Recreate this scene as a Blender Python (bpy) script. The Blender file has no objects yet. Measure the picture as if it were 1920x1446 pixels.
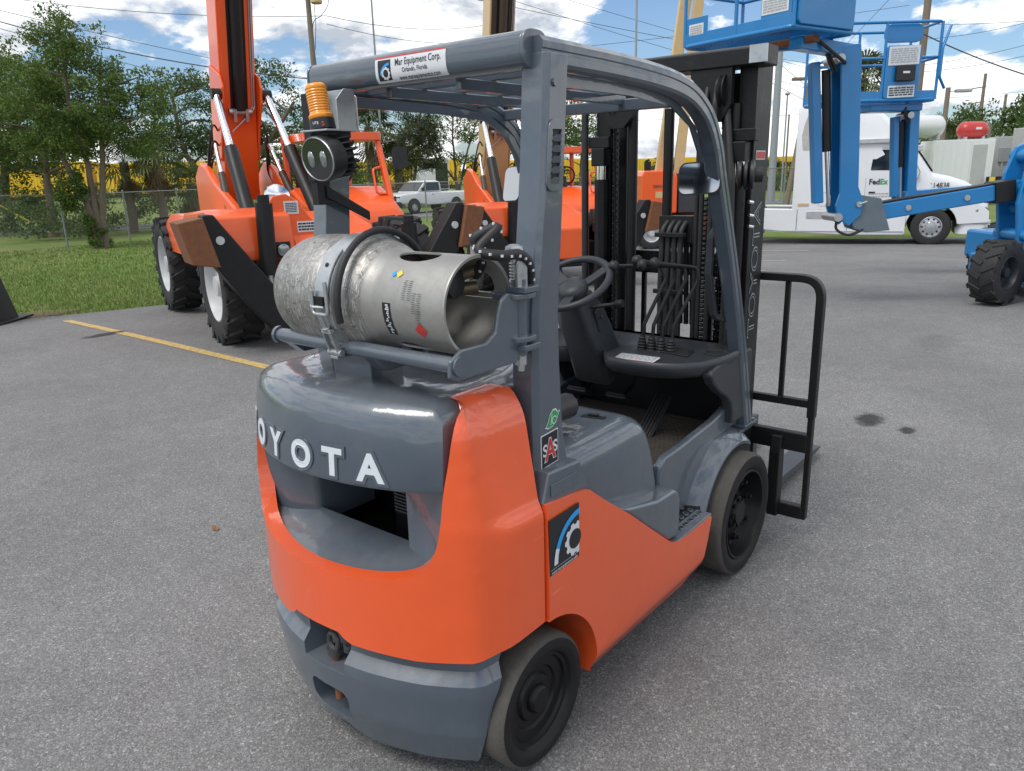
import bpy, bmesh, math, random
import numpy as np
from mathutils import Vector, Matrix, Euler
PI = math.pi
random.seed(11)
S = bpy.context.scene
COL = S.collection

# ------------------------------------------------------------------ camera
def camera():
    yaw, pit, rol = math.radians(39.13), math.radians(15.64), math.radians(-1.58)
    f = Vector((math.cos(yaw)*math.cos(pit), math.sin(yaw)*math.cos(pit), -math.sin(pit)))
    rt = Vector((math.sin(yaw), -math.cos(yaw), 0)); up = rt.cross(f)
    r2 = rt*math.cos(rol)+up*math.sin(rol); u2 = -rt*math.sin(rol)+up*math.cos(rol)
    M = Matrix((r2, u2, -f)).transposed().to_4x4()
    M.translation = Vector((-2.934, -1.646, 1.702))
    cd = bpy.data.cameras.new('camera'); cd.sensor_fit = 'HORIZONTAL'; cd.sensor_width = 36
    cd.lens = 1425.25/1920*36; cd.clip_start = .05; cd.clip_end = 3000
    co = bpy.data.objects.new('camera', cd); co.matrix_world = M; COL.objects.link(co); S.camera = co
camera()

# ------------------------------------------------------------------ sky, sun, exposure
SUN_EL, SUN_AZ = math.radians(58), math.radians(165)   # azimuth measured from +X, counter-clockwise
def nd(nt, typ, **kw):
    n = nt.nodes.new(typ)
    for k, v in kw.items():
        if k.startswith('i_'): n.inputs[int(k[2:])].default_value = v
        else: setattr(n, k, v)
    return n
def lk(nt, a, b): nt.links.new(a, b)
def mth(nt, op, a, b=None, c=None, clamp=False):
    n = nt.nodes.new('ShaderNodeMath'); n.operation = op; n.use_clamp = clamp
    for i, v in enumerate((a, b, c)):
        if v is None: continue
        if isinstance(v, (int, float)): n.inputs[i].default_value = v
        else: nt.links.new(v, n.inputs[i])
    return n.outputs[0]
def ramp(nt, fac, stops):
    r = nt.nodes.new('ShaderNodeValToRGB'); e = r.color_ramp.elements
    while len(e) < len(stops): e.new(.5)
    for k, (p, c) in enumerate(stops):
        e[k].position = p; e[k].color = (c, c, c, 1) if isinstance(c, (int, float)) else (*c, 1)
    nt.links.new(fac, r.inputs[0]); return r.outputs[0]
def world():
    w = bpy.data.worlds.new('World'); S.world = w; w.use_nodes = True
    nt = w.node_tree; nt.nodes.clear()
    out = nd(nt, 'ShaderNodeOutputWorld'); bg = nd(nt, 'ShaderNodeBackground'); bg.inputs[1].default_value = .1
    sky = nd(nt, 'ShaderNodeTexSky', sky_type='NISHITA', sun_disc=False, sun_elevation=SUN_EL,
             sun_rotation=PI/2-SUN_AZ, air_density=1.0, dust_density=1.0, ozone_density=1.0)
    tc = nd(nt, 'ShaderNodeTexCoord')
    # cumulus field in the sky's own directions, heaped up towards the zenith of each cloud
    def dens(dz):
        mp = nd(nt, 'ShaderNodeMapping'); mp.inputs[1].default_value = (3.2, 1.4, dz); mp.inputs[3].default_value = (1, 1, 2.1)
        lk(nt, tc.outputs['Generated'], mp.inputs[0])
        n1 = nd(nt, 'ShaderNodeTexNoise'); n1.inputs['Scale'].default_value = 3.3; n1.inputs['Detail'].default_value = 9
        n1.inputs['Roughness'].default_value = .56; n1.inputs['Distortion'].default_value = .25
        lk(nt, mp.outputs[0], n1.inputs['Vector'])
        n2 = nd(nt, 'ShaderNodeTexNoise'); n2.inputs['Scale'].default_value = 11; n2.inputs['Detail'].default_value = 7
        n2.inputs['Roughness'].default_value = .6
        lk(nt, mp.outputs[0], n2.inputs['Vector'])
        return mth(nt, 'MULTIPLY_ADD', n2.outputs[0], .28, mth(nt, 'MULTIPLY', n1.outputs[0], .72))
    d0 = dens(0.0); d1 = dens(.07)
    cover = ramp(nt, d0, [(.45, 0.0), (.485, .9), (.55, 1.0)])
    lit = mth(nt, 'MULTIPLY_ADD', mth(nt, 'SUBTRACT', d0, d1), 5.0, .62, clamp=True)
    thick = ramp(nt, d0, [(.52, 1.0), (.74, .55)])
    shade = mth(nt, 'MULTIPLY', lit, thick)
    ccol = nt.nodes.new('ShaderNodeMix'); ccol.data_type = 'RGBA'
    ccol.inputs[6].default_value = (3.9, 4.25, 4.8, 1); ccol.inputs[7].default_value = (9.4, 9.45, 9.5, 1)
    lk(nt, ramp(nt, shade, [(.16, 0.0), (.6, 1.0)]), ccol.inputs[0])
    mx = nt.nodes.new('ShaderNodeMix'); mx.data_type = 'RGBA'
    deep = nd(nt, 'ShaderNodeMix', data_type='RGBA', blend_type='MULTIPLY'); deep.inputs[0].default_value = 1; deep.inputs[7].default_value = (.74, .86, 1.0, 1); lk(nt, sky.outputs[0], deep.inputs[6])
    lk(nt, cover, mx.inputs[0]); lk(nt, deep.outputs[2], mx.inputs[6]); lk(nt, ccol.outputs[2], mx.inputs[7])
    lk(nt, mx.outputs[2], bg.inputs[0]); lk(nt, bg.outputs[0], out.inputs[0])
world()
def sun():
    sd = bpy.data.lights.new('sun', 'SUN'); sd.energy = 1.5; sd.angle = math.radians(24); sd.color = (1, .965, .91)
    so = bpy.data.objects.new('sun', sd); COL.objects.link(so)
    d = Vector((math.cos(SUN_EL)*math.cos(SUN_AZ), math.cos(SUN_EL)*math.sin(SUN_AZ), math.sin(SUN_EL)))
    so.rotation_euler = d.to_track_quat('Z', 'Y').to_euler(); so.location = (-5, -5, 20)
sun()
S.view_settings.view_transform = 'Standard'; S.view_settings.look = 'None'
S.view_settings.exposure = 0.52; S.view_settings.gamma = 1.0; S.view_settings.use_curve_mapping = False
S.render.engine = 'CYCLES'

# ------------------------------------------------------------------ materials
MATS = {}
def new_mat(name):
    m = bpy.data.materials.new(name); m.use_nodes = True; MATS[name] = m
    nt = m.node_tree; b = nt.nodes['Principled BSDF']
    return m, nt, b
def mat(name, col, rough=.5, metal=0., coat=0., var=.12, vscale=6., dirt=0., dcol=(.12, .1, .08), bump=0., bscale=60., spec=.5, trans=0., croughn=.08, rv=.1, wear=0., wavy=0.):
    m, nt, b = new_mat(name)
    tc = nd(nt, 'ShaderNodeTexCoord')
    n = nd(nt, 'ShaderNodeTexNoise'); n.inputs['Scale'].default_value = vscale; n.inputs['Detail'].default_value = 6; n.inputs['Roughness'].default_value = .65
    lk(nt, tc.outputs['Object'], n.inputs['Vector'])
    f = mth(nt, 'MULTIPLY_ADD', n.outputs[0], 2*var, 1-var)
    mul = nd(nt, 'ShaderNodeMix', data_type='RGBA', blend_type='MULTIPLY'); mul.inputs[0].default_value = 1
    mul.inputs[6].default_value = (*col, 1)
    cmb = nd(nt, 'ShaderNodeCombineColor'); 
    for i in range(3): lk(nt, f, cmb.inputs[i])
    lk(nt, cmb.outputs[0], mul.inputs[7])
    csrc = mul.outputs[2]
    if dirt:
        n2 = nd(nt, 'ShaderNodeTexNoise'); n2.inputs['Scale'].default_value = vscale*2.3; n2.inputs['Detail'].default_value = 9; n2.inputs['Roughness'].default_value = .7
        lk(nt, tc.outputs['Object'], n2.inputs['Vector'])
        dm = nd(nt, 'ShaderNodeMix', data_type='RGBA'); dm.inputs[7].default_value = (*dcol, 1)
        lk(nt, ramp(nt, n2.outputs[0], [(.62-.25*dirt, 0.0), (.78, min(1., dirt*1.3))]), dm.inputs[0]); lk(nt, csrc, dm.inputs[6]); csrc = dm.outputs[2]
    if wear:
        g = nd(nt, 'ShaderNodeNewGeometry'); sx = nd(nt, 'ShaderNodeSeparateXYZ'); lk(nt, g.outputs['Normal'], sx.inputs[0])
        n3 = nd(nt, 'ShaderNodeTexNoise'); n3.inputs['Scale'].default_value = 3.1; n3.inputs['Detail'].default_value = 10; n3.inputs['Roughness'].default_value = .72; lk(nt, tc.outputs['Object'], n3.inputs['Vector'])
        dust = mth(nt, 'MULTIPLY', mth(nt, 'MULTIPLY', mth(nt, 'MULTIPLY_ADD', sx.outputs[2], .8, .25, clamp=True), ramp(nt, n3.outputs[0], [(.38, 0.), (.68, 1.)])), wear)
        dm2 = nd(nt, 'ShaderNodeMix', data_type='RGBA'); dm2.inputs[7].default_value = (.33, .31, .28, 1); lk(nt, dust, dm2.inputs[0]); lk(nt, csrc, dm2.inputs[6]); csrc = dm2.outputs[2]
        mp = nd(nt, 'ShaderNodeMapping'); mp.inputs[2].default_value = (.5, .9, .3); mp.inputs[3].default_value = (9, 160, 70); lk(nt, tc.outputs['Object'], mp.inputs[0])
        n4 = nd(nt, 'ShaderNodeTexNoise'); n4.inputs['Scale'].default_value = 1.0; n4.inputs['Detail'].default_value = 3; lk(nt, mp.outputs[0], n4.inputs['Vector'])
        sc = nd(nt, 'ShaderNodeMix', data_type='RGBA'); sc.inputs[7].default_value = tuple(min(1, c*1.5+.05) for c in col)+(1,); lk(nt, mth(nt, 'MULTIPLY', mth(nt, 'MULTIPLY', ramp(nt, n4.outputs[0], [(.70, 0.), (.73, 1.)]), ramp(nt, n3.outputs[0], [(.5, 0.), (.6, 1.)])), .55), sc.inputs[0]); lk(nt, csrc, sc.inputs[6]); csrc = sc.outputs[2]
    lk(nt, csrc, b.inputs['Base Color'])
    b.inputs['Metallic'].default_value = metal
    lk(nt, mth(nt, 'MULTIPLY_ADD', n.outputs[0], 2*rv, rough-rv, clamp=True), b.inputs['Roughness'])
    b.inputs['Specular IOR Level'].default_value = spec
    b.inputs['Coat Weight'].default_value = coat; b.inputs['Coat Roughness'].default_value = croughn
    b.inputs['Transmission Weight'].default_value = trans
    if bump:
        nb = nd(nt, 'ShaderNodeTexNoise'); nb.inputs['Scale'].default_value = bscale; nb.inputs['Detail'].default_value = 4
        lk(nt, tc.outputs['Object'], nb.inputs['Vector'])
        bp = nd(nt, 'ShaderNodeBump'); bp.inputs['Strength'].default_value = 1; bp.inputs['Distance'].default_value = bump
        hsrc = nb.outputs[0]
        if wavy:
            nw = nd(nt, 'ShaderNodeTexNoise'); nw.inputs['Scale'].default_value = 7; nw.inputs['Detail'].default_value = 2; lk(nt, tc.outputs['Object'], nw.inputs['Vector']); hsrc = mth(nt, 'MULTIPLY_ADD', nw.outputs[0], wavy/bump, hsrc)
        lk(nt, hsrc, bp.inputs['Height']); lk(nt, bp.outputs[0], b.inputs['Normal'])
        if coat: lk(nt, bp.outputs[0], b.inputs['Coat Normal'])
    return m
M_GREY = mat('slate_grey_paint', (.068, .090, .117), .32, coat=.85, croughn=.05, var=.12, vscale=3, bump=.0007, bscale=26, wear=.22, wavy=.004, dirt=.14, dcol=(.10, .10, .10))
M_ORANGE = mat('orange_enamel', (.80, .100, .018), .34, coat=.8, croughn=.05, var=.07, vscale=3, bump=.0006, bscale=30, wear=.10, wavy=.003, dirt=.07, dcol=(.45, .09, .03))
M_BLACK = mat('black_paint', (.009, .009, .010), .45, spec=.35, var=.3, vscale=8, dirt=.3, dcol=(.032, .03, .028), bump=.0006, bscale=80)
M_MAST = mat('mast_black', (.008, .008, .009), .42, spec=.35, var=.3, vscale=9, dirt=.3, dcol=(.035, .032, .03), bump=.001, bscale=50)
M_PLASTIC = mat('charcoal_plastic', (.032, .036, .043), .45, var=.15, vscale=9, dirt=.3, dcol=(.08, .08, .08), bump=.0004, bscale=250)
M_BLACKPL = mat('black_plastic', (.014, .015, .017), .45, var=.2, vscale=12, dirt=.25, dcol=(.05, .05, .05))
M_MATFLOOR = mat('ribbed_rubber_mat', (.060, .051, .043), .75, var=.3, vscale=10, dirt=.5, dcol=(.08, .07, .06))
M_HOSE = mat('rubber_hose', (.018, .018, .019), .55, var=.2, vscale=20)
M_TREAD = mat('worn_tread_rubber', (.074, .069, .061), .9, var=.22, vscale=9, dirt=.5, dcol=(.12, .11, .095), bump=.002, bscale=90)
M_SIDEWALL = mat('tyre_sidewall', (.010, .010, .011), .6, spec=.35, var=.25, vscale=12, dirt=.25, dcol=(.035, .033, .03), bump=.001, bscale=60)
M_RIM = mat('black_rim', (.006, .006, .007), .42, spec=.35, var=.3, vscale=10)
M_CHROME = mat('chrome_rod', (.78, .80, .83), .12, metal=1, var=.04, rv=.03)
M_STEEL = mat('zinc_steel', (.46, .48, .49), .38, metal=.85, var=.2, vscale=18, dirt=.4, dcol=(.16, .15, .14))
M_BOLT = mat('bolt_steel', (.5, .5, .48), .35, metal=.9, var=.2)
M_RUST = mat('rusty_steel', (.20, .075, .03), .8, var=.35, vscale=9, dirt=.7, dcol=(.09, .05, .035), bump=.003, bscale=40)
M_WHITE = mat('white_enamel', (.72, .73, .74), .35, coat=.3, var=.05)
M_LETTER = mat('letter_white', (.62, .66, .70), .45, var=.06)
M_DECALW = mat('decal_white', (.66, .68, .70), .4, var=.04)
M_DECALK = mat('decal_black', (.012, .014, .018), .4, var=.1)
M_DECALB = mat('decal_blue', (.02, .32, .72), .4, var=.05)
M_DECALR = mat('decal_red', (.52, .035, .03), .4, var=.08)
M_DECALG = mat('decal_green', (.02, .33, .09), .4, var=.08)
M_DECALY = mat('decal_yellow', (.75, .55, .06), .4, var=.08)
M_AMBER = mat('amber_lens', (.86, .30, .008), .22, coat=.5, var=.10, vscale=30, spec=.6)
M_MIRROR = mat('mirror_glass', (.40, .42, .44), .05, metal=1, var=.02, rv=.01)
M_LENS = mat('lamp_glass', (.30, .32, .33), .10, metal=.6, var=.15, vscale=40)
M_TORANGE = mat('machine_orange', (.80, .105, .012), .36, coat=.4, var=.07, vscale=2.5, dirt=.12, dcol=(.35, .10, .04))
M_BROWN = mat('dark_brown_paint', (.052, .034, .022), .5, var=.2, vscale=5, dirt=.3)
M_CREAM = mat('cream_paint', (.56, .40, .19), .45, coat=.2, var=.12, vscale=3, dirt=.3, dcol=(.25, .15, .07))
M_GBLUE = mat('blue_enamel', (.008, .185, .46), .36, coat=.35, var=.12, vscale=3, dirt=.18, dcol=(.10, .13, .17))
M_TYRE = mat('lug_tyre', (.020, .020, .021), .75, var=.3, vscale=7, dirt=.35, dcol=(.06, .055, .05))
M_RIMW = mat('pale_rim', (.50, .51, .52), .45, var=.12, vscale=6, dirt=.3, dcol=(.25, .23, .2))
M_TRUCKW = mat('truck_white', (.70, .72, .74), .32, coat=.4, var=.05, vscale=1.5, dirt=.16, dcol=(.52, .52, .5))
M_GLASSD = mat('dark_glass', (.012, .015, .018), .06, var=.1, spec=.8)
M_ALU = mat('aluminium', (.62, .63, .64), .32, metal=.9, var=.15, vscale=10)
M_GALV = mat('galvanised', (.42, .44, .45), .5, metal=.5, var=.15, vscale=10)
M_WOOD = mat('weathered_pole_wood', (.20, .165, .13), .85, var=.3, vscale=3, bump=.004, bscale=30)
M_POLEG = mat('grey_pole', (.30, .33, .35), .5, metal=.3, var=.12)
M_YELLOW = mat('yellow_trailer', (.72, .46, .02), .5, var=.08, vscale=.6, dirt=.15, dcol=(.45, .30, .05))
M_WIRE = mat('cable', (.03, .03, .032), .6, var=.1)
M_FENCE = mat('fence_steel', (.24, .255, .25), .55, metal=.5, var=.15)
M_REDT = mat('red_tank', (.50, .035, .03), .4, coat=.3, var=.12)
M_CABINET = mat('cabinet_grey', (.42, .43, .43), .5, var=.1, vscale=2, dirt=.2, dcol=(.3, .28, .25))
# ------------------------------------------------------------------ helpers
def thing(name, label, cat, loc=(0, 0, 0), rotz=0, group=None):
    o = bpy.data.objects.new(name, None); COL.objects.link(o); o.empty_display_size = .2
    o.location = loc; o.rotation_euler = (0, 0, rotz); o['label'] = label; o['category'] = cat
    if group: o['group'] = group
    return o
def tag(o, label=None, cat=None, group=None, kind=None):
    if label: o['label'] = label
    if cat: o['category'] = cat
    if group: o['group'] = group
    if kind: o['kind'] = kind
    return o
def frame(ax):
    ax = Vector(ax).normalized(); h = Vector((0, 0, 1)) if abs(ax.z) < .9 else Vector((1, 0, 0))
    a = ax.cross(h).normalized(); b = ax.cross(a).normalized(); return a, b, ax
def fillet(path, r, n=6):
    P = [Vector(p) for p in path]; out = [P[0]]
    for i in range(1, len(P)-1):
        rr = r[i] if isinstance(r, (list, tuple)) else r
        a, b = (P[i-1]-P[i]), (P[i+1]-P[i]); la, lb = a.length, b.length; a.normalize(); b.normalize()
        ang = a.angle(b); 
        if ang > PI-.02 or rr <= 0: out.append(P[i]); continue
        t = min(rr/math.tan(ang/2), la*.48, lb*.48)
        p0, p1 = P[i]+a*t, P[i]+b*t
        for k in range(n+1):
            u = k/n; out.append(p0*(1-u)**2+P[i]*2*u*(1-u)+p1*u*u)
    out.append(P[-1]); return out
class MB:
    def __init__(s): s.v = []; s.f = []; s.m = []
    def add(s, vs, fs, mi=0):
        o = len(s.v); s.v += [tuple(p) for p in vs]; s.f += [tuple(i+o for i in f) for f in fs]; s.m += [mi]*len(fs); return s
    def bx(s, x0, x1, y0, y1, z0, z1, mi=0):
        vs = [(x, y, z) for z in (z0, z1) for y in (y0, y1) for x in (x0, x1)]
        return s.add(vs, [(0, 2, 3, 1), (4, 5, 7, 6), (0, 1, 5, 4), (2, 6, 7, 3), (0, 4, 6, 2), (1, 3, 7, 5)], mi)
    def box(s, c, d, rot=(0, 0, 0), mi=0):
        R = Euler(rot).to_matrix(); c = Vector(c); hx, hy, hz = d[0]/2, d[1]/2, d[2]/2
        vs = [c+R@Vector((x, y, z)) for z in (-hz, hz) for y in (-hy, hy) for x in (-hx, hx)]
        return s.add(vs, [(0, 2, 3, 1), (4, 5, 7, 6), (0, 1, 5, 4), (2, 6, 7, 3), (0, 4, 6, 2), (1, 3, 7, 5)], mi)
    def bar(s, p0, p1, w, h, up=(0, 0, 1), mi=0):
        return s.sweep([p0, p1], [(-w/2, -h/2), (w/2, -h/2), (w/2, h/2), (-w/2, h/2)], up, mi)
    def cyl(s, p0, p1, r0, r1=None, n=16, cap=True, mi=0):
        r1 = r0 if r1 is None else r1; p0, p1 = Vector(p0), Vector(p1); a, b, ax = frame(p1-p0)
        vs = []
        for p, r in ((p0, r0), (p1, r1)):
            vs += [p+(a*math.cos(2*PI*k/n)+b*math.sin(2*PI*k/n))*r for k in range(n)]
        fs = [(k, (k+1) % n, n+(k+1) % n, n+k) for k in range(n)]
        if cap: fs += [tuple(range(n-1, -1, -1)), tuple(range(n, 2*n))]
        return s.add(vs, fs, mi)
    def loft(s, rings, cap=True, closed=True, mi=0):
        n = len(rings[0]); vs = [p for r in rings for p in r]; fs = []
        for i in range(len(rings)-1):
            for k in range(n if closed else n-1):
                fs.append((i*n+k, i*n+(k+1) % n, (i+1)*n+(k+1) % n, (i+1)*n+k))
        if cap: fs += [tuple(range(n-1, -1, -1)), tuple(range((len(rings)-1)*n, len(rings)*n))]
        return s.add(vs, fs, mi)
    def sweep(s, path, sec, up=(0, 0, 1), mi=0, cap=True, closed=False):
        P = [Vector(p) for p in path]; up = Vector(up); rings = []; n = len(P)
        for i, p in enumerate(P):
            if closed: t = (P[(i+1) % n]-P[i-1])
            else: t = (P[min(i+1, n-1)]-P[max(i-1, 0)])
            t.normalize(); sd = t.cross(up)
            if sd.length < 1e-4: sd = t.cross(Vector((1, .01, 0)))
            sd.normalize(); u2 = sd.cross(t).normalized()
            rings.append([p+sd*a+u2*b for a, b in sec])
        if closed: rings.append(rings[0]); cap = False
        return s.loft(rings, cap, True, mi)
    def tube(s, path, r, n=8, mi=0, closed=False):
        P = [Vector(p) for p in path]; m = len(P)
        rs = r if isinstance(r, (list, tuple)) else [r]*m
        t0 = (P[1]-P[0]).normalized(); a, b, _ = frame(t0); rings = []
        for i, p in enumerate(P):
            if closed: t = P[(i+1) % m]-P[i-1]
            else: t = P[min(i+1, m-1)]-P[max(i-1, 0)]
            t.normalize(); a = (a-t*a.dot(t)).normalized(); b = t.cross(a)
            rings.append([p+(a*math.cos(2*PI*k/n)+b*math.sin(2*PI*k/n))*rs[i] for k in range(n)])
        if closed: rings.append(rings[0])
        return s.loft(rings, not closed, True, mi)
    def lathe(s, prof, org=(0, 0, 0), ax=(0, 1, 0), n=32, mi=0, cap=True, a0=0, a1=2*PI):
        a, b, x = frame(ax); o = Vector(org); full = abs(a1-a0-2*PI) < 1e-6; m = n if full else n+1
        rings = [[o+x*t+(a*math.cos(a0+(a1-a0)*k/n)+b*math.sin(a0+(a1-a0)*k/n))*max(r, 1e-4) for k in range(m)] for r, t in prof]
        return s.loft(rings, cap and full, full, mi)
    def prism(s, poly, ax, t0, t1, mi=0):
        """poly in the two other axes (x,y,z order), extruded along ax"""
        def mk(p, t):
            return {'x': (t, p[0], p[1]), 'y': (p[0], t, p[1]), 'z': (p[0], p[1], t)}[ax]
        return s.loft([[mk(p, t0) for p in poly], [mk(p, t1) for p in poly]], True, True, mi)
    def sph(s, c, r, n=12, sq=(1, 1, 1), mi=0):
        c = Vector(c); m = n//2; vs = [c+Vector((0, 0, -r*sq[2]))]; fs = []
        for i in range(1, m):
            th = PI*i/m-PI/2
            vs += [c+Vector((math.cos(th)*math.cos(2*PI*k/n)*r*sq[0], math.cos(th)*math.sin(2*PI*k/n)*r*sq[1], math.sin(th)*r*sq[2])) for k in range(n)]
        vs.append(c+Vector((0, 0, r*sq[2]))); L = len(vs)-1
        for k in range(n):
            fs.append((0, 1+(k+1) % n, 1+k)); fs.append((L, L-n+k, L-n+(k+1) % n))
            for i in range(m-2): fs.append((1+i*n+k, 1+i*n+(k+1) % n, 1+(i+1)*n+(k+1) % n, 1+(i+1)*n+k))
        return s.add(vs, fs, mi)
    def xf(s, M):
        s.v = [tuple(M@Vector(p)) for p in s.v]; return s
    def mesh(s, name, mats, sm=40):
        me = bpy.data.meshes.new(name); me.from_pydata(s.v, [], s.f)
        for m in (mats if isinstance(mats, (list, tuple)) else [mats]): me.materials.append(m)
        bm = bmesh.new(); bm.from_mesh(me); bmesh.ops.recalc_face_normals(bm, faces=bm.faces)
        for f, i in zip(bm.faces, s.m): f.material_index = i; f.smooth = bool(sm)
        bm.to_mesh(me); bm.free()
        if sm: me.set_sharp_from_angle(angle=math.radians(sm))
        return me
    def build(s, name, mats, parent=None, sm=40, bev=0, seg=2, blim=35):
        return link(name, s.mesh(name, mats, sm), parent, bev, seg, blim)
def link(name, me, parent=None, bev=0, seg=2, blim=35):
    o = bpy.data.objects.new(name, me); COL.objects.link(o); o.parent = parent
    if bev:
        b = o.modifiers.new('bevel', 'BEVEL'); b.width = bev; b.segments = seg; b.limit_method = 'ANGLE'
        b.angle_limit = math.radians(blim); b.harden_normals = True; b.use_clamp_overlap = True
    return o
def copy_tree(o, parent=None):
    c = o.copy(); COL.objects.link(c); c.parent = parent
    for ch in list(o.children): copy_tree(ch, c)
    return c
def fill2d(outline, holes=(), su=0, sv=0):
    """triangulated polygon with holes, cut along a grid; returns verts2d, faces, boundary edges"""
    bm = bmesh.new()
    for lp in (outline, *holes):
        vs = [bm.verts.new((p[0], p[1], 0)) for p in lp]
        for i in range(len(vs)): bm.edges.new((vs[i-1], vs[i]))
    bmesh.ops.triangle_fill(bm, edges=bm.edges[:], use_beauty=True, use_dissolve=False, normal=(0, 0, 1))

    xs = [v.co.x for v in bm.verts]; ys = [v.co.y for v in bm.verts]
    for k, (st, lo, hi) in enumerate(((su, min(xs), max(xs)), (sv, min(ys), max(ys)))):
        if not st: continue
        cuts = st if isinstance(st, (list, tuple)) else [i*st for i in range(math.ceil(lo/st+1e-6), math.floor(hi/st-1e-6)+1)]
        for t in cuts:
            no = (1, 0, 0) if k == 0 else (0, 1, 0); co = (t, 0, 0) if k == 0 else (0, t, 0)
            bmesh.ops.bisect_plane(bm, geom=bm.verts[:]+bm.edges[:]+bm.faces[:], dist=1e-6, plane_co=co, plane_no=no)
    bm.normal_update()
    for f in bm.faces:
        if f.normal.z < 0: f.normal_flip()
    bm.verts.index_update()
    v = [(q.co.x, q.co.y) for q in bm.verts]; f = [tuple(q.index for q in g.verts) for g in bm.faces]
    e = []
    for g in bm.faces:
        for l in g.loops:
            if len(l.edge.link_faces) == 1: e.append((l.vert.index, l.link_loop_next.vert.index))
    bm.free(); return v, f, e
def surf(mb, outline, fn, holes=(), su=0, sv=0, th=.02, mi=0, off=0.):
    """polygon in (u,v) laid on the surface fn(u,v,offset), given a real thickness"""
    v, f, e = fill2d(outline, holes, su, sv); n = len(v)
    vs = [fn(a, b, off) for a, b in v]; fs = list(f)
    if th:
        vs += [fn(a, b, off-th) for a, b in v]; fs += [tuple(i+n for i in reversed(g)) for g in f]
        fs += [(b, a, a+n, b+n) for a, b in e]
    return mb.add(vs, fs, mi)
_tx = {}
def text2d(body, size=1., off=0., align='CENTER', sx=1., shear=0.):
    key = (body, off, align, shear)
    if key not in _tx:
        cu = bpy.data.curves.new('t', 'FONT'); cu.body = body; cu.align_x = align; cu.align_y = 'CENTER'; cu.offset = off; cu.resolution_u = 8 if len(body) == 1 else 3; cu.shear = shear
        ob = bpy.data.objects.new('t', cu); COL.objects.link(ob)
        dg = bpy.context.evaluated_depsgraph_get(); ev = ob.evaluated_get(dg); me = ev.to_mesh()
        _tx[key] = ([(v.co.x, v.co.y) for v in me.vertices], [tuple(p.vertices) for p in me.polygons])
        ev.to_mesh_clear(); bpy.data.objects.remove(ob); bpy.data.curves.remove(cu)
    v, f = _tx[key]; return [(a*size*sx, b*size) for a, b in v], f
def put_text(mb, body, size, fn, u0, v0, lift=.001, off=0., sx=1., align='CENTER', rot=0., mi=0, th=0., shear=0.):
    v, f = text2d(body, size, off, align, sx, shear); c, s_ = math.cos(rot), math.sin(rot)
    pts = [(u0+a*c-b*s_, v0+a*s_+b*c) for a, b in v]; n = len(pts)
    vs = [fn(a, b, lift) for a, b in pts]; fs = list(f)
    if th:
        vs += [fn(a, b, lift-th) for a, b in pts]
        cnt = {}
        for g in f:
            for i in range(len(g)): cnt[(g[i], g[(i+1) % len(g)])] = 1
        for (a, b) in cnt:
            if (b, a) not in cnt: fs.append((b, a, a+n, b+n))
    return mb.add(vs, fs, mi)
def rrect(x0, x1, y0, y1, r, n=5):
    out = []
    for cx, cy, a in ((x1-r, y1-r, 0), (x0+r, y1-r, 90), (x0+r, y0+r, 180), (x1-r, y0+r, 270)):
        out += [(cx+r*math.cos(math.radians(a+90*k/n)), cy+r*math.sin(math.radians(a+90*k/n))) for k in range(n+1)]
    return out
def circ(cx, cy, r, n=24, sy=1.): return [(cx+r*math.cos(2*PI*k/n), cy+r*sy*math.sin(2*PI*k/n)) for k in range(n)]
def smooth(t): t = min(1, max(0, t)); return t*t*(3-2*t)
def plane(o, u, v):
    """surface function of a flat sheet: origin, u direction, v direction"""
    o, u, v = Vector(o), Vector(u).normalized(), Vector(v).normalized(); n = u.cross(v)
    return lambda a, b, h=0.: tuple(o+u*a+v*b+n*h)
def spline(pts, n=8):
    P = [Vector(p) for p in pts]; out = []
    for i in range(len(P)-1):
        a, b, c, d = P[max(i-1, 0)], P[i], P[i+1], P[min(i+2, len(P)-1)]
        for k in range(n):
            t = k/n; out.append(.5*((2*b)+(c-a)*t+(2*a-5*b+4*c-d)*t*t+(3*b-a-3*c+d)*t**3))
    out.append(P[-1]); return out
def gear(cx, cy, r, teeth=9, rin=.84):
    o = []
    for k in range(teeth):
        for da, q in ((-.32, rin), (-.2, 1), (.2, 1), (.32, rin)):
            a = 2*PI*(k+da)/teeth; o.append((cx+r*q*math.cos(a), cy+r*q*math.sin(a)))
    return o
def arc_band(cx, cy, r0, r1, a0, a1, n=20, sy=1.):
    A = [math.radians(a0+(a1-a0)*k/n) for k in range(n+1)]
    return [(cx+r1*math.cos(a), cy+r1*sy*math.sin(a)) for a in A]+[(cx+r0*math.cos(a), cy+r0*sy*math.sin(a)) for a in reversed(A)]
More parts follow.
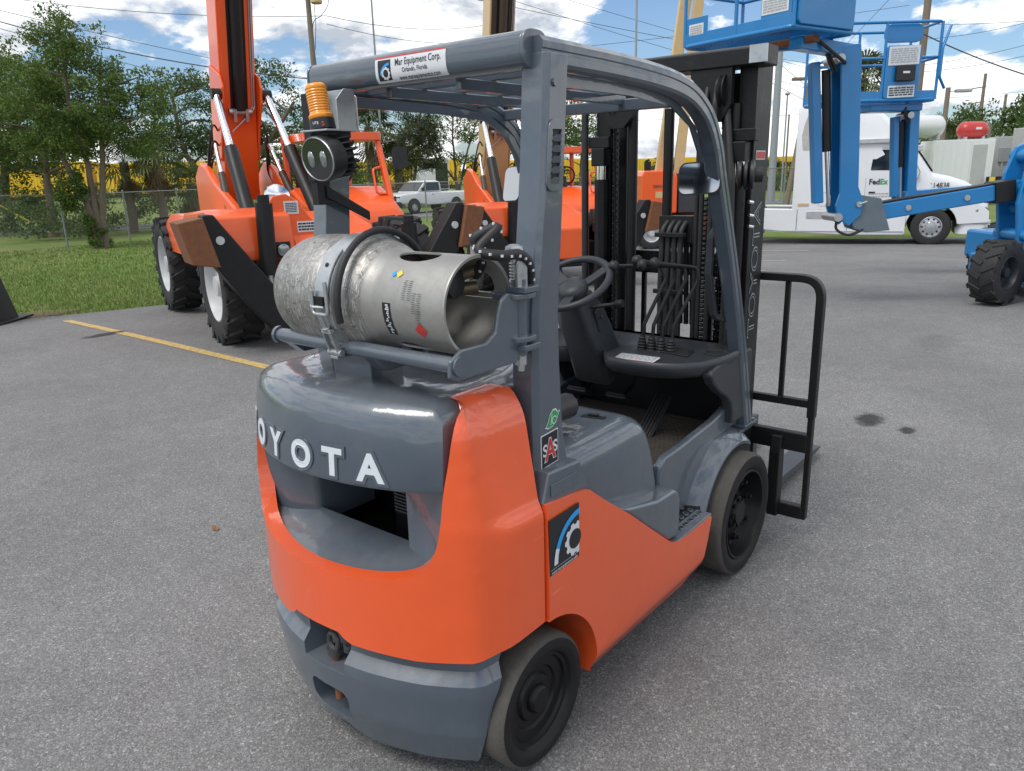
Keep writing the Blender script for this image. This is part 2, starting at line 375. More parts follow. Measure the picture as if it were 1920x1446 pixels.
# ------------------------------------------------------------------ ground: the lot falls away gently from the forklift
EX, EY = (.776, .631), (.631, -.776)
def dl(x, y): u, v = x+2.934, y+1.646; return (.776*u+.631*v, .631*u-.776*v)
def xy(d, l): return (-2.934+.776*d+.631*l, -1.646+.631*d-.776*l)
def ZD(d): return -.55*smooth((d-8)/16)
def ZT(x, y): return ZD(dl(x, y)[0])
CUTS = [8+.5*i for i in range(33)]
def sheet(name, poly, lift, m, th=0, kind='structure'):
    mb = MB(); fn = lambda d, l, o=0.: (*xy(d, l), ZD(d)+lift+o)
    surf(mb, [dl(*p) for p in poly], fn, su=CUTS, th=th); ob = mb.build(name, m, None, sm=0)
    me = ob.data
    if me.polygons and sum(p.normal.z*p.area for p in me.polygons) < 0 and not th: me.flip_normals()
    if kind: ob['kind'] = kind
    return ob
def asphalt(name, base, patch):
    m, nt, b = new_mat(name); tc = nd(nt, 'ShaderNodeTexCoord')
    v = nd(nt, 'ShaderNodeTexVoronoi'); v.inputs['Scale'].default_value = 240; lk(nt, tc.outputs['Object'], v.inputs['Vector'])
    v2 = nd(nt, 'ShaderNodeTexVoronoi'); v2.inputs['Scale'].default_value = 120; lk(nt, tc.outputs['Object'], v2.inputs['Vector'])
    n = nd(nt, 'ShaderNodeTexNoise'); n.inputs['Scale'].default_value = .55; n.inputs['Detail'].default_value = 7; n.inputs['Roughness'].default_value = .62; lk(nt, tc.outputs['Object'], n.inputs['Vector'])
    n2 = nd(nt, 'ShaderNodeTexNoise'); n2.inputs['Scale'].default_value = 5.5; n2.inputs['Detail'].default_value = 8; n2.inputs['Roughness'].default_value = .7; lk(nt, tc.outputs['Object'], n2.inputs['Vector'])
    sep = nd(nt, 'ShaderNodeSeparateColor'); lk(nt, v.outputs['Color'], sep.inputs[0]); sep2 = nd(nt, 'ShaderNodeSeparateColor'); lk(nt, v2.outputs['Color'], sep2.inputs[0])
    grain = ramp(nt, sep.outputs[0], [(0, .58), (.45, .9), (.8, 1.13), (.95, 1.42), (1, 1.95)])
    big = ramp(nt, sep2.outputs[1], [(0, .84), (.85, 1.04), (.97, 1.3), (1, 1.5)])
    tone = mth(nt, 'MULTIPLY', ramp(nt, n.outputs[0], [(.3, 1-patch), (.7, 1+patch)]), ramp(nt, n2.outputs[0], [(.3, .9), (.7, 1.1)]))
    f = mth(nt, 'MULTIPLY', mth(nt, 'MULTIPLY', grain, big), tone)
    mul = nd(nt, 'ShaderNodeMix', data_type='RGBA', blend_type='MULTIPLY'); mul.inputs[0].default_value = 1; mul.inputs[6].default_value = (*base, 1)
    cc = nd(nt, 'ShaderNodeCombineColor'); [lk(nt, f, cc.inputs[i]) for i in range(3)]; lk(nt, cc.outputs[0], mul.inputs[7]); lk(nt, mul.outputs[2], b.inputs['Base Color'])
    b.inputs['Roughness'].default_value = .82; b.inputs['Specular IOR Level'].default_value = .35
    bp = nd(nt, 'ShaderNodeBump'); bp.inputs['Strength'].default_value = .55; bp.inputs['Distance'].default_value = .003
    lk(nt, mth(nt, 'SUBTRACT', 1., mth(nt, 'ADD', mth(nt, 'MULTIPLY', v.outputs['Distance'], .6), mth(nt, 'MULTIPLY', v2.outputs['Distance'], .5))), bp.inputs['Height']); lk(nt, bp.outputs[0], b.inputs['Normal'])
    return m
M_ASPH = asphalt('old_asphalt', (.180, .178, .177), .15)
M_ROAD = asphalt('road_asphalt', (.17, .17, .17), .08)
M_STAIN = asphalt('oil_stained_asphalt', (.045, .044, .044), .15)
def lawn_mat(name, g1, g2, dry):
    m, nt, b = new_mat(name); tc = nd(nt, 'ShaderNodeTexCoord')
    def nz(s, d): n = nd(nt, 'ShaderNodeTexNoise'); n.inputs['Scale'].default_value = s; n.inputs['Detail'].default_value = d; n.inputs['Roughness'].default_value = .68; lk(nt, tc.outputs['Object'], n.inputs['Vector']); return n.outputs[0]
    c1 = nd(nt, 'ShaderNodeMix', data_type='RGBA'); c1.inputs[6].default_value = (*g1, 1); c1.inputs[7].default_value = (*g2, 1); lk(nt, ramp(nt, nz(9, 10), [(.3, 0.), (.7, 1.)]), c1.inputs[0])
    c2 = nd(nt, 'ShaderNodeMix', data_type='RGBA'); c2.inputs[7].default_value = (*dry, 1); lk(nt, c1.outputs[2], c2.inputs[6]); lk(nt, ramp(nt, nz(.9, 8), [(.46, 0.), (.68, .75)]), c2.inputs[0])
    lk(nt, c2.outputs[2], b.inputs['Base Color']); b.inputs['Roughness'].default_value = .95; b.inputs['Specular IOR Level'].default_value = .2
    bp = nd(nt, 'ShaderNodeBump'); bp.inputs['Distance'].default_value = .03; lk(nt, nz(28, 8), bp.inputs['Height']); lk(nt, bp.outputs[0], b.inputs['Normal']); return m
M_LAWN = lawn_mat('lawn', (.090, .150, .030), (.16, .225, .055), (.24, .21, .10))
M_BARE = lawn_mat('bare_soil', (.13, .09, .055), (.20, .15, .10), (.10, .11, .05))
sheet('ground', [(1500*math.cos(2*PI*k/40), 1500*math.sin(2*PI*k/40)) for k in range(40)], -.02, M_LAWN)
EDGE = [(-60, 30.4), (-6, 12.1), (-1.0, 10.45), (.56, 9.95), (1.2, 9.72), (2.05, 9.56), (2.68, 9.5), (4, 9.4), (9, 10.3), (14, 11.6), (19, 11.2), (21.2, 9.6), (21.5, 7.4), (21.6, 6.2), (22.9, 3.9), (24.1, 1.64), (27, -4), (45, -40)]
random.seed(5)
EDGEF = []
for a, b in zip(EDGE[:-1], EDGE[1:]):
    n = 1 if abs(a[0]) > 30 else max(1, int(math.hypot(b[0]-a[0], b[1]-a[1])/.35))
    for k in range(n): t = k/n; EDGEF.append((a[0]+(b[0]-a[0])*t+(random.uniform(-.03, .03) if n > 1 else 0), a[1]+(b[1]-a[1])*t+(random.uniform(-.05, .05) if n > 1 else 0)))
EDGEF.append(EDGE[-1])
LOT = EDGEF+[(45, -60), (-60, -60)]
lot = sheet('asphalt_lot', LOT, 0., M_ASPH)
def stripe(a, b, w, m, lift=.004):
    dx, dy = b[0]-a[0], b[1]-a[1]; L = math.hypot(dx, dy); nx, ny = -dy/L*w/2, dx/L*w/2
    return sheet('parking_line', [(a[0]+nx, a[1]+ny), (a[0]-nx, a[1]-ny), (b[0]-nx, b[1]-ny), (b[0]+nx, b[1]+ny)], lift, m)
def paint_line(name, col):
    m, nt, b = new_mat(name); tc = nd(nt, 'ShaderNodeTexCoord'); n = nd(nt, 'ShaderNodeTexNoise'); n.inputs['Scale'].default_value = 22; n.inputs['Detail'].default_value = 9; n.inputs['Roughness'].default_value = .75; lk(nt, tc.outputs['Object'], n.inputs['Vector'])
    c = nd(nt, 'ShaderNodeMix', data_type='RGBA'); c.inputs[6].default_value = (*col, 1); c.inputs[7].default_value = (.14, .135, .13, 1); lk(nt, ramp(nt, n.outputs[0], [(.5, 0.), (.62, .85)]), c.inputs[0]); lk(nt, c.outputs[2], b.inputs['Base Color']); b.inputs['Roughness'].default_value = .8; return m
M_YLINE = paint_line('worn_yellow_line', (.52, .36, .12)); M_WLINE = paint_line('worn_white_line', (.42, .42, .41))
stripe((1.07, 9.15), (1.0, 4.2), .11, M_YLINE); stripe((4.6, 9.3), (4.5, 4.4), .11, M_YLINE)
for a, b in (((17.0, 7.1), (17.6, 4.9)), ((13.3, 6.2), (13.85, 4.2)), ((19.6, 8.2), (20.3, 5.4)), ((10.4, 5.6), (11.0, 3.6))): stripe(a, b, .12, M_WLINE)
def blob(cx, cy, rx, ry, sd, n=22):
    r = random.Random(sd); ph = [r.uniform(0, 6) for _ in range(4)]
    return [(cx+rx*math.cos(t)*(1+.16*math.sin(3*t+ph[0])+.1*math.sin(5*t+ph[1])), cy+ry*math.sin(t)*(1+.16*math.sin(2*t+ph[2])+.12*math.sin(4*t+ph[3]))) for t in [2*PI*k/n for k in range(n)]]
def stain(x, y, rx, ry, sd, strength=.9):
    m = M_STAIN.copy(); m.name = 'soaked_oil'; nt = m.node_tree; out = nt.nodes['Material Output']; bs = nt.nodes['Principled BSDF']; tc = nd(nt, 'ShaderNodeTexCoord')
    mp = nd(nt, 'ShaderNodeMapping'); mp.inputs[3].default_value = (1/rx, 1/ry, 0); lk(nt, tc.outputs['Object'], mp.inputs[0]); ln = nd(nt, 'ShaderNodeVectorMath', operation='LENGTH'); lk(nt, mp.outputs[0], ln.inputs[0])
    n = nd(nt, 'ShaderNodeTexNoise'); n.inputs['Scale'].default_value = 2.2/rx; n.inputs['Detail'].default_value = 8; n.inputs['Roughness'].default_value = .7; lk(nt, tc.outputs['Object'], n.inputs['Vector'])
    f = ramp(nt, mth(nt, 'ADD', ln.outputs['Value'], mth(nt, 'MULTIPLY_ADD', n.outputs[0], 1.5, -.75)), [(.35, strength), (.95, 0.)])
    tr = nd(nt, 'ShaderNodeBsdfTransparent'); mx = nd(nt, 'ShaderNodeMixShader'); lk(nt, f, mx.inputs[0]); lk(nt, tr.outputs[0], mx.inputs[1]); lk(nt, bs.outputs[0], mx.inputs[2]); lk(nt, mx.outputs[0], out.inputs[0])
    mb = MB(); mb.add([(rx*1.9*math.cos(t), ry*1.9*math.sin(t), 0) for t in [2*PI*k/24 for k in range(24)]], [tuple(range(24))]); o = mb.build('oil_stain', m, None, sm=0); o.location = (x, y, ZT(x, y)+.003); o['kind'] = 'structure'
for q in ((2.46, -.42, .20, .11, 1), (2.36, -.68, .10, .06, 2), (.9, 7.6, .34, .13, 4), (5.2, -.3, .7, .25, 7, .10)): stain(*q)
sheet('bare_ground', blob(.75, 10.3, .9, .40, 7), -.012, M_BARE)
sheet('road', [(-40, 64), (10.3, 40.2), (17.0, 37.4), (22, 33.6), (28.0, 29.2), (46, 14.5), (80, -14), (83, -10), (50, 18.5), (31.9, 33.4), (24.5, 38.9), (18.8, 41.4), (11.6, 44.2), (-38, 68)], .0, M_ROAD)
# mown grass blades on the verge (nobody could count them)
def blades(n, seed, hmin, hmax, region, name, m):
    r = np.random.default_rng(seed); P = []
    while sum(len(q) for q in P) < n:
        x = r.uniform(-6, 24, 60000); y = r.uniform(8, 34, 60000); k = region(x, y, r); P.append(np.stack([x[k], y[k]], 1))
    P = np.concatenate(P)[:n]; d = .776*(P[:, 0]+2.934)+.631*(P[:, 1]+1.646); t = np.clip((d-8)/16, 0, 1); z = -.55*t*t*(3-2*t)-.022
    h = r.uniform(hmin, hmax, n); w = r.uniform(.004, .009, n)*np.clip(d/11, 1, 2.6); a = r.uniform(0, 2*PI, n); la = r.uniform(0, 2*PI, n); le = r.uniform(0, .8, n)*h
    v = np.zeros((n, 3, 3)); v[:, 0] = np.stack([P[:, 0]-np.cos(a)*w, P[:, 1]-np.sin(a)*w, z], 1); v[:, 1] = np.stack([P[:, 0]+np.cos(a)*w, P[:, 1]+np.sin(a)*w, z], 1); v[:, 2] = np.stack([P[:, 0]+np.cos(la)*le, P[:, 1]+np.sin(la)*le, z+h], 1)
    me = bpy.data.meshes.new(name); me.vertices.add(3*n); me.vertices.foreach_set('co', v.ravel().astype(np.float32)); me.loops.add(3*n); me.loops.foreach_set('vertex_index', np.arange(3*n, dtype=np.int32)); me.polygons.add(n); me.polygons.foreach_set('loop_start', np.arange(0, 3*n, 3, dtype=np.int32)); me.polygons.foreach_set('loop_total', np.full(n, 3, np.int32)); me.update(); me.validate(); me.materials.append(m)
    o = bpy.data.objects.new(name, me); COL.objects.link(o); o['kind'] = 'stuff'; return o
def leaf_mat(name, c0, c1, tr=.3, rough=.55):
    m, nt, b = new_mat(name); g = nd(nt, 'ShaderNodeNewGeometry'); c = nd(nt, 'ShaderNodeMix', data_type='RGBA'); c.inputs[6].default_value = (*c0, 1); c.inputs[7].default_value = (*c1, 1); lk(nt, g.outputs['Random Per Island'], c.inputs[0]); lk(nt, c.outputs[2], b.inputs['Base Color']); b.inputs['Roughness'].default_value = rough; b.inputs['Specular IOR Level'].default_value = .3
    t = nd(nt, 'ShaderNodeBsdfTranslucent'); lk(nt, c.outputs[2], t.inputs[0]); mx = nd(nt, 'ShaderNodeMixShader'); mx.inputs[0].default_value = tr; lk(nt, b.outputs[0], mx.inputs[1]); lk(nt, t.outputs[0], mx.inputs[2]); lk(nt, mx.outputs[0], nt.nodes['Material Output'].inputs[0]); return m
M_BLADE = leaf_mat('grass_blade', (.075, .150, .026), (.20, .285, .07), .35)
def dry_patches(m):
    nt = m.node_tree; b = nt.nodes['Principled BSDF']; src = b.inputs['Base Color'].links[0].from_socket; tc = nd(nt, 'ShaderNodeTexCoord'); n = nd(nt, 'ShaderNodeTexNoise'); n.inputs['Scale'].default_value = .8; n.inputs['Detail'].default_value = 7; lk(nt, tc.outputs['Object'], n.inputs['Vector'])
    c = nd(nt, 'ShaderNodeMix', data_type='RGBA'); c.inputs[7].default_value = (.27, .22, .105, 1); lk(nt, src, c.inputs[6]); lk(nt, ramp(nt, n.outputs[0], [(.48, 0.), (.66, .7)]), c.inputs[0]); lk(nt, c.outputs[2], b.inputs['Base Color'])
dry_patches(M_BLADE)
ex, ey = np.array([p[0] for p in EDGE]), np.array([p[1] for p in EDGE])
def reg(x, y, r):
    d = .776*(x+2.934)+.631*(y+1.646); edge = np.interp(x, ex, ey); ok = (y > edge-.03) & (x < 20) & (y < 30)
    ok &= r.random(len(x)) < np.clip((9.5/np.maximum(d, 1))**2, 0, 1)
    bare = ((x-.75)/.95)**2+((y-10.3)/.45)**2 < 1; ok &= ~(bare & (r.random(len(x)) < .82)); return ok
gr = blades(110000, 3, .03, .085, reg, 'grass', M_BLADE); gr['label'] = 'short mown grass beside the asphalt'; gr['category'] = 'grass'
# ------------------------------------------------------------------ the forklift (x forward, y left, origin under its front axle)
FK = thing('forklift', 'orange and slate grey forklift standing large in the foreground, seen from behind', 'forklift')
_half = spline([(-1.812, 0, 0), (-1.806, -.09, 0), (-1.785, -.2, 0), (-1.743, -.32, 0), (-1.700, -.398, 0), (-1.668, -.446, 0), (-1.652, -.463, 0), (-1.630, -.475, 0), (-1.59, -.482, 0), (-1.52, -.490, 0), (-1.42, -.497, 0)], 6)
YC = .025; KY = (.497+YC)/.497; KL = .95
_cs = [0.]
for _i in range(1, len(_half)): _cs.append(_cs[-1]+(_half[_i]-_half[_i-1]).length)
SE = _cs[-1]
def cw_at(s):
    a = min(abs(s), SE); k = int(np.searchsorted(_cs, a)); k = max(1, min(k, len(_cs)-1))
    t = (a-_cs[k-1])/(_cs[k]-_cs[k-1]); p = _half[k-1].lerp(_half[k], t)
    def tg(i): return (_half[min(i+1, len(_half)-1)]-_half[max(i-1, 0)]).normalized()
    d = tg(k-1).lerp(tg(k), t).normalized(); n = Vector((d.y, -d.x, 0))
    if n.x > 0: n = -n if n.y > 0 else n
    if s < 0: return Vector((p.x, YC-KL*p.y, 0)), Vector((n.x, -n.y, 0))
    return Vector((p.x, YC+KY*p.y, 0)), n
def s_of_y(y): return float(np.interp((abs(y)+YC)/KY, [-p.y for p in _half], _cs))
def s_abs(y): return (-1 if y > YC else 1)*float(np.interp(abs(y-YC)/(KL if y > YC else KY), [-p.y for p in _half], _cs))
SC = s_of_y(.46)
def cw(s, z, off=0.):
    p, n = cw_at(s); a = abs(s)
    ws = smooth((a-SC+.06)/.16); wc = smooth((a-SC-.02)/.10)
    pr = -max(0, z-.83)*(.085+.095*ws)+.016*wc*(1-smooth((z-.80)/.05))-4.5*max(0, z-1.06)**2-(.16*max(0, z-.93) if s < 0 else 0)
    q = p+n*(off+pr); return (q.x, q.y, z)
def mirror2(h): return h+[(-a, b-(.035 if b > 1.08 else 0)) for a, b in reversed(h) if abs(a) > 1e-6]
# orange shell of the counterweight
lip = [(s_of_y(.432), 1.10, 0), (s_of_y(.425), 1.06, 0), (s_of_y(.416), 1.0, 0), (s_of_y(.404), .93, 0), (s_of_y(.394), .84, 0), (s_of_y(.378), .77, 0), (s_of_y(.348), .722, 0), (s_of_y(.30), .695, 0), (s_of_y(.22), .677, 0), (s_of_y(.10), .666, 0), (0, .662, 0)]
h = [(0, .478), (.095, .478), (.115, .462), (.14, .452), (s_of_y(.32), .448), (SC-.01, .452), (SC+.06, .462), (SE, .478), (SE, 1.135), (SE-.006, 1.150), (SE-.03, 1.158), (SC+.06, 1.156), (SC+.01, 1.152), (s_of_y(.456), 1.146), (s_of_y(.446), 1.137), (s_of_y(.438), 1.122)]+[(p.x, p.y) for p in spline(lip, 4)]
mb = MB(); surf(mb, mirror2(h), cw, su=.03, sv=[.56, .64, .72, .78, .80, .815, .83, .845, .86, .92, .98, 1.04, 1.06, 1.08, 1.1, 1.115, 1.13, 1.145], th=.045)
mb.build('counterweight_shell', M_ORANGE, FK, sm=45, bev=.006, seg=3, blim=60)
# slate base casting with tow pin slot and pocket
def cwb(s, z, off=0.):
    o = float(np.interp(z, [.08, .12, .2, .34, .372, .402, .46], [-.06, -.045, -.018, 0, -.002, -.030, -.034])); p, n = cw_at(s); q = p+n*(o+off-.004); return (q.x, q.y, z)
sb = SC+.02
out = [(-.15, .085), (-.11, .088), (-.095, .10), (-.02, .105), (.005, .122), (.05, .122), (.075, .105), (.11, .088), (sb-.02, .088), (sb, .10), (sb+.01, .2), (sb+.03, .3), (sb+.065, .38), (sb+.11, .46), (.112, .46), (.095, .335), (-.075, .335), (-.10, .46), (-sb-.11, .46), (-sb-.065, .38), (-sb-.03, .3), (-sb-.01, .2), (-sb, .10), (-sb+.02, .088)]
mb = MB(); surf(mb, out, cwb, holes=[rrect(-.075, .09, .155, .262, .03)], su=.04, sv=[.2, .28, .34, .372, .402], th=.085)
cwbase = mb.build('counterweight_base', M_GREY, FK, sm=28, bev=.007, seg=2, blim=50)
mb = MB(); surf(mb, [(-sb, .09), (sb, .09), (sb+.05, .46), (-sb-.05, .46)], lambda s, z, o=0: cwb(s, z, o-.088), su=.05, sv=.1, th=.05)
mb.build('casting_core', M_GREY, FK, sm=30)
mb = MB(); surf(mb, [(-.16, .335), (.17, .335), (.17, .465), (-.16, .465)], lambda s, z, o=0: cwb(s, z, o-.075), su=.05, th=.02)
mb.build('tow_slot_back', M_GREY, FK, sm=30)
mb = MB(); p = cwb(0.02, .345, -.045)
mb.cyl((p[0], p[1], .20), (p[0], p[1], .36), .013, n=12, mi=1); mb.cyl((p[0], p[1], .352), (p[0], p[1], .372), .024, n=16)
mb.tube([(p[0]-.004, p[1]+.020*math.cos(a)-.002, .395+.026*math.sin(a)) for a in np.linspace(-2.2, 4.9, 18)], .008, 8)
mb.build('tow_pin', [mat('greasy_steel', (.10, .10, .10), .45, metal=.6, var=.3, vscale=30, dirt=.5, dcol=(.03, .028, .025)), M_RUST], FK, sm=40)
# upper casting that carries the maker's letters
def top_ring(o, z):
    w = .402; ys = np.linspace(-w, w, 41); r = []
    for y in ys:
        pp, _ = cw_at(float(np.sign(-y))*float(np.interp(abs(y), [-p.y for p in _half], _cs))); r.append((pp.x+o+.006+max(0, z-.83)*.07, YC+(KL if y > 0 else KY)*y*(1-o/w), z))
    return r+[(-1.36, YC+KL*(w-o), z), (-1.22, YC+KL*(w-o-.06), z), (-1.22, YC-KY*(w-o-.06), z), (-1.36, YC-KY*(w-o), z)]
mb = MB(); mb.loft([top_ring(.02, .925), top_ring(.004, .93), top_ring(0, .942), top_ring(.002, 1.05), top_ring(.006, 1.10), top_ring(.014, 1.125), top_ring(.028, 1.144), top_ring(.048, 1.156), top_ring(.08, 1.162), top_ring(.13, 1.165)])
upper = mb.build('counterweight_top', M_GREY, FK, sm=50)
def face(s, z, off=0.):
    p, n = cw_at(s); q = p+n*(off-.004-max(0, z-.83)*.072); return (q.x, q.y, z)
lets = 'TOYOTA'; ly = [-.40, -.275, -.14, 0, .12, .238]
for ch, y in zip(lets, ly):
    s0 = y; hz = .982
    mb = MB(); put_text(mb, ch, .102, face, s0, hz, lift=.0022, off=.034, sx=1.04, th=.004)
    lo = mb.build('letter', M_LETTER, upper, sm=0)
    mb = MB(); put_text(mb, ch, .102, face, s0, hz, lift=.0012, off=.115, sx=1.04, th=.003); mb.build('letter_border', M_GREY, lo, sm=0)
# recess under the letters: floor, cheeks, radiator behind
def rfloor(s, t, off=0.):
    y0 = -cw(s, .66)[1]; p0 = Vector(cw(s, .66, -.03)); p1 = Vector((-1.615, p0.y*.95, .712)); q = p0.lerp(p1, t)
    q.z = (.652+.035*abs(y0/.36)**3)*(1-t)+.712*t; return (q.x, q.y, q.z+off)
sr = s_of_y(.425); mb = MB(); surf(mb, [(-sr, 0), (sr, 0), (sr, 1), (-sr, 1)], rfloor, su=.03, sv=.125, th=.03)
mb.build('recess_floor', M_GREY, FK, sm=60)
for sgn in (-1, 1):
    mb = MB(); inn = .185 if sgn < 0 else .20
    pts = [(-1.60, inn), (-1.63, inn+.012), (-1.66, .30), (-1.675, .40), (-1.62, .455), (-1.40, .455), (-1.40, inn)]
    mb.prism([(x, sgn*y) for x, y in pts], 'z', .66, .935)
    mb.build('recess_cheek', M_GREY, FK, sm=40, bev=.008)
mb = MB(); mb.prism([(-1.60, .60), (-1.30, .60), (-1.30, .95), (-1.28, .95), (-1.28, .57), (-1.60, .57)], 'y', -.42, .42); mb.build('engine_bay_wall', M_BLACKPL, FK, sm=0)
mb = MB(); mb.bx(-1.47, -1.43, -.195, .03, .55, .95); rad = mb.build('radiator', M_BLACKPL, FK, sm=0)
mb = MB()
for k in range(22): mb.box((-1.476, -.083, .70+k*.011), (.012, .205, .0035), (0, .5, 0))
f = mb.build('radiator_fin', M_PLASTIC, rad, sm=0); f['kind'] = 'stuff'
# ---------------- side panels
def arch(cx, cz, r, a0, a1, n=14): return [(cx+r*math.cos(math.radians(a0+(a1-a0)*k/n)), cz+r*math.sin(math.radians(a0+(a1-a0)*k/n))) for k in range(n+1)]
side = [(-.47, .125), (-.425, .153), (-.36, .30), (-.335, .383), (-.35, .392), (-.55, .392), (-.63, .398), (-.68, .418), (-.745, .466), (-.85, .545), (-.97, .637), (-1.10, .728), (-1.20, .803), (-1.225, .812), (-1.412, .833), (-1.412, .478)]+arch(-1.425, .215, .262, 88, 0)+[(-1.163, .16), (-1.15, .14)]
for sg in (-1, 1):
    def sf(x, z, off=0., sg=sg):
        o = .523-.055*smooth((.235-z)/.12)*1.-.006*smooth((z-.6)/.25); return (x, sg*(o+off), z)
    mb = MB(); surf(mb, side, sf, su=.08, sv=[.16, .185, .21, .235, .3, .4, .5, .6, .7, .78], th=.05)
    pn = mb.build('side_panel', M_ORANGE, FK, sm=30, bev=.006, seg=2, blim=55)
    if sg < 0:
        DEC = lambda x, z, off=0.: (x, -(.5205+off), z)
        tilt = lambda u, v, off=0.: DEC(-1.337+u, .702+v+u*.02, off)
        mb = MB(); surf(mb, [(-.073, -.085), (.073, -.085), (.073, .085), (-.073, .085)], tilt, th=.001, off=.0022)
        dk = mb.build('logo_sticker', M_DECALK, pn, sm=0)
        mb = MB(); surf(mb, arc_band(.078, -.06, .112, .130, 92, 158, 14), tilt, th=0, off=.0035); mb.build('blue_arc', M_DECALB, dk, sm=0)
        mb = MB(); surf(mb, [(a, b) for a, b in arc_band(.078, -.06, .112, .130, 158, 180, 5)], tilt, th=0, off=.0035)
        gp = [(min(a, .0715), b) for a, b in gear(.052, -.018, .052, 10, .86)]
        gp = [q for i, q in enumerate(gp) if q[0] < .0714 or gp[i-1][0] < .0714 or gp[(i+1) % len(gp)][0] < .0714]
        surf(mb, gp, tilt, th=0, off=.0035); mb.build('white_gear', M_DECALW, dk, sm=0)
        mb = MB(); surf(mb, circ(.050, -.018, .030, 20), tilt, th=0, off=.0046); mb.build('gear_hole', M_DECALK, dk, sm=0)
        mb = MB(); put_text(mb, 'www.marequipmentco.com', .0125, tilt, 0, -.078, lift=.0035, off=.01, sx=.92); surf(mb, [(-.07, -.0685), (.07, -.0685), (.07, -.0675), (-.07, -.0675)], tilt, th=0, off=.0035); mb.build('web_address', M_DECALW, dk, sm=0)
    # inside of the rear wheel arch
    A = arch(-1.425, .215, .262, 95, -12, 16); mb = MB()
    mb.loft([[(x, sg*.50, z) for x, z in A], [(x, sg*.22, z) for x, z in A]], cap=False, closed=False)
    mb.build('arch_liner', M_ORANGE, FK, sm=60)
mb = MB(); mb.bx(-1.15, -.30, -.46, .46, .16, .40); mb.bx(-1.35, -1.0, -.22, .22, .25, .8); mb.bx(-.42, .18, -.33, .33, .16, .5)
mb.build('frame', M_BLACK, FK, sm=0)
mb = MB(); mb.bx(-1.5, -1.33, -.38, .38, .12, .29); mb.build('steer_axle', M_BLACK, FK, sm=0, bev=.01)
# ---------------- hood, kick panel, step, sills, fenders
def rr3(x0, x1, w, z, r, n=6): return [(a, b, z) for a, b in rrect(x0, x1, -w, w, r, n)]
mb = MB(); mb.loft([rr3(-1.24, -.60, .445, .44, .06), rr3(-1.24, -.615, .445, .62, .065), rr3(-1.24, -.65, .442, .76, .07), rr3(-1.24, -.672, .438, .82, .075), rr3(-1.24, -.692, .430, .850, .075), rr3(-1.24, -.712, .417, .869, .072), rr3(-1.24, -.735, .399, .880, .065), rr3(-1.24, -.765, .374, .8845, .055), rr3(-1.24, -.80, .34, .886, .05)])
hood = mb.build('engine_hood', M_GREY, FK, sm=50)
mb = MB(); mb.box((-.835, -.295, .888), (.024, .085, .005), (0, 0, .25)); mb.box((-.835, -.295, .894), (.012, .04, .010), (0, 0, .25)); mb.build('hood_latch', M_BLACK, hood, sm=0, bev=.002)
for sg in (-1, 1):
    mb = MB(); mb.prism([(-1.0, .66), (-.83, .53), (-.70, .435), (-.655, .405), (-.60, .398), (-.575, .41), (-.572, .54), (-.585, .575), (-.62, .592), (-.75, .60)], 'y', sg*.505, sg*.33)
    mb.build('kick_panel', M_GREY, FK, sm=40, bev=.016, seg=3)
for sg in (-1, 1):
    mb = MB(); mb.bx(-.655, -.335, min(sg*.522, sg*.33), max(sg*.522, sg*.33), .385, .399)
    st = mb.build('step_plate', M_GREY, FK, sm=0, bev=.004)
    mb = MB(); m2 = MB()
    for i in range(5):
        for j in range(4):
            x, y = -.525+i*.04, sg*(.365+j*.04)
            mb.lathe([(.0135, 0), (.0120, .005), (.0092, .005), (.0085, .0)], (x, y, .3995), (0, 0, 1), 10, cap=False)
            m2.cyl((x, y, .398), (x, y, .4003), .0086, n=10)
    g = mb.build('step_grip', M_GREY, st, sm=60); g['kind'] = 'stuff'; g = m2.build('step_hole', M_BLACK, st, sm=0); g['kind'] = 'stuff'
    # sill that rises along the floor to the front pillar
    mb = MB(); pts = [(-.575, .40), (-.34, .40), (-.30, .47), (-.22, .55), (-.10, .612), (.03, .62), (.235, .61), (.235, .66), (.14, .77), (.08, .74), (-.12, .70), (-.40, .675), (-.53, .668), (-.575, .645), (-.585, .60)]
    mb.prism(pts, 'y', sg*.418, sg*.382); mb.build('floor_sill', M_GREY, FK, sm=40, bev=.012, seg=3)
    # front fender: arch over the tyre, tucked under a small platform
    A = arch(0, .262, .314, 160, 62, 20); B = arch(0, .262, .36, 160, 75, 20); D = arch(0, .262, .302, 160, 62, 20); mb = MB()
    ring = []
    for (x, z), (x2, z2), (x3, z3) in zip(A, B, D): ring.append([(x, sg*.478, z), ((x+x2)/2, sg*.455, (z+z2)/2+.008), (x2, sg*.400, z2+.008), (x3, sg*.400, z3), (x3, sg*.478, z3)])
    mb.loft(ring); mb.build('front_fender', M_GREY, FK, sm=50, bev=.003)
    mb = MB(); mb.prism([(.02, sg*.455), (.20, sg*.455), (.30, sg*.44), (.33, sg*.40), (.33, sg*.34), (.02, sg*.34)], 'z', .588, .602); mb.build('fender_platform', M_GREY, FK, sm=0, bev=.004)
mb = MB(); mb.cyl((.27, -.40, .60), (.27, -.40, .635), .016, n=10); mb.cyl((.27, -.40, .635), (.27, -.40, .69), .011, n=10); mb.cyl((.27, -.40, .66), (.27, -.40, .672), .017, n=6); mb.build('platform_bolt', M_BOLT, FK)
mb = MB(); mb.bx(-.62, .15, -.392, .36, .45, .612); mb.build('floor_plate', M_BLACK, FK, sm=0)
mb = MB(); mb.bx(-.61, .10, -.388, .358, .612, .618)
fm = mb.build('floor_mat', M_MATFLOOR, FK, sm=0)
mb = MB()
for k in range(32): mb.bx(-.60+k*.0215, -.590+k*.0215, -.384, .354, .6175, .6215)
g = mb.build('mat_rib', M_MATFLOOR, fm, sm=0); g['kind'] = 'stuff'
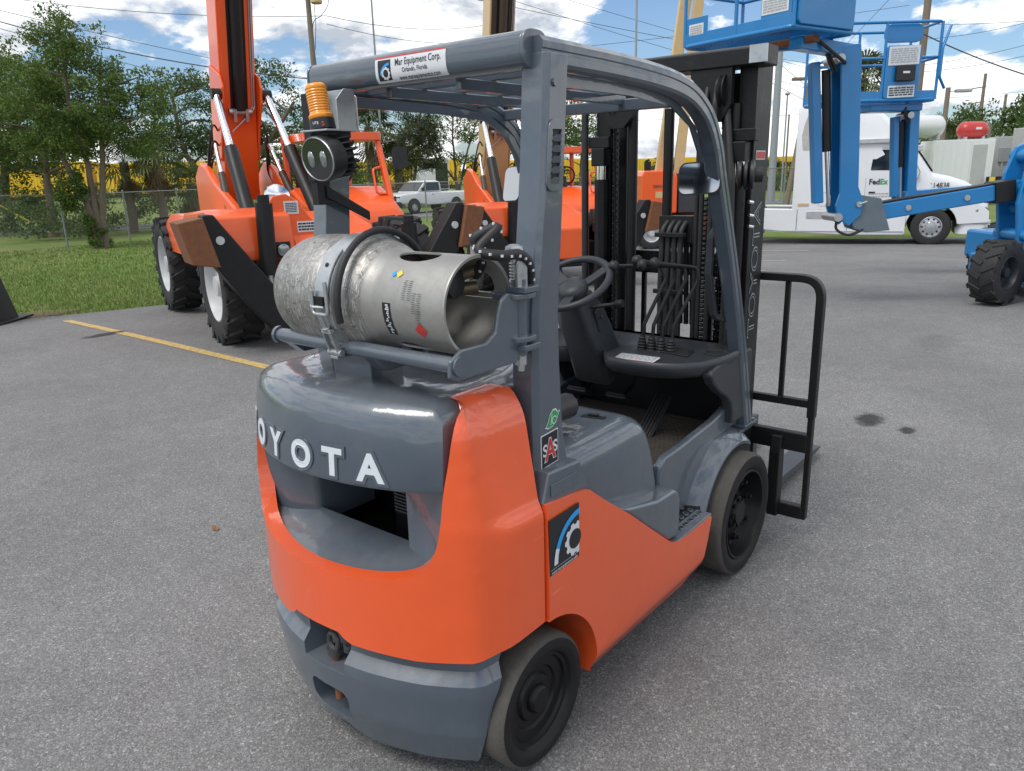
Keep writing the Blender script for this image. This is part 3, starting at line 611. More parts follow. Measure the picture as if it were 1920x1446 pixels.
mb = MB(); mb.bx(.105, .135, -.40, .40, .46, .96); mb.build('toe_board', M_BLACK, FK, sm=0)
# ---------------- dashboard, column, wheel, levers, pedals
dp = [(.13, .42), (.13, -.425), (.05, -.455), (-.06, -.460), (-.16, -.452), (-.26, -.425), (-.335, -.36), (-.375, -.27), (-.385, -.17), (-.37, -.07), (-.33, -.02), (-.27, .02), (-.26, .16), (-.33, .22), (-.37, .30), (-.33, .40), (-.20, .45), (.05, .45)]
def dr(k, z): return [(.13-(.13-x)*k, y*k, z) for x, y in dp]
mb = MB(); mb.loft([dr(.86, .90), dr(.93, .908), dr(.98, .93), dr(1.0, .952), dr(1.0, .968), dr(.985, .976), dr(.96, .974), dr(.945, .966)])
dash = mb.build('dashboard', M_PLASTIC, FK, sm=50)
mb = MB(); mb.bx(.0, .12, -.385, -.30, .9645, .970); mb.prism([(-.075, -.30), (-.18, -.32), (-.16, -.185), (-.05, -.18)], 'z', .9655, .973); mb.build('dash_tray', M_BLACKPL, dash, sm=0, bev=.004)
mb = MB(); mb.lathe([(.048, 0), (.048, .008), (.040, .008), (.038, -.03)], (-.06, -.385, .966), (0, 0, 1), 22, cap=False); mb.build('cup_holder', M_PLASTIC, dash, sm=50)
mb = MB(); mb.cyl((-.06, -.385, .962), (-.06, -.385, .9675), .038, n=20); mb.build('cup_holder_well', M_BLACKPL, dash)
CP = plane((-.325, -.17, .974), (.06, -1, 0), (1, .06, .08))
mb = MB(); surf(mb, rrect(-.085, .085, -.04, .04, .004), CP, th=.002, off=.001); cp = mb.build('caution_plate', M_DECALW, dash, sm=0)
mb = MB(); surf(mb, [(-.083, -.038), (.083, -.038), (.083, -.030), (-.083, -.030)], CP, th=0, off=.002); mb.build('red_stripe', M_DECALR, cp, sm=0)
mb = MB()
for r in range(5):
    u = -.08
    while u < .075:
        w = random.uniform(.012, .03); surf(mb, [(u, .03-r*.012), (min(u+w, .08), .03-r*.012), (min(u+w, .08), .033-r*.012), (u, .033-r*.012)], CP, th=0, off=.002); u += w+.004
mb.build('caution_print', M_PLASTIC, cp, sm=0)
# cowl sides: the curved cheeks running down from the dashboard to the sills
for sg in (-1, 1):
    mb = MB(); mb.prism([(.17, .955), (-.10, .955), (-.19, .948), (-.225, .935), (-.235, .915), (-.20, .872), (-.14, .830), (-.07, .792), (-.03, .758), (-.014, .72), (-.008, .66), (.17, .66)], 'y', sg*.452, sg*.405)
    mb.build('cowl_side', M_PLASTIC, FK, sm=45, bev=.01, seg=3)
mb = MB(); A0, A1 = Vector((-.165, .10, .86)), Vector((-.36, .10, 1.20))
def rq(c, ax, w, h, r):
    a = Vector((0, 1, 0)); b = Vector(ax).cross(a).normalized(); return [c+a*u+b*v for u, v in rrect(-w, w, -h, h, r, 4)]
ax = (A1-A0).normalized(); mb.loft([rq(A0-ax*.02, ax, .085, .075, .03), rq(A0, ax, .095, .085, .03), rq(A0.lerp(A1, .35), ax, .085, .085, .03), rq(A0.lerp(A1, .75), ax, .075, .08, .03), rq(A1, ax, .06, .06, .03)])
col = mb.build('steering_column', M_PLASTIC, FK, sm=40)
mb = MB(); mb.cyl((-.345, .035, 1.165), (-.33, -.075, 1.185), .008, n=8); mb.cyl((-.33, -.075, 1.185), (-.327, -.105, 1.19), .016, n=10); mb.build('column_switch', M_BLACKPL, col)
mb = MB(); mb.box((-.30, .02, 1.11), (.05, .012, .10), (0, -.4, 0)); mb.cyl((-.30, .014, 1.12), (-.30, .006, 1.12), .010, n=10); mb.build('ignition_panel', M_PLASTIC, col, bev=.003)
# steering wheel
wc = Vector((-.395, .10, 1.265)); wa = Vector((-.50, 0, .86)).normalized(); e1 = Vector((0, 1, 0)); e2 = wa.cross(e1).normalized()
mb = MB(); ring = [wc+(e1*math.cos(a)+e2*math.sin(a))*.163 for a in np.linspace(0, 2*PI, 49)[:-1]]; mb.tube(ring, .0145, 10, closed=True)
sw = mb.build('steering_wheel', M_PLASTIC, FK, sm=60)
mb = MB(); ho = wc-wa*.035
mb.lathe([(.055, -.02), (.066, 0), (.060, .022), (.035, .034)], ho, wa, 24)
for a in (1.9, 3.9, 5.8):
    d = e1*math.cos(a)+e2*math.sin(a); mb.sweep([ho+d*.03, ho+d*.10+wa*.018, wc+d*.158], [(-.022, -.006), (.022, -.006), (.022, .006), (-.022, .006)], wa)
mb.build('wheel_hub', M_PLASTIC, sw, sm=50)
# control levers
for k, (kx, ky, kz, bend) in enumerate(((-.30, -.045, 1.33, .05), (-.26, -.128, 1.352, .02), (-.27, -.157, 1.338, .04), (-.25, -.200, 1.345, .07))):
    by = -.085-.045*k; b0 = (-.13, by, .965)
    mb = MB(); mb.tube(fillet([b0, (-.125, by-.005, 1.07), (-.06, by-.055-bend*.3, 1.26), (-.06, ky-.06-bend*.4, 1.312), (kx, ky, kz)], .03, 5), .0085, 8); lv = mb.build('control_lever', M_BLACKPL, FK, sm=60)
    mb = MB(); mb.sph((kx, ky, kz), .023, 14, (1, 1, 1.02)); mb.build('lever_knob', M_BLACKPL, lv, sm=60)
    mb = MB(); mb.lathe([(.026, -.012)]+[(.026-.0012*i-(.005 if i % 2 else 0), .006*i) for i in range(10)]+[(.009, .06)], b0, (0, 0, 1), 14); mb.build('lever_boot', M_HOSE, lv, sm=30)
for (px, py, pz) in ((-.105, .25, .715), (-.10, .045, .715)):
    mb = MB(); mb.box((px, py, pz), (.075, .105, .014), (0, .5, 0)); pd = mb.build('pedal', M_HOSE, FK, bev=.006)
    mb = MB(); mb.tube(fillet([(px+.02, py, pz), (px+.10, py-.01, pz+.03), (px+.16, py-.02, pz+.15)], .05), .008, 8); mb.build('pedal_arm', M_BLACK, pd)
    mb = MB()
    for r in range(7): mb.box((px-.03*math.cos(.5)+r*.01*math.cos(.5), py, pz+.012+.03*math.sin(.5)-r*.01*math.sin(.5)), (.004, .092, .005), (0, .5, 0))
    mb.build('pedal_tread', M_HOSE, pd)
mb = MB(); mb.box((-.16, -.165, .685), (.235, .078, .013), (0, -.66, 0)); ac = mb.build('accelerator_pedal', M_BLACKPL, FK, bev=.004)
mb = MB()
for r in range(5): mb.box((-.16-.005, -.195+r*.015, .6925), (.23, .006, .006), (0, -.66, 0))
mb.build('accelerator_rib', M_HOSE, ac)
# seat: black bucket low behind the post
mb = MB(); mb.loft([rr3(-1.20, -.93, .21, .885, .05), rr3(-1.21, -.89, .23, .92, .07), rr3(-1.21, -.88, .235, .97, .08), rr3(-1.20, -.90, .215, 1.0, .08), rr3(-1.15, -.95, .16, 1.01, .06)])
seat = mb.build('seat', M_BLACKPL, FK, sm=50)
mb = MB(); mb.loft([[(x-1.19-(z-1.0)*.25, y, z) for x, y in rrect(-.045, .045, -w, w, .04, 4)] for z, w in ((.98, .2), (1.05, .225), (1.16, .22), (1.25, .19), (1.28, .15))]); mb.build('seat_back', M_BLACKPL, seat, sm=50)
mb = MB(); mb.tube([(-1.0, .30, .96), (-.9, .30, .97), (-.78, .30, .965)], .045, 10); mb.build('hip_restraint', M_BLACKPL, seat, sm=60); mb = MB(); mb.tube([(-1.10, -.28, .955), (-1.02, -.28, .965), (-.965, -.28, .96)], .042, 10); mb.build('hip_restraint', M_BLACKPL, seat, sm=60)
# ---------------- overhead guard
BX, BZ, BR = -1.305, 1.995, .047
mb = MB(); SQ = lambda a: (abs(math.cos(a))**3+abs(math.sin(a))**3)**(-1/3)
sec = [(BR*1.06*math.cos(a)*SQ(a), BR*.97*math.sin(a)*SQ(a)) for a in np.linspace(0, 2*PI, 45)[:-1]]
mb.loft([[(BX+u, y, BZ+w) for u, w in sec] for y in (-.418, .418)]); guard = mb.build('guard_rear_beam', M_GREY, FK, sm=40, bev=.006)
for y in (-.421, .421):
    mb = MB(); mb.loft([[(BX+u*k, y+d, BZ+w*k) for u, w in sec] for k, d in ((1.0, -.004), (1.025, -.002), (1.025, .002), (1.0, .004))]); mb.build('beam_end_rim', M_GREY, guard)
def cylmap(u, v, off=0.):
    a = PI+.12-v/BR*.92; q = SQ(a); return (BX+(1.06*BR*q+off)*math.cos(a), -u, BZ+(.97*BR*q+off)*math.sin(a))
u0 = .03; LW, LH = .138, .036
mb = MB(); surf(mb, [(u0-LW, -LH), (u0+LW, -LH), (u0+LW, LH), (u0-LW, LH)], cylmap, sv=.006, su=.05, th=.001, off=.0015); lab = mb.build('company_label', M_DECALW, guard, sm=60)
mb = MB(); surf(mb, [(u0-LW, LH-.0035), (u0+LW, LH-.0035), (u0+LW, LH), (u0-LW, LH)], cylmap, su=.05, sv=.003, th=0, off=.0025); mb.build('red_edge', M_DECALR, lab, sm=0)
mb = MB(); lx = u0-LW+.038
surf(mb, [(lx-.026, -.028), (lx+.026, -.028), (lx+.026, .028), (lx-.026, .028)], cylmap, sv=.005, th=0, off=.0022)
put_text(mb, 'Mar Equipment Corp.', .0265, cylmap, u0+.032, .0165, lift=.0024, off=.006, sx=.76); put_text(mb, 'Orlando, Florida', .0175, cylmap, u0+.02, -.006, lift=.0024, off=.006, sx=.84); put_text(mb, 'www.marequipmentco.com', .0185, cylmap, u0+.034, -.026, lift=.0024, off=.006, sx=.76)
mb.build('label_print', M_DECALK, lab, sm=0)
mb = MB(); surf(mb, arc_band(lx+.022, -.022, .034, .041, 90, 165, 12), cylmap, sv=.006, th=0, off=.0034); mb.build('label_arc', M_DECALB, lab, sm=0)
mb = MB(); surf(mb, gear(lx+.006, -.009, .018, 9, .84), cylmap, holes=[circ(lx+.006, -.009, .0105, 14)], sv=.006, th=0, off=.0034); mb.build('label_gear', M_DECALW, lab, sm=0)
for sg in (-1, 1):
    path = [(-1.315, sg*.425, 1.990), (-.98, sg*.428, 1.985), (-.70, sg*.43, 1.972), (-.53, sg*.43, 1.951), (-.42, sg*.43, 1.915), (-.33, sg*.43, 1.855), (-.265, sg*.43, 1.765), (-.222, sg*.43, 1.66), (-.06, sg*.43, 1.29), (.06, sg*.43, .96), (.165, sg*.43, .61)]
    path = spline(path, 5)
    sec = [(-.030, -.026), (-.022, -.034), (.022, -.034), (.030, -.026), (.030, -.006), (.026, -.003), (.026, .003), (.030, .006), (.030, .022), (.020, .034), (-.020, .034), (-.030, .022), (-.030, .006), (-.026, .003), (-.026, -.003), (-.030, -.006)]
    mb = MB(); mb.sweep(path, sec, (.3, 0, 1)); pl = mb.build('guard_side_beam', M_GREY, FK, sm=38)
    mb = MB(); mb.bx(.12, .24, min(sg*.395, sg*.462), max(sg*.395, sg*.462), .602, .618); mb.build('pillar_foot', M_GREY, pl, sm=0, bev=.004)
    mb = MB(); mb.cyl((.218, sg*.45, .61), (.218, sg*.45, .628), .011, n=8); mb.cyl((.14, sg*.45, .61), (.14, sg*.45, .628), .011, n=8); mb.build('foot_bolt', M_GREY, pl)
    # inner gusset web seen under the roof
    mb = MB(); mb.prism([(-1.28, 1.955), (-.75, 1.945), (-.52, 1.925), (-.36, 1.84), (-.29, 1.74), (-.30, 1.72), (-.40, 1.84), (-.55, 1.90), (-.8, 1.915), (-1.28, 1.92)], 'y', sg*.405, sg*.398); mb.build('guard_web', M_GREY, pl, sm=0)
for k, x in enumerate((-1.13, -.95, -.76, -.575)):
    mb = MB(); mb.bx(x-.011, x+.011, -.405, .405, 1.957-.012*(k == 3), 1.997-.012*(k == 3)); mb.build('roof_bar', M_GREY, FK, sm=0, bev=.004)
mb = MB(); mb.bx(-.42, -.385, -.41, .41, 1.905, 1.945); mb.build('roof_bar', M_GREY, FK, sm=0, bev=.004)
for y in (-.14, .14):
    mb = MB(); mb.bx(-1.28, -.40, y-.01, y+.01, 1.925, 1.956); mb.build('roof_stringer', M_GREY, FK, sm=0, bev=.003)
# rear posts
zz = [.86, 1.0, 1.2, 1.34, 1.52, 1.7, 1.85, 1.985]
xr = [-1.392, -1.390, -1.388, -1.383, -1.362, -1.340, -1.328, -1.318]; xf_ = [-1.232, -1.262, -1.275, -1.278, -1.262, -1.246, -1.234, -1.224]
for sg in (-1, 1):
    rings = []
    for z, a, b in zip(zz, xr, xf_):
        rings.append([(a+.014, sg*.470, z), (b-.006, sg*.470, z), (b, sg*.464, z), (b, sg*.392, z), (a, sg*.392, z), (a, sg*.456, z)])
    mb = MB(); mb.loft(rings); post = mb.build('rear_post', M_GREY, FK, sm=30, bev=.003)
    mb = MB(); mb.prism([(-1.416, .825), (-1.19, .806), (-1.205, .835), (-1.225, .87), (-1.232, .905), (-1.385, .915), (-1.40, .87)], 'y', sg*.508, sg*.38); ft = mb.build('post_foot', M_GREY, post, sm=0, bev=.008, seg=3)
    mb = MB(); mb.bx(-1.382, -1.262, min(sg*.5085, sg*.5110), max(sg*.5085, sg*.5110), .842, .878); mb.build('foot_panel', M_GREY, ft, sm=0, bev=.002)
    mb = MB(); mb.cyl((-1.29, sg*.468, 1.915), (-1.29, sg*.476, 1.915), .010, n=8); mb.build('post_bolt', M_GREY, post)
    if sg < 0:
        VF = plane((-1.292, -.470, 1.745), (1, 0, 0), (.10, 0, 1))
        def vq(u, v, off=0.): return VF(u, v, off)
        slots = []
        for k in range(5):
            z = .052-k*.026; slots.append([(-.016, z-.009), (.016, z-.009), (.02, z+.007), (-.02, z+.007)])
        mb = MB(); surf(mb, rrect(-.034, .034, -.092, .085, .024), vq, holes=slots, th=.006, off=.006); vp = mb.build('louvre_plate', M_GREY, post, sm=30, bev=.0015)
        mb = MB()
        for q in slots: surf(mb, q, vq, th=.001, off=.0012)
        mb.build('louvre_slot', M_BLACK, vp, sm=0)
        for q in slots:
            mb = MB(); z = q[0][1]
            P = [VF(-.020, z-.002, .006), VF(.020, z-.002, .006), VF(.014, z+.004, .012), VF(-.014, z+.004, .012), VF(-.016, z-.013, .006), VF(.016, z-.013, .006)]
            mb.add(P, [(0, 1, 2, 3), (4, 0, 3), (1, 5, 2), (4, 3, 2, 5)]); mb.build('louvre_lip', M_GREY, vp, sm=0)
        SF = plane((-1.333, -.4705, .962), (1, 0, .06), (0, 0, 1))
        mb = MB(); surf(mb, rrect(-.040, .040, -.049, .049, .003), SF, th=.001, off=.0015); sas = mb.build('square_sticker', M_DECALW, post, sm=0)
        mb = MB(); surf(mb, rrect(-.037, .037, -.046, .046, .003), SF, th=0, off=.0025); mb.build('sticker_ground', M_DECALK, sas, sm=0)
        mb = MB(); put_text(mb, 'S', .048, SF, -.023, 0, lift=.0032, off=.02); put_text(mb, 'S', .048, SF, .024, 0, lift=.0032, off=.02); put_text(mb, 'A', .085, SF, 0, -.003, lift=.0036, off=.055, sx=.8); mb.build('sticker_letters', M_DECALW, sas, sm=0)
        mb = MB(); put_text(mb, 'A', .085, SF, 0, -.003, lift=.0046, off=.022, sx=.8); mb.build('sticker_red_letter', M_DECALR, sas, sm=0)
        leaf = [(-.034, -.018), (-.02, -.004), (-.012, .016), (.004, .027), (.018, .025), (.026, .013), (.036, .016), (.026, .0), (.018, -.012), (.0, -.023), (-.02, -.024)]
        SG = plane((-1.318, -.4705, 1.045), (1, 0, .06), (0, 0, 1))
        mb = MB(); surf(mb, leaf, SG, th=.001, off=.0015); lf = mb.build('leaf_sticker', M_DECALW, post, sm=0)
        mb = MB(); surf(mb, [(a*.86-.001, b*.86) for a, b in leaf], SG, th=0, off=.0026); mb.build('leaf_green', M_DECALG, lf, sm=0)
        mb = MB(); surf(mb, arc_band(.006, -.004, .009, .012, 30, 330, 12), SG, th=0, off=.0036); surf(mb, [(-.012, -.014), (-.009, -.014), (-.003, .018), (-.006, .018)], SG, th=0, off=.0036); mb.build('leaf_print', M_DECALW, lf, sm=0)
# ---------------- wheels
def wheel(x, sg, r, w, yo, rr, rear):
    mb = MB(); s = sg
    # tyre: tread (material 1) and sidewalls (material 0)
    prof_in = [(rr, yo-.012), (rr+.010, yo-.004), (r-.035, yo), (r-.014, yo-.004)]
    a = [(q, s*t) for q, t in prof_in]; b = [(q, s*t) for q, t in [(r-.014, yo-.004), (r-.004, yo-.012), (r, yo-.026), (r, yo-w+.026), (r-.004, yo-w+.012), (r-.014, yo-w+.004)]]
    c_ = [(q, s*t) for q, t in [(r-.014, yo-w+.004), (r-.04, yo-w), (rr, yo-w+.01)]]
    mb.lathe(a, (x, 0, r), (0, 1, 0), 56, 0, False); mb.lathe(b, (x, 0, r), (0, 1, 0), 56, 1, False); mb.lathe(c_, (x, 0, r), (0, 1, 0), 56, 0, False)
    wt = bpy.data.objects.new('wheel', None); COL.objects.link(wt); wt.parent = FK
    mb.build('tyre', [M_SIDEWALL, M_TREAD], wt, sm=40)
    mb = MB()
    if rear:
        pr = [(rr, yo-.012), (rr-.006, yo-.022), (rr-.016, yo-.024), (rr-.020, yo-.034), (rr-.05, yo-.036), (rr-.055, yo-.044), (.075, yo-.046), (.068, yo-.036), (.045, yo-.034), (.042, yo-.020), (.036, yo-.014), (.001, yo-.012)]
        mb.lathe([(q, s*t) for q, t in pr], (x, 0, r), (0, 1, 0), 44, cap=False); mb.build('rim', M_RIM, wt, sm=35)
    else:
        pr = [(rr, yo-.010), (rr-.004, yo-.004), (rr-.012, yo-.006), (rr-.016, yo-.022), (rr-.022, yo-.06), (rr-.035, yo-.085), (.120, yo-.088), (.112, yo-.075), (.075, yo-.070), (.070, yo-.045), (.055, yo-.042), (.050, yo-.028), (.001, yo-.026)]
        mb.lathe([(q, s*t) for q, t in pr], (x, 0, r), (0, 1, 0), 44, cap=False); rm = mb.build('rim', M_RIM, wt, sm=35)
        for k in range(8):
            a = 2*PI*k/8+.2; px, pz = x+.135*math.cos(a), r+.135*math.sin(a)
            mb = MB(); mb.cyl((px, s*(yo-.09), pz), (px, s*(yo-.052), pz), .016, n=6); mb.cyl((px, s*(yo-.055), pz), (px, s*(yo-.036), pz), .009, n=8); mb.box((px, s*(yo-.085), pz), (.05, .02, .045), (0, -a, 0)); mb.build('wheel_nut', M_BLACK, rm, bev=.002)
        for k in range(8):
            a = 2*PI*k/8; mb = MB(); mb.cyl((x+.060*math.cos(a), s*(yo-.05), r+.060*math.sin(a)), (x+.060*math.cos(a), s*(yo-.034), r+.060*math.sin(a)), .008, n=6); mb.build('hub_bolt', M_BLACK, rm)
for sg in (-1, 1):
    wheel(0, sg, .267, .178, .535, .198, False); wheel(-1.415, sg, .203, .127, .505, .148, True)
# ---------------- mast
for sg in (-1, 1):
    mb = MB(); y0, y1 = sg*.38, sg*.305
    C = [(.235, y0), (.40, y0), (.40, y1), (.375, y1), (.375, sg*.362), (.26, sg*.362), (.26, y1), (.235, y1)]
    mb.prism(C, 'z', .10, 2.10); rail = mb.build('mast_rail', M_MAST, FK, sm=0, bev=.003)
    mb = MB(); C = [(.265, sg*.30), (.37, sg*.30), (.37, sg*.235), (.345, sg*.235), (.345, sg*.282), (.29, sg*.282), (.29, sg*.235), (.265, sg*.235)]
    mb.prism(C, 'z', .12, 2.07); mb.build('inner_mast_rail', M_MAST, FK, sm=0, bev=.003)
    mb = MB(); mb.bx(.195, .235, min(sg*.40, sg*.29), max(sg*.40, sg*.29), 1.80, 1.85); mb.build('mast_bracket', M_MAST, rail, sm=0, bev=.004); mb = MB(); mb.bx(.20, .235, min(sg*.36, sg*.30), max(sg*.36, sg*.30), 1.1, 1.18); mb.build('mast_bracket', M_MAST, rail, sm=0, bev=.004)
    # lift cylinder
    mb = MB(); mb.cyl((.205, sg*.335, .2), (.205, sg*.335, 1.66), .031, n=18); lc = mb.build('lift_cylinder', M_MAST, FK, sm=40)
    mb = MB(); mb.cyl((.205, sg*.335, 1.66), (.205, sg*.335, 1.72), .025, n=18); mb.build('cylinder_rod', M_CHROME, lc)
    mb = MB(); mb.bx(.17, .24, min(sg*.37, sg*.30), max(sg*.37, sg*.30), 1.72, 1.80); mb.build('rod_head', M_MAST, lc, sm=0, bev=.005)
    # leaf chain: links told apart as small plates
    ch = bpy.data.objects.new('lift_chain', None); COL.objects.link(ch); ch.parent = FK
    mb = MB()
    for k in range(58):
        z = .42+k*.0285
        for j in range(3): mb.box((.215, sg*.262+(j-1)*.008, z+(k+j) % 2*.004), (.020, .004, .026))
        mb.cyl((.215, sg*.262-.016, z+.012), (.215, sg*.262+.016, z+.012), .0045, n=6)
    g = mb.build('chain_links', M_BLACK, ch, sm=0); g['kind'] = 'stuff'
mb = MB(); mb.prism([(.16, 2.085), (.30, 2.085), (.30, 2.16), (.19, 2.16), (.16, 2.15)], 'y', -.435, .435); xb = mb.build('mast_top_beam', M_MAST, FK, sm=0, bev=.006)
for y in (-.425, .395):
    mb = MB(); mb.bx(.150, .162, y-.02, y+.05, 2.09, 2.155); mb.build('worn_beam_end', M_STEEL, xb, sm=0)
mb = MB(); mb.prism([(-.30, 2.085), (-.12, 2.085), (-.12, 1.97), (-.20, 1.88), (-.26, 1.88), (-.30, 1.95)], 'x', .17, .20); mb.build('beam_gusset', M_MAST, xb, sm=0); mb = MB(); mb.prism([(.30, 2.085), (.12, 2.085), (.12, 1.97), (.20, 1.88), (.26, 1.88), (.30, 1.95)], 'x', .17, .20); mb.build('beam_gusset', M_MAST, xb, sm=0)
for z in (.30, 1.22):
    mb = MB(); mb.bx(.395, .42, -.33, .33, z, z+.10); mb.build('mast_crosspiece', M_MAST, FK, sm=0, bev=.004)
mb = MB(); mb.lathe([(.045, -.012), (.062, -.011), (.068, -.014), (.068, -.010), (.058, 0), (.068, .010), (.068, .014), (.062, .011), (.045, .012)], (.20, .262, 2.0), (0, 1, 0), 28); mb.build('chain_sheave', M_STEEL, FK, sm=40)
mb = MB(); mb.lathe([(.045, -.012), (.062, -.011), (.068, -.014), (.068, -.010), (.058, 0), (.068, .010), (.068, .014), (.062, .011), (.045, .012)], (.20, -.262, 2.0), (0, 1, 0), 28); mb.build('chain_sheave', M_BLACK, FK, sm=40)
# hoses and hose guide behind the cowl
hs = bpy.data.objects.new('hose_bundle', None); COL.objects.link(hs); hs.parent = FK
for k in range(4):
    y = -.015-.03*k; mb = MB(); mb.tube(fillet([(.16, y, .70), (.15, y, 1.20), (.16, y, 1.44), (.21, y-.01, 1.485), (.27, y, 1.46), (.30, y, 1.0)], .05, 6), .013, 8); mb.build('hose', M_HOSE, hs, sm=60)
mb = MB(); mb.bx(.13, .16, -.13, .01, 1.41, 1.43); mb.build('hose_clamp', M_BLACK, hs, sm=0, bev=.003); mb = MB(); mb.bx(.13, .145, -.135, .012, 1.16, 1.18); mb.build('hose_clamp', M_BLACK, hs, sm=0, bev=.003); mb = MB(); mb.bx(.19, .23, -.14, .02, 1.38, 1.50); mb.build('hose_clamp', M_BLACK, hs, sm=0, bev=.003)
for (y, x) in ((.415, .19), (-.16, .19), (-.245, .14), (-.20, .15)):
    mb = MB(); mb.tube(fillet([(x, y, .66), (x, y, 1.3), (x, y, 1.95), (x+.05, y*.95, 2.06)], .05), .011 if y < 0 else .017, 8); mb.build('hose', M_HOSE, hs, sm=60)
mb = MB(); mb.tube(fillet([(.10, -.36, .70), (.11, -.36, 1.2), (.14, -.33, 1.65), (.2, -.27, 1.95)], .1), .016, 8); mb.tube(fillet([(.12, -.33, .70), (.13, -.33, 1.2), (.17, -.30, 1.65), (.22, -.25, 1.95)], .1), .014, 8); mb.build('hose', M_HOSE, hs, sm=60)
for y in (-.30, .0, .18):
    mb = MB(); mb.cyl((.225, y, .5), (.225, y, 1.95), .022, n=12); mb.build('guide_rod', M_MAST, FK, sm=50)
mb = MB()
for k in range(40): mb.cyl((.20, -.205, .75+k*.021), (.20, -.165, .75+k*.021), .010, n=8)
g = mb.build('cable_chain', M_BLACKPL, FK, sm=40); g['kind'] = 'stuff'
# grab handle and mirrors, horn pods on the right front pillar
mb = MB(); mb.sweep(fillet([(-.10, -.395, 1.49), (-.125, -.375, 1.44), (-.125, -.37, 1.30), (-.06, -.37, 1.12), (.0, -.395, 1.10), (.02, -.41, 1.10)], .04, 5), [(-.012, -.014), (.012, -.014), (.012, .014), (-.012, .014)], (0, 1, 0)); mb.build('grab_handle', M_PLASTIC, FK, sm=40, bev=.004)
for (cx, cy, cz, ry, w, hh) in ((-.27, -.385, 1.665, .25, .078, .058), (-.27, .49, 1.655, -.25, .062, .075)):
    R = Matrix.Rotation(ry, 3, 'Z'); o = Vector((cx, cy, cz))
    F = lambda u, v, off=0., R=R, o=o: tuple(o+R@Vector((-off+v*.17, -u, v+u*.05)))
    mb = MB(); surf(mb, rrect(-w, w, -hh, hh, .028), F, th=.022, off=-.002); mir = mb.build('mirror', M_BLACKPL, FK, sm=40, bev=.006)
    mb = MB(); surf(mb, rrect(-w+.005, w-.005, -hh+.005, hh-.005, .025), F, th=.002, off=.0005); mb.build('mirror_glass', M_MIRROR, mir, sm=0)
    mb = MB(); sg = -1 if cy < 0 else 1; mb.tube([o+Vector((.02, 0, 0)), o+Vector((.05, -sg*.0, -.01)), Vector((-.17, sg*.44, cz-.04))], .010, 8); mb.sph(o+Vector((.03, 0, 0)), .026, 10); mb.build('mirror_arm', M_BLACKPL, mir, sm=60)
mb = MB()
for k, (rad, t) in enumerate(((.052, 0), (.055, .022), (.055, .044))): mb.lathe([(rad-.012, t), (rad, t+.004), (rad, t+.014), (rad-.012, t+.019)], (-.02, -.425-.0, 1.67), (.35, -1, 0), 20)
mb.cyl((-.02, -.42, 1.67), (.03, -.50, 1.67), .03, n=12); mb.build('horn', M_BLACKPL, FK, sm=35)
for z, x in ((1.505, .235), (1.46, .235), (1.56, .225)):
    mb = MB(); mb.cyl((x-.025, -.385, z), (x-.005, -.395, z-.004), .008, n=8); mb.build('hose_fitting', M_CHROME, FK)
# lettering on the mast rail
MT = plane((.318, -.3805, 1.26), (0, 0, 1), (-1, 0, 0))
mb = MB(); put_text(mb, 'TOYOTA', .105, MT, 0, 0, lift=.0012, off=.012, sx=1.35); mo = mb.build('mast_lettering', M_LETTER, FK, sm=0)
mb = MB(); put_text(mb, 'TOYOTA', .105, MT, 0, 0, lift=.0022, off=-.010, sx=1.35); mb.build('lettering_core', M_DECALK, mo, sm=0)
MW = plane((.31, -.3805, 1.745), (1, 0, 0), (0, 0, 1)); mb = MB(); surf(mb, rrect(-.05, .05, -.018, .018, .002), MW, th=.001, off=.0015); q = mb.build('warning_sticker', M_DECALW, FK, sm=0)
mb = MB(); surf(mb, [(-.046, -.014), (.046, -.014), (.046, .014), (-.046, .014)], MW, th=0, off=.0026); mb.build('sticker_red', M_DECALR, q, sm=0)
# ---------------- carriage, load backrest, forks
YS = -.13
ca = bpy.data.objects.new('carriage', None); COL.objects.link(ca); ca.parent = FK
mb = MB(); mb.bx(.425, .465, YS-.50, YS+.50, .43, .52); mb.build('carriage_bar', M_BLACK, ca, sm=0, bev=.006)
mb = MB(); mb.bx(.425, .465, YS-.50, YS+.50, .10, .165); mb.build('carriage_bar', M_BLACK, ca, sm=0, bev=.006)
for y in (-.37, -.05, .37):
    mb = MB(); mb.prism([(.40, .10), (.45, .10), (.45, .5), (.40, .5), (.385, .42), (.385, .18)], 'y', y+YS-.025, y+YS+.025); mb.build('carriage_upright', M_BLACK, ca, sm=0, bev=.005)
for sg in (-1, 1):
    mb = MB(); mb.bx(.43, .468, YS+sg*.505-.012, YS+sg*.505+.012, .10, .72); mb.build('backrest_plate', M_BLACK, ca, sm=0, bev=.004)
mb = MB(); mb.sweep(fillet([(.445, YS-.505, .60), (.445, YS-.505, 1.225), (.445, YS+.505, 1.225), (.445, YS+.505, .60)], .09, 8), [(-.017, -.021), (.017, -.021), (.017, .021), (-.017, .021)], (1, 0, 0)); br = mb.build('load_backrest', M_BLACK, FK, sm=40, bev=.004)
mb = MB(); mb.bx(.43, .46, YS-.49, YS+.49, .645, .68); mb.build('backrest_crossbar', M_BLACK, br, sm=0, bev=.003)
for y in (-.36, -.18, 0, .18, .36):
    mb = MB(); mb.bx(.434, .456, YS+y-.011, YS+y+.011, .68, 1.207); mb.build('backrest_bar', M_BLACK, br, sm=0, bev=.003)
M_FORK = mat('fork_steel', (.075, .08, .09), .4, metal=.3, var=.25, vscale=6, dirt=.4)
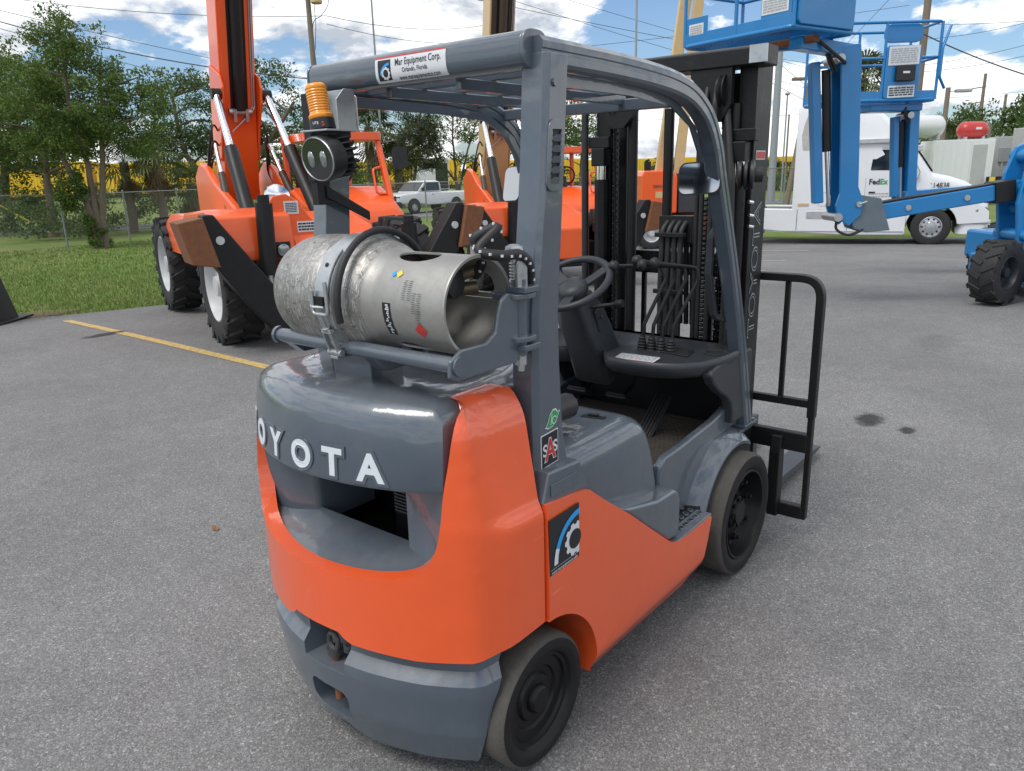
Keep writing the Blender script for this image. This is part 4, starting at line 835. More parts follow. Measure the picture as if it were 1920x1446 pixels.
for y in (-.31, .05):
    mb = MB(); mb.prism([(.47, .05), (.49, .045), (1.50, .048), (1.57, .062), (1.57, .068), (1.45, .082), (.54, .095), (.515, .12), (.515, .55), (.47, .55)], 'y', y-.058, y+.058); fo = mb.build('fork', M_FORK, FK, sm=0, bev=.005)
    mb = MB(); mb.bx(.455, .475, y-.05, y+.05, .20, .32); mb.bx(.45, .53, y-.035, y+.035, .50, .545); mb.build('fork_hook', M_BLACK, fo, sm=0, bev=.006)
# ---------------- gas cylinder carrier (part of the truck)
cr = bpy.data.objects.new('cylinder_carrier', None); COL.objects.link(cr); cr.parent = FK
TX, TZ_ = -1.56, 1.39
mb = MB(); mb.cyl((-1.672, .245, 1.268), (-1.672, -.45, 1.268), .020, n=18); mb.cyl((-1.672, .25, 1.268), (-1.672, .238, 1.268), .025, n=18); m3 = MB(); m3.cyl((-1.45, .245, 1.268), (-1.45, -.45, 1.268), .020, n=18); m3.build('carrier_tube', M_GREY, cr, sm=40); mb.build('carrier_tube', M_GREY, cr, sm=40)
mb = MB(); mb.prism([(-1.672, 1.25), (-1.672, 1.285), (-1.62, 1.235), (-1.50, 1.235), (-1.45, 1.285), (-1.45, 1.25), (-1.49, 1.215), (-1.63, 1.215)], 'y', .19, .235); mb.prism([(-1.672, 1.25), (-1.672, 1.28), (-1.62, 1.226), (-1.50, 1.226), (-1.45, 1.28), (-1.45, 1.25), (-1.49, 1.205), (-1.63, 1.205)], 'y', -.16, -.11); mb.bx(-1.60, -1.48, -.06, .10, 1.16, 1.222); mb.build('carrier_crossbar', M_GREY, cr, sm=0, bev=.004)
mb = MB(); mb.prism([(-1.705, 1.245), (-1.68, 1.232), (-1.46, 1.232), (-1.42, 1.25), (-1.42, 1.405), (-1.485, 1.415), (-1.51, 1.40), (-1.525, 1.365), (-1.535, 1.325), (-1.57, 1.305), (-1.66, 1.305), (-1.70, 1.285)], 'y', -.462, -.450); mb.build('carrier_plate', M_GREY, cr, sm=30, bev=.005)
mb = MB(); mb.cyl((-1.672, -.45, 1.268), (-1.672, -.468, 1.268), .024, n=16); mb.build('tube_end', M_GREY, cr)
mb = MB()
for z in (1.285, 1.395): mb.prism([(-1.475, -.40), (-1.425, -.395), (-1.395, -.42), (-1.385, -.455), (-1.40, -.485), (-1.435, -.49), (-1.465, -.475), (-1.475, -.44)], 'z', z, z+.014)
for z in (1.262, 1.41): mb.prism([(-1.455, -.43), (-1.38, -.41), (-1.37, -.455), (-1.39, -.49), (-1.45, -.49)], 'z', z, z+.016)
mb.cyl((-1.43, -.455, 1.245), (-1.43, -.455, 1.445), .017, n=14); mb.build('hinge', M_GREY, cr, sm=30, bev=.003)
mb = MB(); mb.cyl((-1.43, -.455, 1.222), (-1.43, -.455, 1.25), .017, n=6); mb.cyl((-1.43, -.455, 1.205), (-1.43, -.455, 1.225), .010, n=10); mb.build('hinge_nut', M_STEEL, cr)
mb = MB(); mb.prism([(-1.455, 1.425), (-1.415, 1.425), (-1.415, 1.475), (-1.425, 1.49), (-1.445, 1.49), (-1.455, 1.475)], 'y', -.47, -.463); mb.cyl((-1.435, -.445, 1.42), (-1.435, -.445, 1.515), .010, n=10); mb.lathe([(.008, 0), (.024, .004), (.022, .012), (.01, .018)], (-1.435, -.445, 1.512), (0, 0, 1), 14)
for k in range(6): mb.lathe([(.011, 0), (.0145, .003), (.011, .006)], (-1.435, -.445, 1.44+k*.008), (0, 0, 1), 12)
mb.build('hinge_latch', M_STEEL, cr, sm=40)
mb = MB(); mb.bx(-1.40, -1.36, -.45, -.38, 1.24, 1.43); mb.build('hinge_arm', M_GREY, cr, sm=0, bev=.005)
# strap round the cylinder, buckle and toggle
SY = -.045; SR = .1645
mb = MB(); mb.lathe([(SR, -.030), (SR+.003, -.030), (SR+.003, .034), (SR, .034)], (TX, SY, TZ_), (0, 1, 0), 44, a0=0, a1=2*PI); band = mb.build('strap', M_STEEL, cr, sm=40)
mb = MB(); mb.tube([(TX+.176*math.cos(a), SY-.056+.012*math.sin(a*1.5), TZ_+.176*math.sin(a)) for a in np.linspace(-.6, PI+.25, 30)], .0095, 8); mb.build('rubber_loop', M_HOSE, band, sm=50)
def strap_pt(a, r=SR+.004, y=0): return Vector((TX+r*math.cos(a), SY+y, TZ_+r*math.sin(a)))
mb = MB()
for a0_, a1_ in ((2.25, 3.12),):
    rings = []
    for a in np.linspace(a0_, a1_, 8): 
        p, q = strap_pt(a, SR+.005), strap_pt(a, SR+.009); rings.append([p+Vector((0, -.024, 0)), p+Vector((0, .024, 0)), q+Vector((0, .024, 0)), q+Vector((0, -.024, 0))])
    mb.loft(rings)
mb.cyl(strap_pt(2.55, SR), strap_pt(2.55, SR+.011), .006, n=10, mi=1); mb.build('strap_plate', [M_STEEL, M_BLACK], band, sm=40)
mb = MB(); c0 = strap_pt(3.12, SR+.016); dn = Vector((-.03, 0, -.9)).normalized()
mb.tube(fillet([c0+Vector((0, -.03, .055)), c0+Vector((0, -.034, -.03)), c0+Vector((0, .028, -.03)), c0+Vector((0, .026, .03))], .012, 4), .0055, 8); mb.tube(fillet([c0+Vector((.006, .028, .01)), c0+Vector((-.004, .03, -.012)), c0+Vector((.006, -.01, -.012))], .006), .004, 6); mb.build('buckle_ring', M_STEEL, band, sm=60)
mb = MB(); mb.box(c0+Vector((.004, .012, .004)), (.006, .05, .022)); mb.build('buckle_tab', M_BLACK, band)
mb = MB(); t0, t1 = c0+Vector((0, 0, -.03)), Vector((-1.700, SY, 1.262))
mb.cyl(t0, t0.lerp(t1, .42), .005, n=8); mb.cyl(t0.lerp(t1, .36), t0.lerp(t1, .46), .011, n=6)
for y in (-.016, .016): mb.bar(t0.lerp(t1, .45)+Vector((0, y, 0)), t1+Vector((0, y, -.01)), .006, .014, (1, 0, 0))
mb.box(t0.lerp(t1, .47), (.014, .036, .012)); mb.cyl(t1+Vector((0, -.026, -.006)), t1+Vector((0, .026, -.006)), .010, n=12); mb.box(t1+Vector((.02, 0, -.018)), (.06, .03, .008)); mb.build('toggle_clamp', M_STEEL, band, sm=40, bev=.0015)
# ---------------- beacon and blue-spot lamp on the left post
be = bpy.data.objects.new('beacon', None); COL.objects.link(be); be.parent = FK
bo = Vector((-1.43, .275, 1.868)); bd = Vector((.0, .16, 1)).normalized()
mb = MB(); pr = [(.034, 0), (.0365, .004), (.0365, .012), (.032, .016)]
for k in range(9): pr += [(.0318, .018+k*.0085), (.0318, .0215+k*.0085), (.0300, .0232+k*.0085), (.0300, .0248+k*.0085)]
pr += [(.0315, .095), (.0305, .104), (.027, .110), (.014, .113), (.001, .1135)]
mb.lathe([(r_, t_*.9) for r_, t_ in pr], bo, bd, 28); mb.build('beacon_lens', M_AMBER, be, sm=50)
mb = MB(); mb.lathe([(.036, -.03), (.038, -.028), (.037, 0), (.034, .002)], bo, bd, 28); bb = mb.build('beacon_base', M_BLACKPL, be, sm=40)
BS = lambda u, v, off=0.: tuple(bo+bd*(v-.016)+Vector((-math.cos(u/.037+.55), -math.sin(u/.037+.55), 0))*(.0385+off))
mb = MB(); put_text(mb, 'LITE', .010, BS, -.006, .004, lift=.0008, off=.02)
mb.build('base_lettering', M_DECALW, bb, sm=0); mb = MB(); put_text(mb, '5', .017, BS, .015, .002, lift=.0008, off=.03); mb.build('base_number', M_DECALR, bb, sm=0)
mb = MB(); mb.bx(-1.475, -1.35, .20, .325, 1.832, 1.838); mb.prism([(-1.36, 1.835), (-1.36, 1.95), (-1.40, 1.95), (-1.43, 1.92), (-1.43, 1.835)], 'y', .205, .201); mb.prism([(.20, 1.835), (.39, 1.835), (.39, 1.955), (.24, 1.955), (.20, 1.93)], 'x', -1.356, -1.352); mb.build('beacon_bracket', M_STEEL, be, sm=0, bev=.002)
lp = bpy.data.objects.new('warning_spotlight', None); COL.objects.link(lp); lp.parent = FK
lo = Vector((-1.47, .255, 1.755)); la = Vector((-.90, .12, -.14)).normalized(); l1 = Vector((0, 1, 0)); l1 = (l1-la*l1.dot(la)).normalized(); l2 = la.cross(l1)
if l2.z < 0: l2 = -l2
def oval(r, t, k=.70): return [lo+la*t+l1*(r*math.cos(a))+l2*(r*k*math.sin(a)) for a in np.linspace(0, 2*PI, 37)[:-1]]
mb = MB(); mb.loft([oval(.062, -.085), oval(.070, -.05), oval(.088, -.045), oval(.094, -.02), oval(.094, 0), oval(.088, .004), oval(.084, .0)]); hb = mb.build('lamp_housing', M_BLACKPL, lp, sm=40)
mb = MB()
for k in range(20):
    a = 2*PI*k/20; c = lo-la*.068+l1*(.074*math.cos(a))+l2*(.053*math.sin(a)); n = (l1*math.cos(a)+l2*math.sin(a)).normalized(); mb.bar(c-la*.022, c+la*.022, .005, .022, n)
mb.build('cooling_fin', M_BLACKPL, hb, sm=0)
mb = MB(); mb.loft([oval(.085, .001), oval(.083, .0035)]); mb.build('lamp_face', M_GLASSD, lp, sm=0)
mb = MB(); mb.loft([oval(.090, .0025), oval(.088, .0055), oval(.086, .0055), oval(.0845, .0025)], cap=False); mb.build('lamp_bezel', M_STEEL, lp, sm=40)
for sg in (-1, 1):
    o = lo+l1*(.034*sg)+la*.003; mb = MB(); mb.loft([[o+la*t+l1*(r*math.cos(a)*.72)+l2*(r*math.sin(a)) for a in np.linspace(0, 2*PI, 21)[:-1]] for r, t in ((.024, 0), (.022, .003), (.013, .005), (.001, .006))]); mb.build('lamp_lens', M_LENS, lp, sm=60)
mb = MB(); mb.bx(-1.43, -1.37, .22, .29, 1.815, 1.833); mb.bx(-1.43, -1.39, .235, .275, 1.79, 1.82); mb.build('lamp_bracket', M_BLACK, lp, sm=0)
mb = MB(); mb.bx(-1.405, -1.345, .365, .40, 1.69, 1.95); mb.prism([(-1.36, 1.80), (-1.25, 1.74), (-1.245, 1.71), (-1.36, 1.75)], 'y', .355, .362); mb.prism([(-1.37, 1.68), (-1.20, 1.59), (-1.20, 1.56), (-1.37, 1.64)], 'y', .355, .362); mb.bx(-1.40, -1.35, .362, .395, 1.62, 1.70); mb.build('bracket_arm', M_BLACK, FK, sm=0, bev=.003)
mb = MB(); mb.tube(spline([(-1.33, .36, 1.95), (-1.32, .345, 1.88), (-1.325, .34, 1.80), (-1.36, .335, 1.745), (-1.42, .30, 1.735), (-1.44, .27, 1.745)], 5), .005, 6); mb.build('lamp_cable', M_HOSE, lp, sm=60)

# ------------------------------------------------------------------ gas cylinder strapped over the counterweight
GC = thing('gas_cylinder', 'scratched silver gas cylinder lying strapped across the back of the forklift', 'gas cylinder')
def tank_metal():
    m, nt, b = new_mat('scratched_aluminium'); tc = nd(nt, 'ShaderNodeTexCoord')
    def noise(sc, det, rg, vec=None, dist=0):
        n = nd(nt, 'ShaderNodeTexNoise'); n.inputs['Scale'].default_value = sc; n.inputs['Detail'].default_value = det; n.inputs['Roughness'].default_value = rg; n.inputs['Distortion'].default_value = dist
        lk(nt, vec or tc.outputs['Object'], n.inputs['Vector']); return n.outputs[0]
    a = noise(5, 8, .7); b2 = noise(38, 6, .7, dist=1.2)
    mp = nd(nt, 'ShaderNodeMapping'); mp.inputs[2].default_value = (.3, .2, .7); mp.inputs[3].default_value = (14, 120, 14); lk(nt, tc.outputs['Object'], mp.inputs[0])
    s1 = noise(2.2, 5, .7, mp.outputs[0], .8)
    mp2 = nd(nt, 'ShaderNodeMapping'); mp2.inputs[2].default_value = (.8, .5, -.5); mp2.inputs[3].default_value = (90, 18, 40); lk(nt, tc.outputs['Object'], mp2.inputs[0])
    s2 = noise(1.6, 5, .75, mp2.outputs[0], 1.5)
    c1 = nd(nt, 'ShaderNodeMix', data_type='RGBA'); c1.inputs[6].default_value = (.21, .20, .18, 1); c1.inputs[7].default_value = (.42, .415, .40, 1); lk(nt, ramp(nt, a, [(.35, 0.), (.65, 1.)]), c1.inputs[0])
    c2 = nd(nt, 'ShaderNodeMix', data_type='RGBA'); c2.inputs[7].default_value = (.66, .66, .65, 1); lk(nt, c1.outputs[2], c2.inputs[6]); lk(nt, ramp(nt, s1, [(.53, 0.), (.62, .85)]), c2.inputs[0])
    c3 = nd(nt, 'ShaderNodeMix', data_type='RGBA'); c3.inputs[7].default_value = (.13, .12, .105, 1); lk(nt, c2.outputs[2], c3.inputs[6]); lk(nt, ramp(nt, mth(nt, 'MAXIMUM', mth(nt, 'MULTIPLY', s2, 1.0), b2), [(.555, 0.), (.66, .85)]), c3.inputs[0])
    lk(nt, c3.outputs[2], b.inputs['Base Color']); b.inputs['Metallic'].default_value = .72
    lk(nt, mth(nt, 'MULTIPLY_ADD', b2, .4, .28), b.inputs['Roughness'])
    bp = nd(nt, 'ShaderNodeBump'); bp.inputs['Distance'].default_value = .0012; lk(nt, b2, bp.inputs['Height']); lk(nt, bp.outputs[0], b.inputs['Normal']); return m
M_TANK = tank_metal()
M_COLLAR = mat('collar_aluminium', (.37, .362, .34), .45, metal=.6, var=.16, vscale=14, dirt=.35, dcol=(.25, .23, .2), bump=.0006, bscale=60)
GO = (TX, 0, TZ_)
mb = MB(); pr = [(.001, .275), (.05, .272), (.09, .260), (.118, .240), (.138, .213), (.151, .18), (.158, .145), (.1600, .11), (.1605, .09), (.1605, -.002), (.1590, -.005), (.1590, -.012), (.1605, -.015), (.1605, -.03), (.1575, -.07), (.147, -.12), (.130, -.155), (.10, -.18), (.06, -.195), (.03, -.20), (.03, -.225), (.001, -.225)]
mb.lathe(pr, GO, (0, 1, 0), 64); mb.build('shell', M_TANK, GC, sm=50)
CRR = .124
def collar(u, v, off=0.):
    a = u/CRR; t = smooth((v+.16)/.06) if v > -.16 else 0; r = CRR+.010*smooth((v+.19)/.05)+off
    return (TX-r*math.cos(a), v, TZ_+r*math.sin(a))
# unrolled collar: u = arc (0 faces the rear, up positive), v = y
UL_ = PI*CRR
def oh(uc, vc, ru, rv): return [(uc+ru*math.cos(2*PI*k/18), vc+rv*math.sin(2*PI*k/18)) for k in range(18)]
big = [(.325, -.435), (.325, -.30), (.335, -.275), (UL_-.02, -.275), (UL_-.02, -.435)]
out = [(-UL_+.001, -.43), (.20, -.43), (.215, -.43), (UL_-.001, -.43), (UL_-.001, -.128), (-UL_+.001, -.128)]
holes = [oh(.165, -.27, .034, .068), oh(-.135, -.27, .03, .060), rrect(.315, .375, -.385, -.27, .02)]
mb = MB(); surf(mb, out, collar, holes=holes, su=.024, sv=[-.4, -.35, -.3, -.25, -.2, -.18, -.16, -.15, -.14], th=.005)
cl = mb.build('valve_collar', M_COLLAR, GC, sm=40)
mb = MB(); mb.lathe([(CRR-.006, -.004), (CRR+.002, -.006), (CRR+.004, 0), (CRR+.002, .004), (CRR-.006, .003)], (TX, -.428, TZ_), (0, 1, 0), 60, cap=False); mb.build('collar_rim', M_COLLAR, cl, sm=50)
def sticker(u0_, u1_, v0_, v1_, m, nm, off=.0012):
    mb = MB(); surf(mb, [(u0_, v0_), (u1_, v0_), (u1_, v1_), (u0_, v1_)], collar, su=.012, sv=.05, th=0, off=off); return mb.build(nm, m, cl, sm=60)
sticker(-.075, .012, -.250, -.222, M_DECALK, 'black_label')
mb = MB()
for k in range(16):
    u = -.07+k*.005; v = -.247+random.uniform(0, .008); w_ = random.uniform(.005, .014); surf(mb, [(u, v), (u+.0032, v), (u+.0032, v+w_), (u, v+w_)], collar, th=0, off=.0022)
mb.build('label_words', M_DECALW, cl, sm=0)
dia = lambda u, v, r, m, nm, o=.0014: (lambda b: (surf(b, [(u-r, v), (u, v-r), (u+r, v), (u, v+r)], collar, th=0, off=o), b.build(nm, m, cl, sm=0)))(MB())
dia(-.050, -.345, .021, M_DECALR, 'red_diamond'); dia(.088, -.262, .011, M_DECALY, 'yellow_diamond'); dia(.086, -.243, .009, M_DECALB, 'blue_diamond')
mb = MB()
for r in range(10):
    for q in range(4):
        u = .070-r*.0052-(.03 if q > 1 else 0); v = -.29-q*.018+random.uniform(0, .004)
        surf(mb, [(u, v-.012), (u+.0016, v-.012), (u+.0016, v), (u, v)], collar, th=0, off=.0012)
for r in range(9):
    u = .0-r*.0045; surf(mb, [(u, -.352), (u+.0014, -.352), (u+.0014, -.335+random.uniform(-.006, .0)), (u, -.335)], collar, th=0, off=.0012)
mb.build('small_print', mat('faded_print', (.12, .12, .12), .6), cl, sm=0)
# valve inside the collar
mb = MB(); mb.cyl((TX, -.20, TZ_), (TX, -.29, TZ_), .018, n=14); mb.cyl((TX-.045, -.265, TZ_+.02), (TX+.05, -.265, TZ_+.02), .014, n=12); mb.cyl((TX+.02, -.27, TZ_+.02), (TX+.10, -.34, TZ_+.03), .018, n=14); mb.cyl((TX+.04, -.30, TZ_+.05), (TX+.09, -.36, TZ_+.08), .014, n=12); vv = mb.build('valve', mat('brass', (.17, .14, .09), .5, metal=.7, var=.2, dirt=.4), GC, sm=40)
mb = MB(); mb.lathe([(.012, 0), (.040, .004), (.043, .012), (.040, .024), (.014, .028)], (TX-.015, -.345, TZ_+.055), (.15, -1, .1), 12); mb.build('valve_handwheel', M_BLACKPL, vv, sm=30)
mb = MB(); mb.cyl((TX-.055, -.20, TZ_-.03), (TX-.055, -.285, TZ_-.03), .030, n=20, mi=1); mb.cyl((TX-.055, -.285, TZ_-.03), (TX-.055, -.29, TZ_-.03), .023, n=20); mb.build('fuel_gauge', [M_DECALW, M_STEEL], vv)
mb = MB(); hp = spline([(TX+.09, -.345, TZ_+.06), (TX+.06, -.40, TZ_+.115), (TX+.03, -.40, TZ_+.16), (TX+.07, -.44, TZ_+.185), (TX+.02, -.42, TZ_+.135), (TX+.05, -.46, TZ_+.12), (TX+.12, -.47, TZ_+.115), (TX+.17, -.46, TZ_+.07), (TX+.19, -.42, TZ_-.02), (TX+.22, -.36, TZ_-.14)], 8)
FH = mb.tube(hp, .013, 10).build('fuel_hose', M_HOSE, FK, sm=60)
mb = MB()
for k in range(4, len(hp)-6, 3):
    p = hp[k]; d = (hp[k+1]-hp[k]).normalized(); a_, b_, _ = frame(d); an = k*1.1
    for e in (0, PI): q = p+(a_*math.cos(an+e)+b_*math.sin(an+e))*.0132; mb.box(q, (.005, .005, .006))
mb.build('hose_fleck', M_DECALW, FH, sm=0)
# ------------------------------------------------------------------ machines parked behind
def lug_wheel(name, R, w, rimr, m_rim, lugs=18, parent=None, dish=.10):
    """wheel lying on the y axis, centre at its own origin; +y is the outer face"""
    e = bpy.data.objects.new(name, None); COL.objects.link(e); e.parent = parent
    mb = MB(); mb.lathe([(rimr, w*.46), (rimr+.03, w*.5), (R*.82, w*.52), (R*.92, w*.48), (R*.955, w*.40), (R*.965, 0), (R*.955, -w*.40), (R*.92, -w*.48), (R*.82, -w*.52), (rimr+.03, -w*.5), (rimr, -w*.46)], (0, 0, 0), (0, 1, 0), 48, cap=False)
    for k in range(lugs):
        for sg in (-1, 1):
            a = 2*PI*(k+(.5 if sg > 0 else 0))/lugs
            c = Vector((R*.975*math.cos(a), sg*w*.26, R*.975*math.sin(a))); rad = Vector((math.cos(a), 0, math.sin(a))); tn = Vector((-math.sin(a), 0, math.cos(a))); ax = Vector((0, 1, 0))
            u = (ax*math.cos(.5)+tn*sg*math.sin(.5)); vv = rad.cross(u)
            P = [c+u*x*w*.27+vv*y*R*.075*(1.0 if z < 0 else .8)+rad*z*R*.026 for z in (-1, 1) for y in (-1, 1) for x in (-1, 1)]
            mb.add(P, [(0, 2, 3, 1), (4, 5, 7, 6), (0, 1, 5, 4), (2, 6, 7, 3), (0, 4, 6, 2), (1, 3, 7, 5)])
            c2 = Vector((R*.90*math.cos(a), sg*w*.50, R*.90*math.sin(a))); P = [c2+ax*x*w*.03+tn*y*R*.06+rad*z*R*.07 for z in (-1, 1) for y in (-1, 1) for x in (-1, 1)]
            mb.add(P, [(0, 2, 3, 1), (4, 5, 7, 6), (0, 1, 5, 4), (2, 6, 7, 3), (0, 4, 6, 2), (1, 3, 7, 5)])
    mb.build('tyre', M_TYRE, e, sm=35)
    mb = MB(); mb.lathe([(rimr, w*.46), (rimr*.97, w*.47), (rimr*.92, w*.40), (rimr*.88, w*.46-dish), (rimr*.5, w*.46-dish*1.2), (rimr*.42, w*.46-dish*.8), (rimr*.3, w*.46-dish*.7), (rimr*.28, w*.40), (.001, w*.40)], (0, 0, 0), (0, 1, 0), 36, cap=False); mb.build('rim', m_rim, e, sm=35)
    return e
def put_wheel(proto, parent, x, y, z, flip, first):
    w = proto if first else copy_tree(proto); w.parent = parent; w.location = (x, y, z); w.rotation_euler = (0, 0, PI if flip else 0); return w
def rod(mb, a, b, r, n=12): mb.cyl(a, b, r, n=n)
def decal_rect(parent, F, w, h, m, nm, lift=.004):
    mb = MB(); surf(mb, [(-w/2, -h/2), (w/2, -h/2), (w/2, h/2), (-w/2, h/2)], F, th=.002, off=lift); return mb.build(nm, m, parent, sm=0)
def print_rows(parent, F, w, h, rows, m, nm, lift=.0062):
    mb = MB()
    for r in range(rows):
        v = h*(.5-(r+.5)/rows); u = -w/2
        while u < w/2-.001:
            L = random.uniform(.08, .25)*w; e = min(u+L, w/2); surf(mb, [(u, v-h/rows*.3), (e, v-h/rows*.3), (e, v+h/rows*.3), (u, v+h/rows*.3)], F, th=0, off=lift); u += L+.03*w
    o = mb.build(nm, m, parent, sm=0); return o
def telehandler(label, loc, rz, m_boom, m_front, wheels_first):
    T = thing('telehandler', label, 'telehandler', loc, rz, 'telescopic handlers parked behind the forklift')
    mb = MB(); mb.bx(-2.05, 2.1, -.42, .42, .42, .92); mb.bx(1.3, 1.62, -.85, .85, .5, .76); mb.bx(-1.62, -1.3, -.85, .85, .5, .76); mb.build('chassis', M_BLACK, T, sm=0, bev=.02)
    for i, (x, y) in enumerate(((1.46, -1.02), (1.46, 1.02), (-1.46, -1.02), (-1.46, 1.02))): put_wheel(TW, T, x, y, .635, y < 0, wheels_first and i == 0)
    for sg in (-1, 1):
        if sg < 0:
            ar = [(1.46+.74*math.cos(math.radians(a)), .60+.74*math.sin(math.radians(a))) for a in np.linspace(28, 158, 14)]
            mb = MB(); mb.prism([(.66, 1.10), (.66, 1.28), (.80, 1.39), (1.85, 1.45), (2.10, 1.38), (2.17, 1.05), (2.16, .93)]+ar, 'y', sg*1.27, sg*.48); fd = mb.build('front_fender', M_TORANGE, T, sm=40, bev=.035, seg=3, blim=50)
        mb = MB(); mb.lathe([(.055, 0), (.062, .01), (.062, .05), (.02, .055)], (2.17, sg*.62, 1.03), (1, 0, 0), 20); hl = mb.build('headlight', M_LENS, T, sm=40)
        mb = MB(); mb.bx(2.12, 2.185, sg*.62-.085, sg*.62+.085, .95, 1.11); mb.build('headlight_box', M_BLACK, hl, sm=0, bev=.01)
        # outrigger: thick black arm, pad folded up
        mb = MB(); mb.prism([(sg*a, b) for a, b in ((-1.40, 1.42), (-1.30, 1.42), (-1.22, 1.30), (-.74, .62), (-.55, .52), (-.50, .24), (-.80, .20), (-1.06, .52), (-1.34, .94), (-1.42, 1.05))], 'x', 2.18, 2.40); og = mb.build('outrigger', M_BLACK, T, sm=0, bev=.015)
        mb = MB(); P = [(-1.64, 1.36), (-1.41, 1.40), (-1.30, .93), (-1.55, .97)]; mb.loft([[(x, sg*a, b) for a, b in P] for x in (2.06, 2.46)]); mb.build('outrigger_pad', M_RUST, og, sm=0, bev=.012)
        mb = MB(); mb.cyl((2.40, sg*-1.27, 1.18), (2.415, sg*-1.27, 1.18), .040, n=16); mb.build('pivot_pin', M_RIMW, og)
        hc = 1.50 if sg < 0 else 1.22
        mb = MB(); rod(mb, (2.24, sg*.80, .80), (2.24, sg*.78, hc), .085, 18); mb.cyl((2.24, sg*.78, hc), (2.24, sg*.78, hc+.08), .06, n=14); oc = mb.build('outrigger_cylinder', M_BLACK, T, sm=40)
        mb = MB(); rod(mb, (2.24, sg*.80, .70), (2.24, sg*.80, .98), .04); mb.build('cylinder_rod', M_STEEL, oc)
        # side plate of the rear tower
        mb = MB(); mb.prism([(-2.1, .85), (-2.1, 1.80), (-1.75, 1.98), (-1.45, 1.92), (-1.0, 1.70), (-.1, 1.40), (.55, 1.28), (.55, .85)], 'y', sg*.50, sg*.40); mb.build('tower_plate', M_TORANGE, T, sm=0, bev=.03, seg=3)
    mb = MB(); mb.prism([(.55, .9), (.55, 1.30), (1.2, 1.36), (1.95, 1.22), (2.17, 1.02), (2.17, .55), (1.9, .5)], 'y', -.47, .47); nb = mb.build('nose', M_TORANGE, T, sm=0, bev=.03, seg=3)
    mb = MB(); mb.prism([(-.70, 1.15), (-.70, 1.46), (-.62, 1.56), (-.48, 1.58), (-.36, 1.50), (-.05, 1.05), (-.05, .98), (-.70, .98)], 'x', 1.98, 2.02); pb = mb.build('front_plate', M_TORANGE, T, sm=0, bev=.012)
    F = plane((2.02, -.44, 1.44), (0, 1, 0), (0, 0, 1)); q = decal_rect(pb, F, .15, .13, M_DECALW, 'white_notice'); print_rows(q, F, .12, .1, 6, M_PLASTIC, 'notice_print')
    F = plane((2.02, -.30, 1.24), (0, 1, 0), (0, 0, 1)); q = decal_rect(pb, F, .19, .11, M_DECALW, 'black_notice'); print_rows(q, F, .17, .09, 3, M_DECALK, 'notice_print')
    F = plane((2.175, -.22, .98), (0, 1, 0), (0, 0, 1)); decal_rect(nb, F, .14, .11, M_CREAM, 'yellow_notice')
    mb = MB(); mb.lathe([(.03, -.02), (.15, -.015), (.165, 0), (.15, .02), (.05, .035), (.0, .04)], (.20, -.02, 1.52), (.9, 0, .44), 28); mb.build('hub_cover', M_CHROME, T, sm=35)
    # boom
    th = math.radians(75); B = Vector((math.cos(th), 0, math.sin(th))); N = Vector((math.sin(th), 0, -math.cos(th))); PV = Vector((-1.66, 0, 1.74)); Y = Vector((0, 1, 0))
    def bp(t, n, y): return PV+B*t+N*n+Y*y
    def bbox(mb, t0, t1, n0, n1, y0, y1):
        P = [bp(t, n, y) for t in (t0, t1) for n in (n0, n1) for y in (y0, y1)]; mb.add(P, [(0, 2, 3, 1), (4, 5, 7, 6), (0, 1, 5, 4), (2, 6, 7, 3), (0, 4, 6, 2), (1, 3, 7, 5)])
    mb = MB(); bbox(mb, -.25, 4.3, -.27, .22, -.235, .235); bo = mb.build('boom', m_boom, T, sm=0, bev=.02, seg=3)
    for sg in (-1, 1):
        mb = MB(); bbox(mb, 1.0, 4.3, .22, .235, sg*.16-.045, sg*.16+.045); mb.build('boom_flange', m_front, bo, sm=0, bev=.005)
        mb = MB(); pl = [(1.5, -.22), (1.45, .30), (1.32, .42), (1.12, .42), (.75, .26), (.3, .20), (.3, -.22)]; mb.loft([[bp(t, n, sg*y) for t, n in pl] for y in (.236, .265)]); mb.build('boom_ear', m_boom, bo, sm=0, bev=.01)
        e = bp(1.22, .36, sg*.33); l = Vector((.42, sg*.44, 1.20)); mid = e.lerp(l, .44)
        mb = MB(); rod(mb, l, mid, .088, 20); lc = mb.build('lift_cylinder', M_BLACK, T, sm=40)
        mb = MB(); rod(mb, mid, e, .048, 18); mb.build('lift_rod', M_CHROME, lc, sm=40)
        mb = MB(); rod(mb, e-Y*.06, e+Y*.06, .07); mb.build('rod_eye', M_BLACK, lc)
        e2 = bp(.55, .30, sg*.36); l2 = Vector((-.5, sg*.46, 1.35)); mb = MB(); rod(mb, l2, l2.lerp(e2, .55), .05); sc = mb.build('levelling_cylinder', M_BROWN, T, sm=40); mb = MB(); rod(mb, l2.lerp(e2, .55), e2, .026); mb.build('levelling_rod', M_CHROME, sc)
        for k in range(3):
            mb = MB(); mb.tube(spline([bp(.3+.2*k, .1, sg*.27), bp(.35+.2*k, .16, sg*.36), bp(.1, .12, sg*(.40+.02*k)), Vector((-1.1, sg*.42, 1.55))], 5), .014, 6); mb.build('hydraulic_hose', M_HOSE, T, sm=60)
    mb = MB(); bbox(mb, .95, 4.3, .222, .228, -.115, .115); mb.build('boom_channel', M_BLACK, bo, sm=0)
    mb = MB(); rod(mb, bp(1.0, .26, 0), bp(4.2, .26, 0), .075, 18); ec = mb.build('extension_cylinder', M_BROWN if m_boom == M_CREAM else M_BLACK, bo, sm=40)
    mb = MB(); rod(mb, bp(.98, .26, -.15), bp(.98, .26, .15), .045); bbox(mb, .86, 1.02, .23, .32, -.10, -.06); bbox(mb, .86, 1.02, .23, .32, .06, .10); mb.build('cylinder_clevis', M_STEEL, ec, sm=40)
